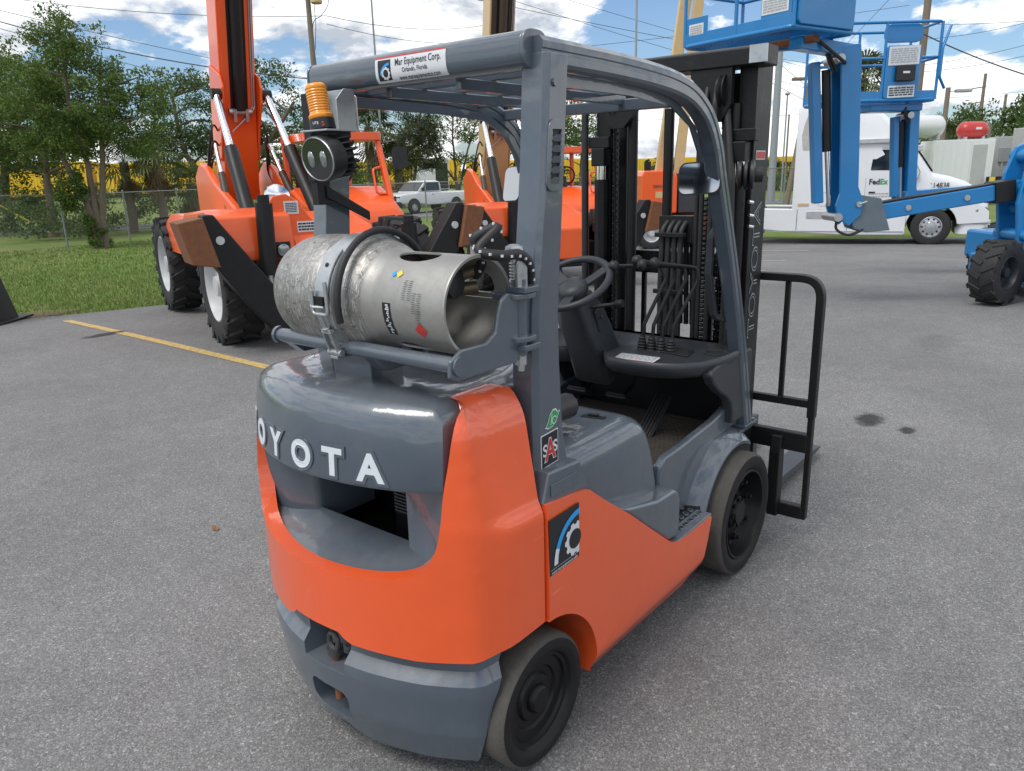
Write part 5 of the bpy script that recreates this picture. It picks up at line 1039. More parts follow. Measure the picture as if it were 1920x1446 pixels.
    mb = MB()
    for y in (.17, .195): mb.tube(fillet([bp(4.2, .25, y), bp(1.05, .25, y), bp(.95, .27, y-.05), bp(.72, .27, -.12)], .06), .010, 6)
    mb.build('steel_pipe', M_STEEL, bo, sm=60)
    # cab
    cb = bpy.data.objects.new('cab', None); COL.objects.link(cb); cb.parent = T
    mb = MB(); mb.loft([[(x, y, .82) for x, y in rrect(-1.15, .70, .40, 1.46, .10)], [(x, y, 1.0) for x, y in rrect(-1.18, .80, .38, 1.50, .14)], [(x, y, 1.25) for x, y in rrect(-1.16, .76, .38, 1.49, .14)], [(x, y, 1.40) for x, y in rrect(-1.12, .58, .42, 1.45, .12)], [(x, y, 1.60) for x, y in rrect(-1.10, .22, .48, 1.40, .08)]]); cbd = mb.build('cab_body', M_TORANGE, cb, sm=50)
    F = plane((.80, 1.10, 1.08), (0, 1, 0), (0, 0, 1)); q = decal_rect(cbd, F, .30, .085, M_DECALW, 'company_label'); F2 = plane((.80, .99, 1.08), (0, 1, 0), (0, 0, 1)); decal_rect(cbd, F2, .06, .06, M_DECALK, 'label_logo', .0065); print_rows(q, plane((.80, 1.15, 1.08), (0, 1, 0), (0, 0, 1)), .16, .06, 3, M_DECALK, 'label_print')
    for (x0, x1, y) in ((.50, .14, .50), (.50, .14, 1.40), (-.95, -.98, .50), (-.95, -.98, 1.40)):
        mb = MB(); mb.sweep([(x0, y, 1.34), (x1, y, 2.22)], [(-.035, -.04), (.035, -.04), (.035, .04), (-.035, .04)], (1, 0, 0)); mb.build('cab_post', M_TORANGE, cb, sm=0, bev=.015)
    for y in (.66,):
        mb = MB(); mb.sweep([(.32, y, 1.4), (.12, y, 2.2)], [(-.02, -.02), (.02, -.02), (.02, .02), (-.02, .02)], (1, 0, 0)); mb.build('cab_post', M_TORANGE, cb, sm=0)
    mb = MB(); rr_ = rrect(-1.05, .24, .44, 1.46, .12); ho = [rrect(.04, .17, .56+k*.16, .67+k*.16, .015, 2) for k in range(5)]; fn = lambda u, v, o=0.: (u, v, 2.29+o)
    surf(mb, rr_, fn, holes=ho, th=.10); mb.build('cab_roof', M_TORANGE, cb, sm=0, bev=.02, seg=3)
    mb = MB(); mb.loft([[(x, y, z) for x, y in rrect(-.95, -.35, .6, 1.1, .08)] for z in (1.3, 1.5)]); mb.loft([[(x, y, z) for x, y in rrect(-1.0, -.85, .6, 1.1, .05)] for z in (1.5, 2.0)]); mb.build('cab_seat', M_BLACKPL, cb, sm=40)
    mb = MB(); mb.tube([Vector((-.05, .90, 1.78))+Vector((.08*math.sin(a), .19*math.cos(a), .17*math.sin(a))) for a in np.linspace(0, 2*PI, 25)[:-1]], .016, 6, closed=True); mb.cyl((.05, .90, 1.5), (-.05, .90, 1.78), .03); mb.build('cab_steering_wheel', M_BLACKPL, cb, sm=60)
    mb = MB(); mb.tube(fillet([(.42, 1.36, 1.50), (.43, 1.22, 1.51), (.35, 1.22, 1.82), (.31, 1.36, 1.85)], .05), .016, 6); mb.build('grab_rail', M_TORANGE, cb, sm=60)
    mb = MB(); mb.tube([(.2, 1.42, 2.15), (.32, 1.60, 2.18), (.34, 1.63, 1.95)], .012, 6); mb.loft([[(.34, y, z) for y, z in rrect(1.52, 1.74, 1.82, 2.10, .04)], [(.28, y, z) for y, z in rrect(1.54, 1.72, 1.85, 2.07, .04)]]); mb.build('cab_mirror', M_BLACKPL, cb, sm=40)
    mb = MB(); mb.loft([[(x, y, .85) for x, y in rrect(-1.2, .9, -1.15, -.45, .1)], [(x, y, 1.20) for x, y in rrect(-1.2, .7, -1.15, -.45, .12)], [(x, y, 1.32) for x, y in rrect(-1.15, .6, -1.08, -.48, .12)]]); ec = mb.build('engine_cover', M_TORANGE, T, sm=50)
    F = plane((.0, -1.155, 1.05), (1, 0, 0), (0, 0, 1)); decal_rect(ec, F, .1, .2, M_DECALW, 'side_label')
    return T
TW = lug_wheel('wheel', .635, .37, .38, M_RIMW, 18)
telehandler('orange telescopic handler with orange boom raised, left of the gas cylinder', (2.97, 6.98, ZT(2.97, 6.98)), math.radians(-107.9), M_TORANGE, M_TORANGE, True)
telehandler('telescopic handler with cream boom and orange cab, behind the forklift post', (8.06, 7.03, ZT(8.06, 7.03)), math.radians(-124.4), M_CREAM, M_BROWN, False)
# black tapered steel post at the far left
T = thing('steel_post', 'black tapered steel post on a base plate at the left edge', 'post', (.30, 10.02, ZT(.2, 10)), math.radians(39))
mb = MB(); mb.loft([[(x, y, .03) for x, y in rrect(-.36, .36, -.36, .36, .03)], [(x, y, 1.5) for x, y in rrect(-.13, .13, -.13, .13, .03)], [(x, y, 6) for x, y in rrect(-.12, .12, -.12, .12, .03)]]); mb.build('post_body', M_BLACK, T, sm=30)
mb = MB(); mb.bx(-.52, .52, -.46, .46, 0, .03); mb.build('base_plate', M_BLACK, T, sm=0, bev=.01)
# ---------------- articulated boom lift, orange base and cream arms
CT = thing('boom_lift', 'orange boom lift with cream arms, seen through the forklift mast', 'boom lift', (18.35, 9.0, ZT(18.35, 9.0)), math.radians(129), None)
mb = MB(); mb.bx(-1.5, 1.4, -.9, .9, .28, .92); ch = mb.build('chassis', M_TORANGE, CT, sm=0, bev=.06, seg=3)
for i, (x, y) in enumerate(((-1.0, 1.0), (1.05, 1.0), (-1.0, -1.0), (1.05, -1.0))):
    if i == 0: CW_ = lug_wheel('wheel', .46, .32, .25, M_RIMW, 16)
    put_wheel(CW_, CT, x, y, .46, y < 0, i == 0)
mb = MB(); mb.prism([(.28, 1.0), (.28, 2.02), (.42, 2.2), (1.25, 2.2), (1.32, 2.05), (1.32, 1.0)], 'y', -.8, .8); tu = mb.build('counterweight', M_TORANGE, CT, sm=0, bev=.05, seg=3)
mb = MB(); mb.cyl((1.1, .5, 2.18), (1.1, .5, 2.45), .10, n=16); mb.cyl((1.1, .5, 2.45), (1.12, .5, 2.5), .07, n=16); mb.build('exhaust_stack', M_BLACK, tu, sm=40)
F = plane((.8, .80, 1.65), (-1, 0, 0), (0, 0, 1)); mb = MB(); put_text(mb, '284343', .13, F, 0, .1, lift=.006, off=.01); mb.build('fleet_number', M_BROWN, tu, sm=0); decal_rect(tu, plane((.8, .80, 1.52), (-1, 0, 0), (0, 0, 1)), .22, .18, M_CREAM, 'pale_notice')
mb = MB(); mb.prism([(-.42, 1.0), (-.42, 1.9), (-.2, 2.1), (.24, 2.1), (.24, 1.0)], 'y', -.7, .72); mb.build('engine_tray', M_PLASTIC, CT, sm=0, bev=.03)
mb = MB(); mb.cyl((0, 0, .9), (0, 0, 1.02), .5, n=24); mb.build('turntable', M_BLACK, CT)
for nm, a, b, w in (('lower_arm', (.62, -.2, 1.9), (-.06, -.2, 7.4), .26), ('upper_arm', (.16, .15, 2.0), (-.35, .15, 7.4), .22)):
    mb = MB(); mb.bar(a, b, w, w*1.2, (1, 0, 0)); mb.build(nm, M_CREAM, CT, sm=0, bev=.02)
mb = MB(); mb.cyl((.35, .1, 1.7), (.42, .1, 3.4), .11, n=14); mb.build('arm_cylinder', M_BROWN, CT, sm=40); mb = MB(); mb.cyl((.42, .1, 3.4), (.36, .1, 4.6), .055, n=12); mb.build('arm_rod', M_CHROME, CT, sm=40)
mb = MB(); mb.tube(spline([(.9, .92, .7), (1.0, 1.05, 1.0), (1.3, 1.05, 1.05), (1.45, .95, .8), (1.45, .9, .5)], 6), .03, 8); mb.build('cable_loop', M_HOSE, CT, sm=60)
mb = MB(); mb.bx(1.15, 1.32, .9, 1.05, .6, .98); mb.build('valve_box', M_BLACK, CT, sm=0, bev=.02)
# ---------------- blue boom lifts
def rails(T, x0, x1, y0, y1, z0, z1, r=.022, mid=True):
    k = 0
    for z in ([z1, (z0+z1)/2+.05] if mid else [z1]):
        mb = MB(); mb.tube(fillet([(x0, y0, z), (x1, y0, z), (x1, y1, z), (x0, y1, z), (x0, y0+.02, z)], .08, 4), r, 8); mb.build('guard_rail', M_GBLUE, T, sm=60)
    for x, y in ((x0, y0), (x0, y1), (x1, y0), (x1, y1), ((x0+x1)/2, y0), ((x0+x1)/2, y1)):
        mb = MB(); mb.cyl((x, y, z0), (x, y, z1), r, n=8); mb.build('rail_post', M_GBLUE, T, sm=60)
def blue_jib(T, top, bot, w=1.):
    tx, tz = top; bx_, bz = bot; L = math.hypot(tx-bx_, tz-bz)
    def q(s, t): dx, dz = (tx-bx_)/L, (tz-bz)/L; return (bx_+dx*s*L+dz*t*w, bz+dz*s*L-dx*t*w)
    for y in (-.16, .12):
        mb = MB(); mb.prism([q(-.03, -.02), q(.02, .10), q(.10, .14), q(.17, .09), q(.95, .10), q(1.0, .10), q(1.0, -.12), q(.95, -.13), q(.2, -.13), q(.10, -.20), q(.03, -.16)], 'y', y, y+.04); mb.build('jib_plate', M_GBLUE, T, sm=0, bev=.008)
    mb = MB(); mb.prism([q(.16, -.12), q(1.0, -.12), q(1.0, .0), q(.16, -.02)], 'y', -.12, .12); mb.build('jib_web', M_GBLUE, T, sm=0, bev=.01)
    mb = MB(); a, b = q(.12, .30), q(.93, .36); mb.sweep([(a[0], 0, a[1]), (b[0], 0, b[1])], [(-.055, -.07), (.055, -.07), (.055, .07), (-.055, .07)], (0, 1, 0)); mb.build('levelling_link', M_GBLUE, T, sm=0, bev=.015)
    a, m_, b = q(.10, .18), q(.42, .215), q(.88, .235)
    mb = MB(); mb.cyl((m_[0], .05, m_[1]), (b[0], .05, b[1]), .05, n=14); jc = mb.build('jib_cylinder', M_BLACK, T, sm=40); mb = MB(); mb.cyl((a[0], .05, a[1]), (m_[0], .05, m_[1]), .025, n=12); mb.build('jib_rod', M_CHROME, jc, sm=40)
    for s in (.0, .90):
        p = q(s+.03, .12); mb = MB(); mb.cyl((p[0], -.2, p[1]), (p[0], .2, p[1]), .05, n=14); mb.build('pivot_pin', M_STEEL, T, sm=40)
    mb = MB()
    for k in range(2): p0, p1, p2 = q(.86, .16+.04*k), q(.97, .26+.03*k), q(1.06, .2); mb.tube(spline([(p0[0], .17, p0[1]), (p1[0], .2, p1[1]), (p2[0], .16, p2[1])], 5), .016, 6)
    mb.build('hydraulic_hose', M_HOSE, T, sm=60)
def blue_platform(T, x0, x1, y0, y1, z0, h, box):
    pf = bpy.data.objects.new('platform', None); COL.objects.link(pf); pf.parent = T
    mb = MB(); mb.tube(fillet([(x0, y0, z0), (x1, y0, z0), (x1, y1, z0), (x0, y1, z0), (x0, y0+.03, z0)], .08, 4), .03, 8); mb.build('floor_frame', M_GBLUE, pf, sm=60)
    mb = MB(); n = int((x1-x0)/.05)
    for k in range(n): x = x0+.02+k*.05; mb.bx(x, x+.008, y0+.02, y1-.02, z0-.012, z0+.012)
    for k in range(int((y1-y0)/.05)): y = y0+.02+k*.05; mb.bx(x0+.02, x1-.02, y, y+.006, z0-.010, z0+.008)
    g = mb.build('floor_grating', M_GBLUE, pf, sm=0); g['kind'] = 'stuff'
    for y in (y0, y1):
        mb = MB(); mb.bx(x0, x1, y-.008, y+.008, z0+.01, z0+.13); mb.build('toe_board', M_GBLUE, pf, sm=0, bev=.004)
    for x in (x0, x1):
        mb = MB(); mb.bx(x-.008, x+.008, y0, y1, z0+.01, z0+.13); mb.build('toe_board', M_GBLUE, pf, sm=0, bev=.004)
    rails(pf, x0, x1, y0, y1, z0, z0+h)
    if box:
        a, b, zc, hh = box; mb = MB(); mb.loft([[(x, y1-.02, z) for x, z in rrect(a, b, zc, zc+hh, .05)], [(x, y1+.06, z) for x, z in rrect(a, b, zc, zc+hh, .05)]]); cb = mb.build('control_panel', M_GBLUE, pf, sm=40, bev=.01); return pf, cb
    return pf, None
D = thing('boom_lift', 'blue boom lift with wide platform high up and lugged tyre at the right edge', 'boom lift', (8.8, -1.0, ZT(8.8, -1.0)), math.radians(129.1), 'blue boom lifts')
mb = MB(); mb.prism([(.16, .45), (.70, .50), (.76, .95), (.80, 1.2), (.76, 1.55), (.66, 1.86), (.50, 1.92), (.30, 1.7), (.16, 1.0)], 'y', .16, .22); mb.build('turret_plate', M_GBLUE, D, sm=0, bev=.015)
mb = MB(); mb.prism([(.16, .45), (.70, .50), (.76, .95), (.80, 1.2), (.76, 1.55), (.66, 1.86), (.50, 1.92), (.30, 1.7), (.16, 1.0)], 'y', -.22, -.16); mb.build('turret_plate', M_GBLUE, D, sm=0, bev=.015)
for x, z, r in ((.58, 1.75, .085), (.70, 1.38, .06), (.60, 1.12, .07), (.66, .82, .07), (.46, 1.45, .07)):
    mb = MB(); mb.cyl((x, -.30, z), (x, .30, z), r, n=18); mb.build('turret_pin', M_GBLUE, D, sm=40, bev=.008)
mb = MB(); mb.bar((.62, .24, .75), (.56, .24, 1.5), .12, .08, (0, 1, 0)); mb.build('turret_link', M_GBLUE, D, sm=0, bev=.02)
mb = MB(); mb.bx(-1.6, .42, -1.4, .45, .40, .78); mb.build('turntable_base', M_GBLUE, D, sm=0, bev=.04)
mb = MB(); mb.bx(-2.2, .45, -1.2, .78, .18, .48); cx_ = mb.build('chassis', M_GBLUE, D, sm=0, bev=.03)
mb = MB(); mb.bx(-1.5, .70, .50, .64, .20, .50); mb.build('axle_beam', M_GBLUE, D, sm=0, bev=.02)
DW = lug_wheel('wheel', .385, .30, .20, M_PLASTIC, 14); DW.parent = D; DW.location = (.98, .30, .40); DW.rotation_euler = (0, 0, math.radians(30))
w = copy_tree(DW, D); w.location = (.02, -1.35, .40)
mb = MB(); mb.bar((.60, 0, 1.382), (2.62, 0, 1.10), .20, .19); bm_ = mb.build('boom', M_GBLUE, D, sm=0, bev=.015)
mb = MB(); mb.bar((.80, 0, 1.455), (2.40, 0, 1.235), .17, .03); mb.build('cable_tray', M_BLACK, bm_, sm=0)
mb = MB(); mb.bar((.78, 0, 1.355), (1.02, 0, 1.322), .26, .25); mb.build('boom_collar', M_BLACK, bm_, sm=0, bev=.01)
for x in (1.35, 2.05):
    mb = MB(); mb.cyl((x, .10, 1.34-.14*(x-.9)), (x, .115, 1.34-.14*(x-.9)), .035, n=14); mb.build('wear_pad_bolt', M_STEEL, bm_)
M_WORN = mat('worn_blue_grey', (.12, .16, .19), .55, var=.25, vscale=6, dirt=.5, dcol=(.20, .16, .12))
mb = MB(); mb.prism([(2.26, .92), (2.40, 1.30), (2.72, 1.36), (2.80, 1.28), (2.78, 1.14), (2.70, .95), (2.55, .90)], 'y', .11, .14); mb.build('boom_bracket', M_WORN, D, sm=0, bev=.008)
mb = MB(); mb.prism([(2.26, .92), (2.40, 1.30), (2.72, 1.36), (2.80, 1.28), (2.78, 1.14), (2.70, .95), (2.55, .90)], 'y', -.14, -.11); mb.build('boom_bracket', M_WORN, D, sm=0, bev=.008)
mb = MB(); mb.cyl((2.68, -.18, 1.24), (2.68, .18, 1.24), .035, n=12); mb.cyl((2.68, .18, 1.24), (2.60, .2, 1.27), .012, n=8); mb.build('bracket_pin', M_STEEL, D)
mb = MB(); mb.tube(spline([(2.5, .1, .98), (2.75, .16, .88), (2.9, .1, .95), (2.86, .05, 1.1)], 5), .018, 6); mb.build('hydraulic_hose', M_HOSE, D, sm=60)
blue_jib(D, (2.94, 3.02), (2.80, 1.04))
pf, cb = blue_platform(D, 0, 1.52, -1.0, 0, 0, 1.05, None); pf.location = (3.889, .956, 3.10); pf.rotation_euler = (0, 0, math.radians(-56.5))
mb = MB(); mb.loft([[(x, y, z) for y, z in rrect(-.98, -.02, .02, .75, .05)] for x in (-.05, .0)]); mb.build('control_panel', M_GBLUE, pf, sm=40, bev=.012)
mb = MB(); mb.bx(.03, .42, -.012, .004, .02, .42); sp = mb.build('side_panel', M_GBLUE, pf, sm=0, bev=.004)
mb = MB(); mb.bx(1.18, 1.50, -.012, .004, .02, .30); mb.build('side_panel', M_GBLUE, pf, sm=0, bev=.004)
F = plane((.24, .004, .24), (-1, 0, 0), (0, 0, 1)); q = decal_rect(pf, F, .34, .16, M_DECALW, 'warning_panel'); print_rows(q, F, .30, .13, 5, M_GALV, 'warning_print')
F = plane((1.34, .004, .17), (-1, 0, 0), (0, 0, 1)); q = decal_rect(pf, F, .22, .12, M_DECALW, 'warning_panel'); print_rows(q, F, .18, .09, 4, M_GALV, 'warning_print')
mb = MB(); mb.bx(.1, 1.3, -.60, -.48, -.10, -.03); mb.build('platform_beam', M_RUST, pf, sm=0, bev=.01)
mb = MB(); mb.bar((.30, -.45, -.09), (.27, -1.40, -.13), .18, .14); mb.bar((.9, -.5, -.07), (.25, -.9, -.08), .10, .09); mb.build('platform_mount', M_GBLUE, pf, sm=0, bev=.012)
mb = MB(); mb.tube(spline([(.2, -.7, -.06), (.1, -1.0, -.25), (.2, -1.25, -.30), (.24, -1.35, -.55)], 6), .02, 8); mb.build('platform_hose', M_HOSE, pf, sm=60)
E_ = thing('boom_lift', 'blue boom lift with narrow platform, standing behind the white truck cab door', 'boom lift', (11.75, .11, ZT(11.75, .11)), math.radians(129.1), 'blue boom lifts')
E_['label'] = 'blue boom lift whose narrow platform carries a black manual box and notices'
dz = -ZT(11.75, .11)
blue_jib(E_, (1.60, 2.50+dz), (1.50, 1.0+dz), .62)
mb = MB(); mb.bar((1.55, 0, 1.15+dz), (-1.2, 0, 1.30+dz), .20, .20); mb.build('boom', M_GBLUE, E_, sm=0, bev=.015)
mb = MB(); mb.prism([(-1.5, .4), (-.8, .5), (-.75, 1.9), (-1.1, 2.1), (-1.5, 1.4)], 'y', -.25, .25); mb.build('turret', M_GBLUE, E_, sm=0, bev=.03)
mb = MB(); mb.bx(-3.2, -.6, -.9, .9, .3, .7); mb.build('chassis', M_GBLUE, E_, sm=0, bev=.03)
for i, (x, y) in enumerate(((-.8, .95), (-2.9, .95), (-.8, -.95), (-2.9, -.95))): w = copy_tree(DW, E_); w.location = (x, y, .40); w.rotation_euler = (0, 0, 0 if y > 0 else PI)
pf, cb = blue_platform(E_, 1.42, 3.05, -.55, .35, 2.60+dz, 1.08, None)
mb = MB(); mb.loft([[(x, y, z) for x, z in rrect(1.70, 2.22, 2.62+dz, 3.36+dz, .05)] for y in (.34, .38)]); mb.build('front_panel', M_GBLUE, pf, sm=40, bev=.006)
mb = MB(); mb.loft([[(x, y, z) for x, z in rrect(1.62, 2.2, 3.42+dz, 3.68+dz, .10)] for y in (.18, .22)]); mb.build('control_hood', M_GBLUE, pf, sm=40, bev=.01)
F = plane((1.96, .385, 3.22+dz), (-1, 0, .03), (0, 0, 1)); q = decal_rect(pf, F, .46, .26, M_DECALW, 'notice_board'); print_rows(q, F, .40, .21, 7, M_GALV, 'notice_print')
F = plane((1.96, .385, 2.72+dz), (-1, 0, .03), (0, 0, 1)); q = decal_rect(pf, F, .40, .17, M_DECALW, 'warning_panel'); print_rows(q, F, .36, .13, 4, M_PLASTIC, 'warning_print')
mb = MB(); mb.bx(1.80, 2.08, .385, .46, 2.86+dz, 3.08+dz); mbx = mb.build('manual_box', M_BLACKPL, pf, sm=0, bev=.012)
F = plane((1.94, .46, 2.98+dz), (-1, 0, 0), (0, 0, 1)); decal_rect(mbx, F, .10, .03, M_DECALW, 'box_label')
mb = MB(); mb.tube(fillet([(1.3, .36, 2.75+dz), (1.42, .42, 2.9+dz), (1.42, .42, 3.3+dz), (1.30, .36, 3.62+dz)], .1), .02, 8); mb.build('grab_rail', M_GBLUE, pf, sm=60)
mb = MB(); mb.bx(1.5, 2.3, -.2, .2, 2.45+dz, 2.56+dz); mb.build('platform_mount', M_GBLUE, pf, sm=0, bev=.02)
# ------------------------------------------------------------------ white tractor unit
def road_wheel(name, R, w, m_rim, holes=10):
    e = bpy.data.objects.new(name, None); COL.objects.link(e)
    rr = R*.56; mb = MB(); mb.lathe([(rr, w*.44), (rr+.02, w*.5), (R*.85, w*.52), (R*.95, w*.46), (R, w*.34), (R, -w*.34), (R*.95, -w*.46), (R*.85, -w*.52), (rr, -w*.46)], (0, 0, 0), (0, 1, 0), 44, cap=False); mb.build('tyre', M_TYRE, e, sm=35)
    mb = MB(); mb.lathe([(rr, w*.44), (rr*.95, w*.46), (rr*.90, w*.36), (rr*.86, w*.22), (rr*.55, w*.30), (rr*.48, w*.30), (rr*.44, w*.40), (rr*.2, w*.42), (.001, w*.43)], (0, 0, 0), (0, 1, 0), 36, cap=False); rm = mb.build('rim', m_rim, e, sm=35)
    for k in range(holes):
        a = 2*PI*k/holes; mb = MB(); mb.cyl((rr*.73*math.cos(a), w*.245, rr*.73*math.sin(a)), (rr*.73*math.cos(a), w*.275, rr*.73*math.sin(a)), rr*.095, n=12); mb.build('hand_hole', M_BLACK, rm)
        a += PI/holes; mb = MB(); mb.cyl((rr*.52*math.cos(a), w*.28, rr*.52*math.sin(a)), (rr*.52*math.cos(a), w*.38, rr*.52*math.sin(a)), rr*.055, n=6); mb.build('lug_nut', M_ALU, rm)
    return e
TR = thing('semi_truck', 'white sleeper tractor unit parked across the lot behind the blue boom lifts', 'truck', (21.81, 2.98, ZT(21.81, 2.98)), math.radians(-75.9))
RW = road_wheel('wheel', .50, .30, M_ALU)
for i, (x, y) in enumerate(((0, -1.06), (0, 1.06), (-4.95, -1.0), (-4.95, 1.0), (-6.25, -1.0), (-6.25, 1.0))): put_wheel(RW, TR, x, y, .50, y < 0, i == 0)
def cross(x, zt, w, zb, wt, r=.12):
    """cab cross-section in y,z"""
    h = [(w, zb), (w, zb+.6*(zt-zb)), (w-(w-wt)*.5, zt-.18), (wt, zt-.05), (wt-.12, zt)]
    return [(x, y, z) for y, z in h]+[(x, -y, z) for y, z in reversed(h)]
mb = MB(); mb.loft([cross(x, zt, w, .98, wt) for x, zt, w, wt in ((-3.60, 3.76, 1.21, 1.12), (-3.54, 3.80, 1.22, 1.14), (-2.9, 3.80, 1.22, 1.14), (-2.1, 3.76, 1.22, 1.12), (-1.5, 3.58, 1.22, 1.06), (-1.12, 3.25, 1.21, .98), (-.88, 2.92, 1.20, .96), (-.62, 2.72, 1.18, .94))]); cab = mb.build('sleeper_cab', M_TRUCKW, TR, sm=35)
mb = MB(); R0 = cross(-.621, 2.70, 1.17, .98, .93); R1 = cross(-.08, 1.93, 1.10, .98, .98); mb.loft([R0, R1]); wsb = mb.build('windscreen_frame', M_TRUCKW, TR, sm=30)
mb = MB(); mb.add([(-.575, -.90, 2.64), (-.575, .90, 2.64), (-.10, .98, 1.96), (-.10, -.98, 1.96), (-.56, -.90, 2.66), (-.56, .90, 2.66), (-.085, .98, 1.98), (-.085, -.98, 1.98)], [(0, 1, 2, 3), (4, 7, 6, 5), (0, 4, 5, 1), (2, 6, 7, 3), (1, 5, 6, 2), (0, 3, 7, 4)]); mb.build('windscreen', M_GLASSD, TR, sm=0)
def hs(x, w, zt, zb, r): return [(x, y, z) for y, z in rrect(-w, w, zb, zt, r, 5)]
mb = MB(); mb.loft([hs(-.10, 1.06, 1.93, .95, .18), hs(.30, 1.04, 1.84, .95, .2), hs(.70, 1.0, 1.70, .9, .22), hs(1.0, .94, 1.52, .85, .24), hs(1.22, .86, 1.26, .80, .2), hs(1.32, .80, 1.08, .80, .1)]); hood = mb.build('bonnet', M_TRUCKW, TR, sm=50)
for sg in (-1, 1):
    ar = [(.62*math.cos(math.radians(a)), .50+.62*math.sin(math.radians(a))) for a in np.linspace(8, 172, 16)]
    mb = MB(); mb.prism([(-.62, .95), (-.50, 1.24), (.0, 1.36), (.6, 1.34), (1.05, 1.14), (1.32, .92), (1.34, .62), (.66, .58)]+ar, 'y', sg*1.22, sg*.80); fd = mb.build('front_wing', M_TRUCKW, TR, sm=30, bev=.05, seg=3, blim=50)
    mb = MB(); mb.loft([[(1.02+.28*t+o*.02, sg*(1.235-.12*t), .93+.06*s) for t, s in ((0, 0), (.3, -1), (.9, -1), (1.05, .2), (.8, 1.4), (.3, 1.6))] for o in (-1, 1)]); mb.build('headlight', M_LENS, fd, sm=0)
    ar2 = [(.60*math.cos(math.radians(a)), .50+.60*math.sin(math.radians(a))) for a in np.linspace(0, 180, 18)]
    mb = MB(); mb.loft([[(x, sg*1.2, z) for x, z in ar2], [(x, sg*.6, z) for x, z in ar2]], cap=False, closed=False); mb.build('wheel_arch', M_BLACK, fd, sm=60)
    mb = MB(); mb.prism([(-.62, .30), (-.70, .28), (-2.1, .27), (-3.48, .33), (-4.35, .40), (-4.60, .95), (-4.62, 1.02), (-3.55, 1.0), (-.62, .96)], 'y', sg*1.22, sg*1.02); sk = mb.build('side_fairing', M_TRUCKW, TR, sm=0, bev=.03, seg=3)
    mb = MB(); mb.bx(-4.4, -.66, min(sg*1.223, sg*1.235), max(sg*1.223, sg*1.235), .36, .385); mb.build('fairing_trim', M_GALV, sk, sm=0)
    for x in (-2.1, -3.45): mb = MB(); mb.bx(x-.008, x+.008, min(sg*1.222, sg*1.2235), max(sg*1.222, sg*1.2235), .40, .98); mb.build('fairing_joint', M_PLASTIC, sk, sm=0)
    mb = MB(); mb.bx(-3.2, -2.3, min(sg*1.221, sg*1.228), max(sg*1.221, sg*1.228), .72, .93); mb.build('fairing_steplight', M_ALU, sk, sm=0, bev=.01)
    # door, its window and seams
    Fd = (lambda u, v, o=0., sg=sg: (u, sg*(1.2225+o)-sg*max(0, v-2.0)*.045, v))
    out = [(-1.70, 1.05), (-.72, 1.05), (-.62, 1.3), (-.40, 1.95), (-.72, 2.58), (-1.66, 2.62), (-1.74, 2.5)]
    mb = MB(); surf(mb, out, Fd, su=.3, sv=.2, th=.01, off=.006); dr_ = mb.build('door', M_TRUCKW, TR, sm=30)
    mb = MB(); surf(mb, [(-1.62, 2.03), (-1.02, 2.02), (-1.02, 2.56), (-1.45, 2.57), (-1.58, 2.48)], Fd, sv=.2, th=.004, off=.012); mb.build('door_window', M_GLASSD, dr_, sm=0)
    mb = MB(); surf(mb, [(-.98, 2.02), (-.50, 1.98), (-.76, 2.52), (-.98, 2.55)], Fd, sv=.2, th=.004, off=.012); mb.build('quarter_window', M_GLASSD, dr_, sm=0)
    mb = MB(); surf(mb, [(-1.62, 1.42), (-1.46, 1.42), (-1.46, 1.46), (-1.62, 1.46)], Fd, th=.02, off=.025); mb.build('door_handle', M_BLACKPL, dr_, sm=0)
    mb = MB()
    for a, b in zip(out, out[1:]+out[:1]):
        pa, pb = Vector(Fd(*a, .0065)), Vector(Fd(*b, .0065)); mb.bar(pa, pb, .012, .006, (0, sg, 0))
    mb.build('door_seam', M_PLASTIC, dr_, sm=0)
    mb = MB(); surf(mb, [(-1.03, 1.40), (-.80, 1.40), (-.72, 1.28), (-.95, 1.20), (-1.03, 1.25)], Fd, th=.01, off=.014); mb.build('lower_window', M_GLASSD, dr_, sm=0)
    # mirror on its bracket
    mb = MB(); mb.tube(fillet([(-.75, sg*1.2, 2.66), (-.72, sg*1.48, 2.62), (-.72, sg*1.48, 1.86), (-.66, sg*1.2, 1.82)], .05), .018, 8); mr = mb.build('mirror_bracket', M_ALU, TR, sm=60)
    mb = MB(); mb.loft([[(x, y, z) for y, z in rrect(sg*1.48-.12, sg*1.48+.12, 2.10, 2.56, .05)] for x in (-.78, -.64)]); mb.build('mirror_head', M_ALU, mr, sm=40, bev=.01)
    mb = MB(); mb.loft([[(x, y, z) for y, z in rrect(sg*1.48-.12, sg*1.48+.12, 1.86, 2.04, .04)] for x in (-.76, -.66)]); mb.build('spot_mirror', M_ALU, mr, sm=40, bev=.01)
    mb = MB(); mb.bx(-2.1, -.9, min(sg*1.19, sg*1.30), max(sg*1.19, sg*1.30), 2.74, 2.86); mb.build('roof_fairing_rail', M_ALU, TR, sm=0, bev=.01)
    # sleeper side: locker door seams
    for x0, x1, z0, z1 in ((-2.75, -2.25, 1.65, 2.5), (-2.9, -2.3, 1.08, 1.45)):
        r_ = rrect(x0, x1, z0, z1, .06, 4); mb = MB()
        for a, b in zip(r_, r_[1:]+r_[:1]): mb.bar((a[0], sg*1.2235, a[1]), (b[0], sg*1.2235, b[1]), .012, .005, (0, sg, 0))
        mb.build('locker_seam', M_GALV, cab, sm=0)
    mb = MB(); mb.bx(-3.45, -3.15, min(sg*1.22, sg*1.235), max(sg*1.22, sg*1.235), 1.08, 1.16); mb.build('marker_lamp', M_CREAM, cab, sm=0, bev=.01)
M_PEEL = mat('peeling_primer', (.42, .40, .38), .8, var=.2, vscale=6, dirt=.5, dcol=(.6, .6, .6))
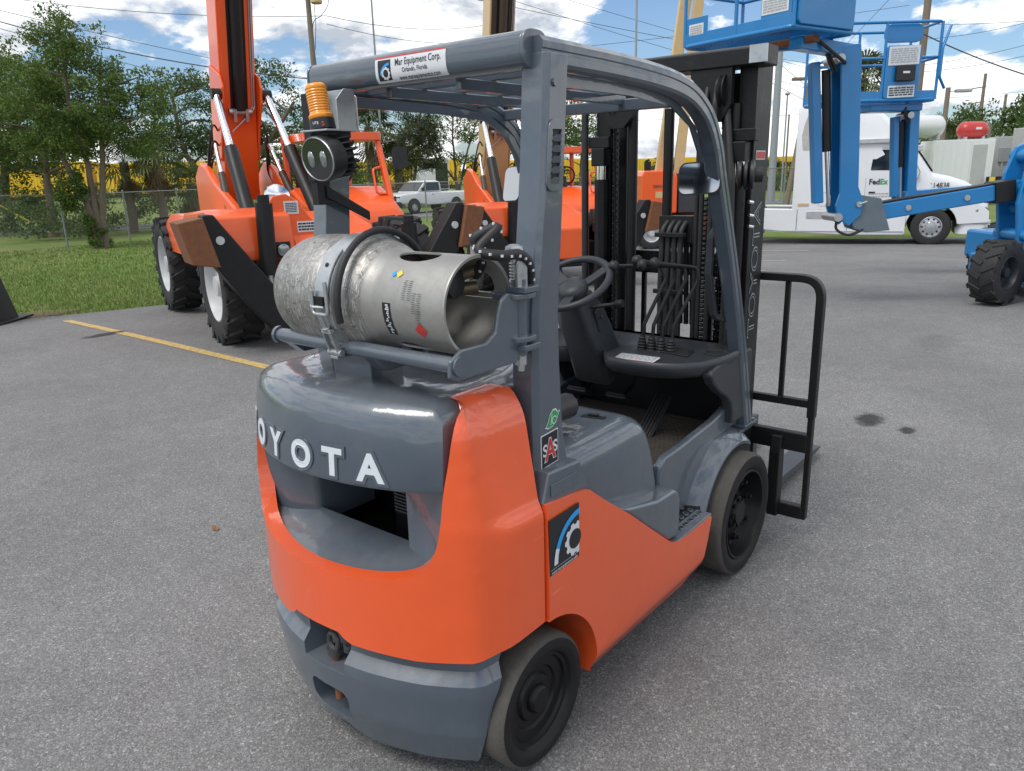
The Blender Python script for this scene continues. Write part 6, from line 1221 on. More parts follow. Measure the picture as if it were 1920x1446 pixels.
mb = MB(); pk = [(-3.42, 2.62), (-3.10, 2.60), (-2.98, 2.78), (-2.96, 3.1), (-3.0, 3.4), (-3.1, 3.58), (-3.34, 3.56), (-3.42, 3.3), (-3.47, 3.0)]
surf(mb, pk, lambda u, v, o=0.: (u, -(1.222+o)+max(0, v-2.68)*.045+max(0, v-3.6)*.2, v), su=.1, sv=.1, th=.003, off=.004); mb.build('bare_patch', M_PEEL, cab, sm=0)
DF = lambda u, v, o=0.: (u, -(1.2325+o), v)
M_FDX = mat('violet_black_print', (.025, .015, .045), .5); M_FGR = mat('green_print', (.02, .30, .07), .5)
mb = MB(); put_text(mb, 'Fed', .20, DF, -1.36, 1.715, lift=.004, off=.03, align='RIGHT', sx=.95); dt = mb.build('door_lettering', M_FDX, TR, sm=0)
mb = MB(); put_text(mb, 'Ex', .20, DF, -1.36, 1.715, lift=.004, off=.03, align='LEFT', sx=.95); mb.build('green_letters', M_FGR, dt, sm=0)
mb = MB()
for r_ in range(2):
    u = -1.62
    while u < -1.05: w_ = random.uniform(.03, .09); surf(mb, [(u, 1.31+.075*r_), (u+w_, 1.31+.075*r_), (u+w_, 1.345+.075*r_), (u, 1.345+.075*r_)], DF, th=0, off=.004); u += w_+.02
mb.build('small_print', M_GALV, TR, sm=0)
NF = lambda u, v, o=0.: (u, -(1.075-.04*max(0, u+.1))-o, v)
mb = MB(); put_text(mb, '114838', .19, NF, .10, 1.59, lift=.012, off=.012, sx=.85); mb.build('fleet_number', M_DECALK, TR, sm=0)
SFm = lambda u, v, o=0.: (u, -(1.222+o), v); mb = MB(); put_text(mb, 'INC', .09, SFm, -2.0, 1.36, lift=.005); mb.build('faded_text', M_GALV, cab, sm=0)
mb = MB(); mb.loft([[(x, y, z) for x, y in rrect(.60, 1.42, -1.18, 1.18, .25)] for z in (.30, .40, .62, .68)]); bu = mb.build('bumper', M_TRUCKW, TR, sm=40, bev=.02)
mb = MB(); mb.bx(.95, 1.425, -1.19, -1.175, .58, .62); mb.build('bumper_trim', M_GALV, bu, sm=0); mb = MB(); mb.bx(1.25, 1.44, -1.10, -.70, .40, .55); mb.build('bumper_damage', M_BLACK, bu, sm=0)
mb = MB(); mb.bx(1.30, 1.35, -.65, .65, .75, 1.15); mb.build('grille', M_ALU, TR, sm=0, bev=.02)
mb = MB(); mb.bx(-7.0, .6, -.42, -.32, .62, .86); mb.bx(-7.0, .6, .32, .42, .62, .86); mb.bx(-4.6, -3.6, -.9, .9, .88, .95); mb.bx(-3.6, -.6, -.95, .95, .5, .98); mb.build('chassis_rails', M_BLACK, TR, sm=0)
mb = MB(); mb.lathe([(.1, -.02), (.48, 0), (.5, .03), (.46, .06), (.1, .07)], (-5.6, 0, 1.05), (0, 0, 1), 24); mb.build('fifth_wheel', M_BLACK, TR, sm=40)
for sg in (-1, 1):
    mb = MB(); A = [(-4.95+.6*math.cos(math.radians(a)), .50+.6*math.sin(math.radians(a))) for a in np.linspace(25, 155, 12)]; mb.loft([[(x, sg*1.2, z) for x, z in A], [(x, sg*.75, z) for x, z in A]], cap=False, closed=False); mb.build('rear_mudguard', M_BLACK, TR, sm=60)
mb = MB(); mb.bx(-.72, -.38, -.98, .98, 2.50, 2.66); mb.build('sun_visor', M_ALU, TR, sm=0, bev=.02)
mb = MB(); mb.cyl((-1.1, -1.12, 2.9), (-1.05, -1.12, 3.35), .012, n=6); mb.build('aerial', M_BLACK, TR)
# ------------------------------------------------------------------ white pickup on the road
PK = thing('pickup_truck', 'white single cab pickup truck with black grille, driving on the road', 'pickup truck', (32.0, 33.4, -.55), math.radians(176))
PW = road_wheel('wheel', .39, .27, M_GALV, 6)
for i, (x, y) in enumerate(((1.75, .95), (1.75, -.95), (-1.75, .95), (-1.75, -.95))): put_wheel(PW, PK, x, y, .39, y < 0, i == 0)
def ps(x, w, zt, zb, r=.10): return [(x, y, z) for y, z in rrect(-w, w, zb, zt, r, 4)]
mb = MB(); mb.loft([ps(-2.95, .98, 1.22, .62), ps(-.55, 1.0, 1.24, .48), ps(.6, 1.0, 1.24, .48), ps(1.2, 1.0, 1.26, .55), ps(2.4, .99, 1.20, .60), ps(2.72, .95, 1.12, .62), ps(2.82, .90, 1.05, .62)]); pb = mb.build('body', M_TRUCKW, PK, sm=40)
mb = MB(); mb.loft([ps(-.55, .94, 1.25, 1.15, .04), ps(-.50, .90, 1.85, 1.15, .12), ps(-.2, .86, 1.93, 1.15, .14), ps(.55, .86, 1.92, 1.15, .14), ps(.75, .88, 1.84, 1.15, .1), ps(1.38, .95, 1.27, 1.15, .04)]); mb.build('cab', M_TRUCKW, PK, sm=40)
mb = MB(); mb.add([(.80, -.80, 1.82), (.80, .80, 1.82), (1.33, .88, 1.34), (1.33, -.88, 1.34), (.82, -.80, 1.85), (.82, .80, 1.85), (1.36, .88, 1.36), (1.36, -.88, 1.36)], [(0, 1, 2, 3), (4, 7, 6, 5), (0, 4, 5, 1), (2, 6, 7, 3), (1, 5, 6, 2), (0, 3, 7, 4)]); mb.build('windscreen', M_GLASSD, PK, sm=0)
for sg in (-1, 1):
    mb = MB(); mb.add([(x, sg*(.975-(z-1.3)*.12+o), z) for o in (0, .012) for x, z in ((-.38, 1.34), (1.05, 1.34), (.72, 1.78), (-.36, 1.80))], [(0, 1, 2, 3), (4, 7, 6, 5), (0, 4, 5, 1), (1, 5, 6, 2), (2, 6, 7, 3), (3, 7, 4, 0)]); mb.build('side_window', M_GLASSD, PK, sm=0)
    mb = MB(); mb.lathe([(.46, 0), (.50, .005), (.50, .02), (.46, .025)], (1.75, sg*.985, .42), (0, sg, 0), 28); mb.cyl((1.75, sg*.96, .42), (1.75, sg*1.003, .42), .46, n=28); mb.build('wheel_arch', M_BLACK, PK, sm=40)
    mb = MB(); mb.cyl((-1.75, sg*.985, .42), (-1.75, sg*1.004, .42), .47, n=28); mb.build('wheel_arch', M_BLACK, PK, sm=40)
    mb = MB(); mb.box((1.1, sg*1.12, 1.42), (.12, .2, .2)); mb.build('door_mirror', M_BLACK, PK, sm=0, bev=.03)
    mb = MB(); mb.box((2.76, sg*.78, 1.0), (.12, .3, .12)); mb.build('headlight', M_LENS, PK, sm=0, bev=.02)
    mb = MB(); mb.box((.2, sg*1.003, 1.10), (.16, .02, .035)); mb.build('door_handle', M_BLACK, PK, sm=0)
mb = MB(); mb.bx(2.70, 2.86, -.66, .66, .78, 1.08); mb.bx(2.62, 2.90, -.95, .95, .42, .74); mb.build('grille', M_BLACK, PK, sm=0, bev=.04)
# ------------------------------------------------------------------ trailers beyond the railway
for k, (px, py) in enumerate(((26, 113), (35.2, 101.7), (44.4, 90.4), (53.6, 79.1), (62.8, 67.8), (72, 56.5), (81.2, 45.2), (90.4, 33.9))):
    lab = ['first', 'second', 'third', 'fourth', 'fifth', 'sixth', 'seventh', 'eighth'][k]
    zt = [4.5, 4.3, 4.0, 3.7, 3.4, 3.1, 2.9, 2.7][k]
    t = thing('freight_container', 'long yellow freight container beyond the trees, %s from the left' % lab, 'container', (px, py, -.55), math.atan2(-11.3, 9.2), 'yellow containers beyond the trees')
    mb = MB(); mb.bx(-6.9, 6.9, -1.25, 1.25, 1.0, zt+.55); bd = mb.build('container_body', M_YELLOW, t, sm=0, bev=.03)
    mb = MB()
    for q in range(34): mb.bx(-6.75+q*.4, -6.58+q*.4, -1.30, -1.249, 1.15, zt+.4)
    g = mb.build('corrugation', M_YELLOW, bd, sm=0); g['kind'] = 'stuff'
    mb = MB(); mb.bx(-6.9, 6.9, -1.0, 1.0, .6, 1.0); mb.build('wagon_frame', M_BLACK, t, sm=0)
    for q in range(2):
        F = plane((-3+6.2*q, -1.305, zt*.62+.6), (1, 0, 0), (0, 0, 1)); mb = MB()
        for j in range(9): mb.add([F(-1.8+j*.4+a, b, .01) for a, b in ((0, -.35), (.28, -.35), (.28, .35), (0, .35))], [(0, 1, 2, 3)])
        mb.build('block_lettering', M_BROWN, bd, sm=0) if k > 3 else None
WTt = thing('box_trailer', 'white box trailer with its dark end door open, behind the pickup truck', 'trailer', (50.7, 51.2, -.55), math.radians(-42))
mb = MB(); mb.bx(-1.6, 1.6, -1.3, 7, .9, 3.5); mb.build('trailer_body', M_TRUCKW, WTt, sm=0, bev=.03)
mb = MB(); mb.bx(.35, 1.5, -1.32, -1.28, 1.0, 3.3); mb.build('end_door', M_PLASTIC, WTt, sm=0, bev=.01); mb = MB(); mb.bx(-1.5, 1.5, -1.2, 6.8, .3, .9); mb.build('trailer_frame', M_BLACK, WTt, sm=0)
mb = MB(); mb.prism([(-1.8, 3.5), (1.8, 3.5), (1.6, 3.75), (-1.6, 3.75)], 'y', -1.4, 7.1); mb.build('trailer_roof', M_TRUCKW, WTt, sm=0)
# ------------------------------------------------------------------ plant at the right edge
KC = thing('equipment_container', 'white equipment container carrying the white and red tanks at the right', 'container', (44.9, 6.3, -.55), math.radians(-62))
mb = MB(); mb.bx(-1.5, 1.35, -1.2, 1.2, .1, 3.28); kb = mb.build('container_shell', M_TRUCKW, KC, sm=0, bev=.02)
for q in range(9): mb = MB(); mb.bx(-1.42+q*.32, -1.36+q*.32, -1.23, -1.199, .2, 3.2); mb.build('rib', M_TRUCKW, kb, sm=0)
mb = MB(); mb.bx(.35, 1.0, -1.235, -1.205, .3, 3.0); mb.build('container_door', M_CABINET, kb, sm=0)
def tank(name, label, cat, loc, L, R, m):
    t = thing(name, label, cat, loc, math.radians(-52)); mb = MB(); mb.lathe([(.01, -L/2), (R*.6, -L/2+.05), (R*.92, -L/2+.2), (R, -L/2+.34), (R, L/2-.34), (R*.92, L/2-.2), (R*.6, L/2-.05), (.01, L/2)], (0, 0, R+.12), (1, 0, 0), 32); mb.build('tank_shell', m, t, sm=50)
    for s in (-.3, .3): mb = MB(); mb.bx(s*L-.06, s*L+.06, -R*.8, R*.8, 0, R*.5); mb.build('saddle', M_CABINET, t, sm=0)
    return t
tank('storage_tank', 'white cylindrical tank lying on top of the white container', 'tank', (43.4, 7.75, 2.78), 2.05, .55, M_TRUCKW)
rt = tank('storage_tank', 'red cylindrical tank lying beside the white tank on the container', 'tank', (45.0, 5.75, 2.66), 1.5, .43, M_REDT)
decal_rect(rt, plane((.1, -.435, .62), (1, 0, 0), (0, 0, 1)), .3, .12, M_DECALW, 'tank_label')
mb = MB(); mb.cyl((.0, 0, -2.9), (0, 0, .1), .12, n=10); mb.build('tank_stand', M_REDT, rt)
for nm, loc, sz, lab in (('electrical_cabinet', (46.9, 4.6, -.55), (1.0, .8, 3.4), 'grey electrical cabinet with meter box, beside the red tank'), ('electrical_cabinet', (45.6, 3.0, -.55), (1.7, .9, 3.75), 'tall grey electrical cabinet at the right edge behind the blue lift')):
    t = thing(nm, lab, 'cabinet', loc, math.radians(-52)); mb = MB(); mb.bx(-sz[0]/2, sz[0]/2, -sz[1]/2, sz[1]/2, .1, sz[2]); mb.build('cabinet_body', M_CABINET, t, sm=0, bev=.03)
    mb = MB(); mb.bx(-sz[0]*.3, sz[0]*.25, -sz[1]/2-.12, -sz[1]/2, sz[2]*.62, sz[2]*.84); mb.build('meter_box', M_GALV, t, sm=0, bev=.02); mb = MB(); mb.bx(-sz[0]*.36, sz[0]*.4, -sz[1]/2-.03, -sz[1]/2, .4, sz[2]*.55); mb.build('cabinet_door', M_CABINET, t, sm=0, bev=.01); mb = MB(); mb.cyl((-.1, -sz[1]/2-.06, .1), (-.1, -sz[1]/2-.06, sz[2]*.62), .05, n=8); mb.build('conduit', M_GALV, t)
t = thing('barrier', 'black and yellow striped barrier low behind the truck bonnet', 'barrier', (45.0, 3.4, -.75), math.radians(-52)); mb = MB(); mb.bx(-1.6, 1.6, -.06, .06, 1.25, 1.6); mb.build('barrier_board', M_BLACK, t, sm=0)
for q in range(5): mb = MB(); mb.add([(-1.5+q*.65+a, -.064, z) for a, z in ((0, 1.26), (.3, 1.26), (.3, 1.59), (0, 1.59))], [(0, 1, 2, 3)]); mb.build('yellow_stripe', M_DECALY, t, sm=0)
for x in (-1.4, 1.4): mb = MB(); mb.bx(x-.05, x+.05, .06, .16, 0, 1.6); mb.build('barrier_leg', M_BLACK, t, sm=0)
# ------------------------------------------------------------------ chain link fence
def fence(name, label, pts, h, ends=True):
    t = thing(name, label, 'fence', (*pts[0], ZT(*pts[0])), 0); o = Vector((*pts[0], ZT(*pts[0])))
    P = [Vector((x, y, ZT(x, y)))-o for x, y in pts]; mb = MB(); mw = MB()
    up = Vector((0, 0, h)); mb.tube([p+up for p in P], .022, 8); mb.build('top_rail', M_FENCE, t, sm=60)
    for a, b in zip(P[:-1], P[1:]):
        L = (b-a).length; n = max(1, round(L/3.0)); d = (b-a)/L
        for k in range(n): p = a+(b-a)*(k/n); q = MB(); q.cyl(p, p+Vector((0, 0, h+.06)), .035, n=10); q.sph(p+Vector((0, 0, h+.06)), .04, 8); q.build('fence_post', M_FENCE, t, sm=60)
        st = .075; m = int(L/st); nn = d.cross(Vector((0, 0, 1)))*.0022
        for k in range(-int(h/st), m):
            for sg in (1, -1):
                u0, z0, u1, z1 = (k*st, 0, k*st+h, h) if sg > 0 else (k*st+h, 0, k*st, h)
                # clip to the panel
                def clip(u0, z0, u1, z1):
                    if max(u0, u1) <= 0 or min(u0, u1) >= L: return None
                    def at(u): return z0+(z1-z0)*(u-u0)/(u1-u0)
                    a_, b_ = (u0, z0), (u1, z1); r = []
                    for u, z in (a_, b_): c = min(max(u, 0), L); r.append((c, at(c)))
                    return r
                c = clip(u0, z0, u1, z1)
                if not c: continue
                e0, e1 = a+d*c[0][0]+Vector((0, 0, c[0][1])), a+d*c[1][0]+Vector((0, 0, c[1][1])); w = Vector((0, 0, .0024)); mw.add([e0-w, e0+w, e1+w, e1-w], [(0, 1, 2, 3)])
    g = mw.build('wire_mesh', M_FENCE, t, sm=0); g['kind'] = 'stuff'; return t
fence('chain_link_fence', 'grey chain link fence along the grass behind the trees at left', [(-7.0, 22.5), (9.0, 29.1), (14.6, 31.2), (27, 24.5), (33, 20.5)], 1.9)
fence('chain_link_fence', 'grey chain link fence behind the white truck, beside the pale pole', [(36, 14.0), (46, 10.5), (60, 5)], 2.1)
# guy wire with yellow guard
t = thing('guy_wire', 'taut guy wire with yellow guard slanting down behind the left fence', 'wire', (11.5, 36.5, -.55)); mb = MB(); mb.cyl((0, 0, 0), (-5.2, 2.0, 4.2), .03, n=6); mb.build('guy_guard', M_DECALY, t)
# ------------------------------------------------------------------ poles and wires
def pole(name, label, cat, x, y, h, r0, r1, m, lean=(0, 0), seg=10):
    t = thing(name, label, cat, (x, y, ZT(x, y))); mb = MB(); mb.cyl((0, 0, 0), (lean[0], lean[1], h), r0, r1, n=seg); mb.build('shaft', m, t, sm=60); return t
R_, F_ = Vector((.631, -.776, 0)), Vector((.776, .631, 0)); Z_ = Vector((0, 0, 1))
t = pole('utility_pole', 'weathered wooden utility pole with transformer, behind the amber beacon', 'pole', 25.4, 34.8, 15.5, .17, .13, M_WOOD)
c = R_*.46+Z_*11.9; mb = MB(); mb.lathe([(.26, -.62), (.30, -.58), (.30, .45), (.27, .50), (.1, .56)], c, (0, 0, 1), 20); tf = mb.build('transformer', M_CREAM, t, sm=40)
for a in (-.12, .12): mb = MB(); mb.lathe([(.03, 0), (.06, .05), (.03, .10), (.06, .15), (.03, .22)], c+R_*a+Z_*.5, (0, 0, 1), 10); mb.build('insulator', M_BROWN, tf)
mb = MB(); mb.bar(R_*.1+Z_*12.1, R_*.46+Z_*12.1, .06, .06); mb.bar(R_*.1+Z_*11.6, R_*.46+Z_*11.6, .06, .06); mb.build('transformer_bracket', M_GALV, tf)
mb = MB(); mb.tube(spline([c+R_*.15+Z_*.7, c+R_*.6+Z_*.4, c+R_*.62-Z_*.6, c+R_*.2-Z_*1.2, -R_*.0-Z_*0+R_*.15+Z_*10.2, R_*.15+Z_*8]), .018, 6); mb.tube(spline([c+Z_*.0-R_*.1-Z_*.6, c-R_*.15-Z_*1.0, R_*.3+Z_*10.2, R_*.17+Z_*9.0]), .016, 6); mb.build('service_cable', M_WIRE, tf, sm=60)
mb = MB(); mb.bar(-R_*.2+Z_*14.6, R_*.2+Z_*14.6, .1, .12); mb.build('crossarm', M_WOOD, t, sm=0)
pole('flagpole', 'slender grey pole rising behind the forklift roof at centre left', 'pole', 34.35, 39.7, 19, .09, .05, M_POLEG)
t = pole('utility_pole', 'wooden utility pole with insulators on an arm, top centre', 'pole', 42.9, 37.1, 17, .19, .15, M_WOOD)
mb = MB(); mb.bar(-R_*.1+Z_*14.2, -R_*1.2+Z_*14.4, .09, .1); mb.build('crossarm', M_GALV, t, sm=0)
for k in (.5, 1.15): mb = MB(); mb.lathe([(.05, 0), (.12, .08), (.05, .16), (.12, .24), (.04, .34)], -R_*k+Z_*14.4, (0, 0, 1), 10); mb.build('insulator', M_GALV, t)
pole('steel_pole', 'thick pale steel pole to the right of the forklift mast', 'pole', 46.5, 16.8, 16.5, .24, .17, M_POLEG, seg=16)
t = pole('lamp_post', 'leaning wooden lamp post with box lamp, left of the truck sleeper', 'lamp post', 41.15, 13.9, 6.75, .17, .13, M_WOOD, lean=(.55, -.68))
p = Vector((.55, -.68, 6.7)); mb = MB(); mb.bar(p, p-R_*.35, .06, .06); mb.build('lamp_arm', M_BROWN, t, sm=0); mb = MB(); mb.box(p-R_*.65+Z_*.02, (.7, .34, .16), (0, 0, math.radians(-51))); mb.build('lamp_head', M_WOOD, t, sm=0, bev=.04)
t = pole('lamp_post', 'thin tall lamp post with small lamp, beside the pale steel pole', 'lamp post', 46.9, 16.3, 6.5, .06, .045, M_POLEG); mb = MB(); mb.sph((0, 0, 6.5), .16, 12, (1, 1, .7)); mb.build('lamp_head', M_GALV, t, sm=60)
t = pole('lamp_post', 'wooden lamp post with flat lamp, right of the higher blue platform', 'lamp post', 53.2, 8.6, 6.6, .17, .14, M_WOOD); mb = MB(); mb.bar(Z_*6.35, R_*.5+Z_*6.4, .06, .06); mb.build('lamp_arm', M_GALV, t, sm=0); mb = MB(); mb.box(R_*.95+Z_*6.4, (.95, .4, .2), (0, 0, math.radians(-51))); mb.build('lamp_head', M_GALV, t, sm=0, bev=.05)
t = pole('utility_pole', 'distant utility pole with crossarms above the red tank', 'pole', 89.0, 12.0, 10.4, .20, .14, M_WOOD)
for z, w in ((9.2, .9), (7.8, .9)): mb = MB(); mb.bar(-R_*w*1.5+Z_*(z-.2), R_*.2+Z_*z, .1, .1); mb.build('crossarm', M_WOOD, t, sm=0)
pole('utility_pole', 'thin distant utility pole above the trees, near the right edge', 'pole', 102.2, 11.7, 9.2, .18, .14, M_WOOD)
pole('utility_pole', 'tall wooden utility pole rising behind the higher blue platform', 'pole', 41.0, 7.7, 13, .20, .16, M_WOOD)
pole('utility_pole', 'short weathered pole standing among the hedge trees at far right', 'pole', 71.2, 5.0, 5.2, .16, .14, M_WOOD)
pole('utility_pole', 'grey pole just left of the short pole in the hedge trees', 'pole', 72.2, 8.7, 5.0, .16, .14, M_WOOD)
pole('steel_pole', 'thin grey pole seen between the forklift mast rails', 'pole', 38.5, 22.2, 17, .08, .05, M_POLEG)
pole('steel_pole', 'thin dark pole left of the pale palm bush beyond the truck', 'pole', 62, 21.5, 6.2, .09, .07, M_WOOD)
def wire(label, a, b, sag, r=.014, group='overhead wires'):
    a, b = Vector(a), Vector(b); t = bpy.data.objects.new('overhead_wire', None); n = 14
    mb = MB(); mb.tube([a.lerp(b, k/n)-Z_*sag*4*(k/n)*(1-k/n) for k in range(n+1)], r, 5); o = mb.build('overhead_wire', M_WIRE, None, sm=60); tag(o, label, 'wire', group)
wire('upper wire running left from the transformer pole', (13.32, 51.27, 12.3), (25.99, 34.1, 10.12), 0.5, 0.016)
wire('lower thick wire across the left treetops to the transformer pole', (13.2, 51.41, 11.51), (25.58, 34.6, 6.91), 0.6, 0.03)
wire('wire passing behind the orange boom towards the forklift roof', (12.91, 50.19, 11.68), (39.74, 40.97, 7.16), 0.3, 0.016)
wire('wire from the transformer pole to the insulator pole', (25.99, 34.1, 10.12), (43.13, 36.79, 12.09), 0.5, 0.016)
wire('second wire from the transformer pole, just under the first', (25.97, 34.12, 9.72), (42.69, 37.33, 10.87), 0.4, 0.016)
wire('low thin wire above the oak right of the orange boom', (13.14, 51.48, 11.11), (33.73, 35.67, 3.93), 0.1, 0.016)
wire('wire from the top of the frame sloping right above the forklift roof', (26.92, 34.54, 12.68), (66.88, 13.92, 7.91), 0.3, 0.016)
wire('wire sloping right above the forklift mast', (43.17, 36.74, 14.09), (67.07, 13.69, 5.32), 0.3, 0.016)
wire('wire crossing under the first blue platform from the left', (43.2, 36.71, 15.22), (73.51, 15.28, 7.41), 0.3, 0.016)
wire('nearly level wire over the forklift roof', (43.09, 36.85, 9.95), (68.66, 14.9, 13.65), 0.2, 0.016)
wire('level wire low across the sky right of the mast', (47.58, 40.83, 5.71), (69.23, 14.21, 5.85), 0.2, 0.016)
wire('thick dark wire sloping down to the right edge', (40.51, 8.32, 8.0), (40.63, 1.83, 4.8), 0.2, 0.03)
wire('upper thin wire from the tall pole to the right edge', (62.22, 13.32, 11.33), (69.43, 4.45, 11.5), 0.2, 0.016)
wire('second thin wire from the tall pole to the right edge', (62.3, 13.22, 10.25), (69.38, 4.5, 11.92), 0.4, 0.016)
wire('third thin wire right of the higher blue platform', (62.43, 13.06, 8.44), (69.55, 4.31, 10.43), 0.3, 0.016)
wire('fourth thin wire right of the higher blue platform', (62.46, 13.02, 8.0), (69.63, 4.2, 9.6), 0.3, 0.016)
wire('low wire towards the distant crossarm pole', (84.29, 17.86, 7.73), (94.22, 5.66, 8.56), 0.3, 0.016)
wire('wire sloping down past the pale steel pole', (46.0, 17.41, 8.3), (56.32, 12.64, 2.75), 0.1, 0.016)
wire('steep wire between the two blue platforms', (62.0, 13.58, 14.31), (57.44, 19.19, 6.99), 0.1, 0.016)
wire('thin wire past the pale steel pole to the palm', (46.02, 17.39, 6.78), (64.34, 10.71, 1.77), 0.2, 0.016)
# ------------------------------------------------------------------ trees
M_BARK = mat('grey_brown_bark', (.16, .125, .095), .9, var=.35, vscale=7, bump=.01, bscale=22)
M_LF1 = leaf_mat('leaf_mid_green', (.050, .100, .020), (.150, .210, .048), .34)
M_LF2 = leaf_mat('leaf_dark_green', (.036, .075, .018), (.110, .160, .042), .32)
M_LF3 = leaf_mat('leaf_fresh_green', (.045, .095, .016), (.12, .175, .035), .32)
M_LF4 = leaf_mat('leaf_grey_green', (.045, .062, .028), (.11, .125, .06), .25)
M_PALM = leaf_mat('palm_leaf', (.035, .062, .018), (.12, .145, .045), .2)
M_DEAD = leaf_mat('dead_frond', (.13, .09, .05), (.26, .19, .11), .15)
def leafmesh(name, C, size, r, droop=.3):
    n = len(C); a = r.normal(size=(n, 3)); a[:, 2] -= droop; a /= np.linalg.norm(a, axis=1)[:, None]; b = r.normal(size=(n, 3)); b -= a*(a*b).sum(1)[:, None]; b /= np.linalg.norm(b, axis=1)[:, None]
    s = size*r.uniform(.6, 1.35, n)[:, None]; w = s*r.uniform(.34, .5, n)[:, None]
    v = np.stack([C-a*s*.5, C+b*w*.5, C+a*s*.5, C-b*w*.5], 1); me = bpy.data.meshes.new(name); me.vertices.add(4*n); me.vertices.foreach_set('co', v.reshape(-1).astype(np.float32)); me.loops.add(4*n); me.loops.foreach_set('vertex_index', np.arange(4*n, dtype=np.int32)); me.polygons.add(n); me.polygons.foreach_set('loop_start', np.arange(0, 4*n, 4, dtype=np.int32)); me.polygons.foreach_set('loop_total', np.full(n, 4, np.int32)); me.update(); me.validate(); return me
def tree(name, label, x, y, stems, blobs, nclus, nleaf, size, m, seed, tr=.14, cr=.42, cat='tree', group=None, limb=26):
    """stems: list of polylines from the base; blobs: crown ellipsoids (cx,cy,cz,rx,ry,rz) relative to the base"""
    T = thing(name, label, cat, (x, y, ZT(x, y)-.02), 0, group); r = np.random.default_rng(seed)
    vol = np.array([b[3]*b[4]*b[5] for b in blobs]); pick = r.choice(len(blobs), nclus, p=vol/vol.sum()); C = []
    for k in pick:
        b = blobs[k]; d = r.normal(size=3); d /= np.linalg.norm(d); q = r.uniform(.25, 1)**.45; C.append([b[0]+d[0]*b[3]*q, b[1]+d[1]*b[4]*q, b[2]+d[2]*b[5]*q])
    C = np.array(C); sz = r.uniform(.55, 1.45, nclus)*cr; cnt = r.multinomial(nleaf, sz**2/(sz**2).sum()); L = []
    for c0, s0, k in zip(C, sz, cnt):
        d = r.normal(size=(k, 3)); d /= np.linalg.norm(d, axis=1)[:, None]; L.append(c0+d*(r.random((k, 1))**.5)*s0*np.array([1.15, 1.15, .72]))
    me = leafmesh('crown', np.concatenate(L), size, r); me.materials.append(m); link('crown', me, T)
    mb = MB(); tips = []
    for st in stems:
        P = spline(st, 5); n = len(P); mb.tube([p+Vector((random.uniform(-.03, .03), random.uniform(-.03, .03), 0)) if 0 < i < n-1 else p for i, p in enumerate(P)], [tr*(1.25 if i == 0 else 1)*(1-.72*i/(n-1)) for i in range(n)], 9); tips += P[n//3:]
    mb.build('trunk', M_BARK, T, sm=60)
    mb = MB()
    for k in range(min(limb, nclus)):
        c0 = Vector(C[k]); t0 = min(tips, key=lambda p: (p-c0).length+max(0, p.z-c0.z+.2)*2); mid = t0.lerp(c0, .5)+Vector((random.uniform(-.2, .2), random.uniform(-.2, .2), random.uniform(-.05, .25))); L0 = (c0-t0).length
        mb.tube(spline([t0, mid, c0], 4), [max(.008, tr*.34*(1-.8*i/8)) for i in range(9)], 6)
    g = mb.build('branches', M_BARK, T, sm=60); g['kind'] = 'stuff'; return T
def palm(name, label, x, y, h, nf, fr, seed, dead=0, tr=.20, group='fan palms'):
    T = thing(name, label, 'palm', (x, y, ZT(x, y)-.02), 0, group); r = random.Random(seed)
    mb = MB(); P = [(0, 0, 0), (.05, .04, h*.3), (.02, .06, h*.7), (0, 0, h)]; mb.tube(spline(P, 6), [tr*1.15, tr]+[tr*(.95+.06*(i % 2)) for i in range(17)], 10); mb.build('trunk', M_BARK, T, sm=60)
    def fan(o, az, el, L, droop, n=15):
        vs, fs = [], []; d = Vector((math.cos(az)*math.cos(el), math.sin(az)*math.cos(el), math.sin(el))); s = Vector((-math.sin(az), math.cos(az), 0)); u = s.cross(d)
        hub = o+d*L*.55; pw = s*.018; vs += [o-pw, o+pw, hub+pw, hub-pw]; fs.append((0, 1, 2, 3))
        for k in range(n):
            a = (k/(n-1)-.5)*3.9; e = d*math.cos(a)+s*math.sin(a); bl = L*.62*(1-.22*abs(k/(n-1)-.5)*2); w = e.cross(u).normalized()*bl*.05
            m1 = hub+e*bl*.6-Vector((0, 0, droop*.10*bl))+u*.05*bl; tip = hub+e*bl-Vector((0, 0, droop*.5*bl)); i = len(vs); vs += [hub, m1+w, tip, m1-w]; fs.append((i, i+1, i+2, i+3))
        return vs, fs
    mb = MB()
    for k in range(nf):
        az = k*2.399+r.uniform(-.2, .2); el = math.radians(82-118*(k/nf)**.9+r.uniform(-8, 8)); v, f = fan(Vector((0, 0, h-.05)), az, el, fr*r.uniform(.85, 1.12), r.uniform(.5, 1.2)); mb.add(v, f)
    mb.build('fronds', M_PALM, T, sm=0)
    if dead:
        mb = MB()
        for k in range(dead):
            v, f = fan(Vector((0, 0, h-.25-.5*r.random())), r.uniform(0, 6.3), math.radians(r.uniform(-85, -52)), fr*r.uniform(.7, .95), .8); mb.add(v, f)
        mb.build('dead_fronds', M_DEAD, T, sm=0)
    return T
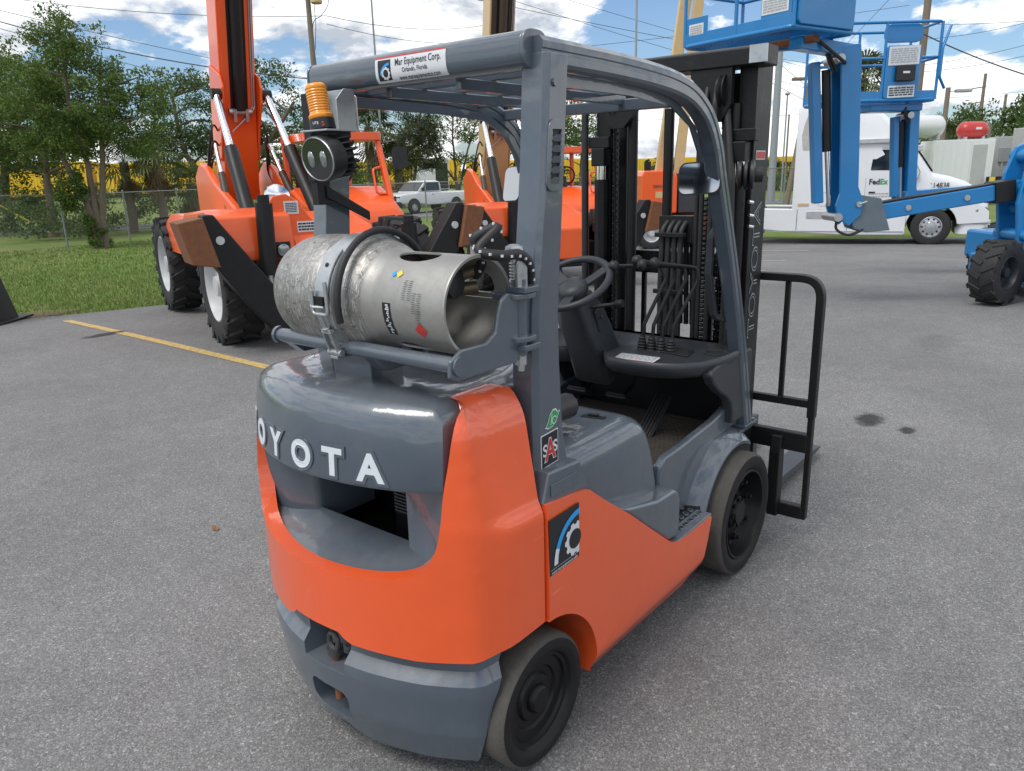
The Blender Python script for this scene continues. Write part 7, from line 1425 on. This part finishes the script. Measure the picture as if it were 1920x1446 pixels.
# crape myrtle in front of the fence, with ivy round its stems
tree('crape_myrtle', 'multi-stemmed leafy tree with ivy on its trunk, in front of the left fence', 9.7, 27.9, [[(-.1, .1, 0), (-.15, .1, 1.3), (-.45, .4, 2.6), (-.9, .8, 4.2), (-1.1, 1.0, 5.8)], [(.1, -.1, 0), (.16, -.14, 1.4), (.35, -.3, 2.8), (.5, -.5, 4.6), (.7, -.7, 6.4)], [(0, 0, 0), (.0, 0, 1.6), (.0, .1, 3.2), (-.2, .2, 5.0), (-.1, .2, 7.0)]], [(0, 0, 5.4, 1.7, 1.7, 2.2), (-1.1, 1.3, 4.9, 1.3, 1.3, 1.6), (1.2, -1.5, 4.9, 1.4, 1.4, 1.7), (0, 0, 7.1, 1.2, 1.2, 1.0), (-.4, .3, 3.9, 1.5, 1.5, .8)], 280, 32000, .12, M_LF1, 21, .15, .36)
tree('ivy', 'dense ivy climbing the stems of the multi-stemmed tree', 9.55, 27.75, [[(0, 0, 0), (-.1, .1, 1.0), (-.2, .2, 2.2)]], [(-.05, .05, .5, .30, .30, .5), (-.12, .12, 1.3, .30, .30, .6), (-.45, .5, 2.1, .5, .5, .8), (.05, -.05, .25, .42, .42, .25)], 60, 5200, .11, M_LF3, 22, .03, .20, cat='ivy', limb=4)
# oaks and bushes beyond the fence
tree('oak_tree', 'large dark oak filling the upper left corner', 12.0, 43.5, [[(0, 0, 0), (.1, 0, 2.4), (.6, -.6, 4.5), (1.2, -1.2, 6.6)], [(0, 0, 0), (-.1, .1, 2.2), (-1.3, 1.5, 4.4), (-2, 2.2, 6.5)]], [(0, 0, 6.2, 3.0, 3.0, 2.8), (1.8, -2.2, 5.8, 2.4, 2.4, 2.4), (-2.0, 2.4, 6.4, 2.4, 2.4, 2.6), (.8, -1, 3.8, 2.6, 2.8, 1.2), (0, 0, 8.2, 2.2, 2.2, 1.4)], 270, 20000, .20, M_LF1, 23, .28, .62)
tree('oak_tree', 'second dark oak behind the multi-stemmed tree at left', 11.4, 36.6, [[(0, 0, 0), (.1, 0, 2.0), (.2, -.3, 4.0), (.2, -.6, 6.0)]], [(0, 0, 5.4, 2.4, 2.4, 2.4), (-1.4, 1.6, 4.6, 1.8, 1.8, 1.9), (1.4, -1.6, 4.2, 1.7, 1.7, 1.6)], 170, 13000, .18, M_LF1, 24, .2, .55)
tree('oak_tree', 'spreading green oak behind the orange raised boom', 20.9, 37.0, [[(0, 0, 0), (-.8, .9, 2.0), (-1.5, 1.8, 4.0), (-1.6, 2.0, 6.6)], [(0, 0, 0), (.4, -.5, 2.4), (1.6, -2.0, 4.6), (2.4, -3.0, 6.2)]], [(-1.2, 1.6, 5.9, 2.3, 2.3, 2.3), (1.6, -2.0, 6.1, 2.1, 2.1, 2.0), (3.0, -3.7, 4.5, 1.4, 1.7, 1.0), (-1.8, 2.2, 3.6, 1.9, 1.9, 1.4), (.2, 0, 4.2, 2.0, 2.0, 1.5), (.8, -1.0, 7.4, 1.4, 1.4, 1.0)], 250, 20000, .18, M_LF2, 25, .24, .55)
tree('oak_tree', 'low dark tree filling the gap right of the orange boom', 27.5, 41.0, [[(0, 0, 0), (0, 0, 1.6), (.2, -.2, 3.6)]], [(0, 0, 2.7, 2.4, 2.4, 1.7), (1.3, -1.4, 3.2, 1.4, 1.6, 1.2), (2.6, -3.2, 2.2, 1.4, 1.4, 1.2)], 110, 9000, .18, M_LF2, 26, .18, .5)
tree('bush', 'dark shrubs under the spreading oak behind the telehandler tower', 18.6, 38.6, [[(0, 0, 0), (0, 0, .8)]], [(0, 0, 1.2, 1.8, 1.8, 1.3), (1.8, -2.2, 1.0, 1.6, 1.6, 1.2), (-1.8, 2.2, 1.2, 1.6, 1.6, 1.2)], 70, 6000, .16, M_LF2, 37, .05, .45, cat='bush', limb=4)
tree('bush', 'dark undergrowth below the corner oak, beyond the fence', 13.2, 39.5, [[(0, 0, 0), (0, 0, .8)]], [(0, 0, 1.3, 2.0, 2.0, 1.4), (-2.2, 2.4, 1.5, 2.2, 2.2, 1.6), (-4.4, 5.0, 1.6, 2.2, 2.2, 1.6)], 90, 8000, .17, M_LF2, 38, .05, .5, cat='bush', limb=4)
palm('fan_palm', 'shaggy fan palm with dead fronds, left of the orange telehandler', 15.3, 34.0, 3.6, 26, 1.5, 3, dead=14)
palm('fan_palm', 'second shaggy fan palm close behind the multi-stemmed tree', 14.4, 35.2, 3.2, 24, 1.4, 4, dead=10)
palm('fan_palm', 'low fan palm right of the shaggy palms by the oak trunk', 17.4, 35.0, 2.2, 22, 1.3, 9, dead=6)
tree('bush', 'dark low bushes along the fence left of the palms', 11.9, 33.6, [[(0, 0, 0), (0, 0, .8)]], [(0, 0, .9, 1.8, 1.4, .8), (-2.4, 1.0, 1.0, 1.6, 1.2, .9)], 60, 3600, .14, M_LF2, 27, .05, .4, cat='bush', limb=4)
_t = palm('fan_palm', 'full green fan palm standing behind the amber beacon', 34.7, 41.3, 4.1, 44, 1.55, 5, dead=6); _t.scale = (1.6, 1.6, 1.38)
_t = palm('fan_palm', 'smaller fan palm below the taller one behind the orange cab', 36.4, 40.3, 2.4, 30, 1.35, 6, dead=3); _t.scale = (1.6, 1.6, 1.38)
_t = tree('young_oak', 'bushy green tree between the fan palm and the bare-branched tree', 39.2, 41.8, [[(0, 0, 0), (.1, 0, 1.5), (.3, -.2, 3.2), (.3, -.3, 4.6)]], [(.2, -.2, 4.2, 1.05, 1.05, 1.3), (-.2, .3, 2.9, .9, .9, .9), (.5, -.5, 2.6, .8, .8, .7)], 120, 11000, .13, M_LF4, 28, .10, .34); _t.scale = (1.6, 1.6, 1.38)
_t = tree('young_oak', 'open tree with many visible branches above the white pickup', 43.5, 41.3, [[(0, 0, 0), (.1, 0, 1.0), (-.6, .7, 2.6), (-1.3, 1.5, 4.2)], [(0, 0, 0), (.2, -.1, 1.1), (.4, -.5, 3.0), (.8, -1.0, 4.9)], [(0, 0, 0), (0, 0, 1.6), (0, .1, 3.6), (0, 0, 5.2)]], [(-.9, 1.1, 4.2, 1.3, 1.3, 1.2), (.7, -.9, 4.4, 1.2, 1.2, 1.3), (0, 0, 5.2, 1.2, 1.2, .8), (-.2, 0, 2.2, 1.2, 1.4, .8)], 150, 8200, .13, M_LF1, 29, .085, .34, limb=60); _t.scale = (1.6, 1.6, 1.38)
_t = tree('young_oak', 'leafy tree with pink blossoms seen right of the forklift post', 52.7, 35.6, [[(0, 0, 0), (.1, 0, 1.6), (.1, -.1, 3.4), (.3, -.3, 5.0)]], [(0, 0, 4.3, 1.5, 1.6, 1.6), (.9, -1.1, 3.2, 1.2, 1.2, 1.0), (-.9, 1.0, 3.6, 1.2, 1.2, 1.2)], 150, 11000, .14, M_LF1, 30, .11, .4); _t.scale = (1.6, 1.6, 1.38)
palm('fan_palm', 'tall fan palm with pale lower fronds between the blue platforms', 35.1, 8.7, 5.9, 46, 1.35, 7, dead=12)
_t = tree('oak_tree', 'broad dark tree mass behind the red tank', 79.5, 9.8, [[(0, 0, 0), (0, 0, 3)]], [(0, 0, 3.4, 5, 4, 2.6), (4, -5, 4.2, 5, 4.5, 3.2), (-2.5, 3.0, 2.4, 4, 3, 2.0)], 150, 12000, .34, M_LF2, 31, .4, .95, limb=8); _t.scale = (1, 1, 1.2)
tree('oak_tree', 'darker tree mass at the right edge behind the cabinets', 82, 1.2, [[(0, 0, 0), (0, 0, 3)]], [(0, 0, 4.0, 5, 4.5, 3.4), (4, -5, 4.6, 5, 5, 3.6)], 120, 8000, .34, M_LF2, 32, .4, 1.0, limb=8)
palm('fan_palm', 'distant fan palm left of the white tank', 64.5, 10.5, 4.0, 36, 1.9, 8)
palm('fan_palm', 'distant low palm right of the pale steel pole', 71.2, 26.0, 1.6, 30, 1.7, 10, dead=8)
palm('fan_palm', 'second distant low palm right of the pale steel pole', 72.5, 23.6, 1.4, 28, 1.6, 11, dead=8)
tree('bush', 'distant low trees seen between the forklift mast and front pillar', 64.4, 34.4, [[(0, 0, 0), (0, 0, 1.2)]], [(0, 0, 1.8, 2.2, 1.6, 1.4), (2.0, -2.2, 1.4, 1.6, 1.4, 1.2)], 50, 3000, .28, M_LF2, 33, .1, .6, cat='bush', limb=3)
tree('hedge_line', 'far line of low trees along the horizon beyond the road', 52, 46, [[(0, 0, 0), (0, 0, 1.5)]], [(k*3.6, -k*4.4, 1.5+.5*math.sin(k*2.1), 3.0, 2.4, 1.3+.5*math.sin(k*1.3)) for k in range(-6, 6)], 220, 9000, .34, M_LF2, 34, .1, .8, cat='trees', limb=4)

# a few dry leaves blown onto the lot
_r = random.Random(8); me0 = None
LV = (((-1.16, 1.76), 'left of the counterweight'),)
for (x, y), where in LV:
    if me0 is None:
        mb = MB(); mb.add([(-.03, 0, .002), (-.01, .014, .008), (.02, .010, .006), (.034, 0, .012), (.018, -.012, .004), (-.012, -.013, .009), (0, 0, .003)], [(0, 6, 1), (1, 6, 2), (2, 6, 3), (3, 6, 4), (4, 6, 5), (5, 6, 0)]); me0 = mb.mesh('fallen_leaf', mat('dry_leaf', (.22, .10, .04), .8, var=.3), 0)
    o = link('fallen_leaf', me0); o.location = (x, y, ZT(x, y)+.002); o.rotation_euler = (0, 0, _r.uniform(0, 6)); sc = _r.uniform(.6, 1.1); o.scale = (sc, sc, sc); tag(o, 'small dry brown leaf on the asphalt '+where, 'leaf')
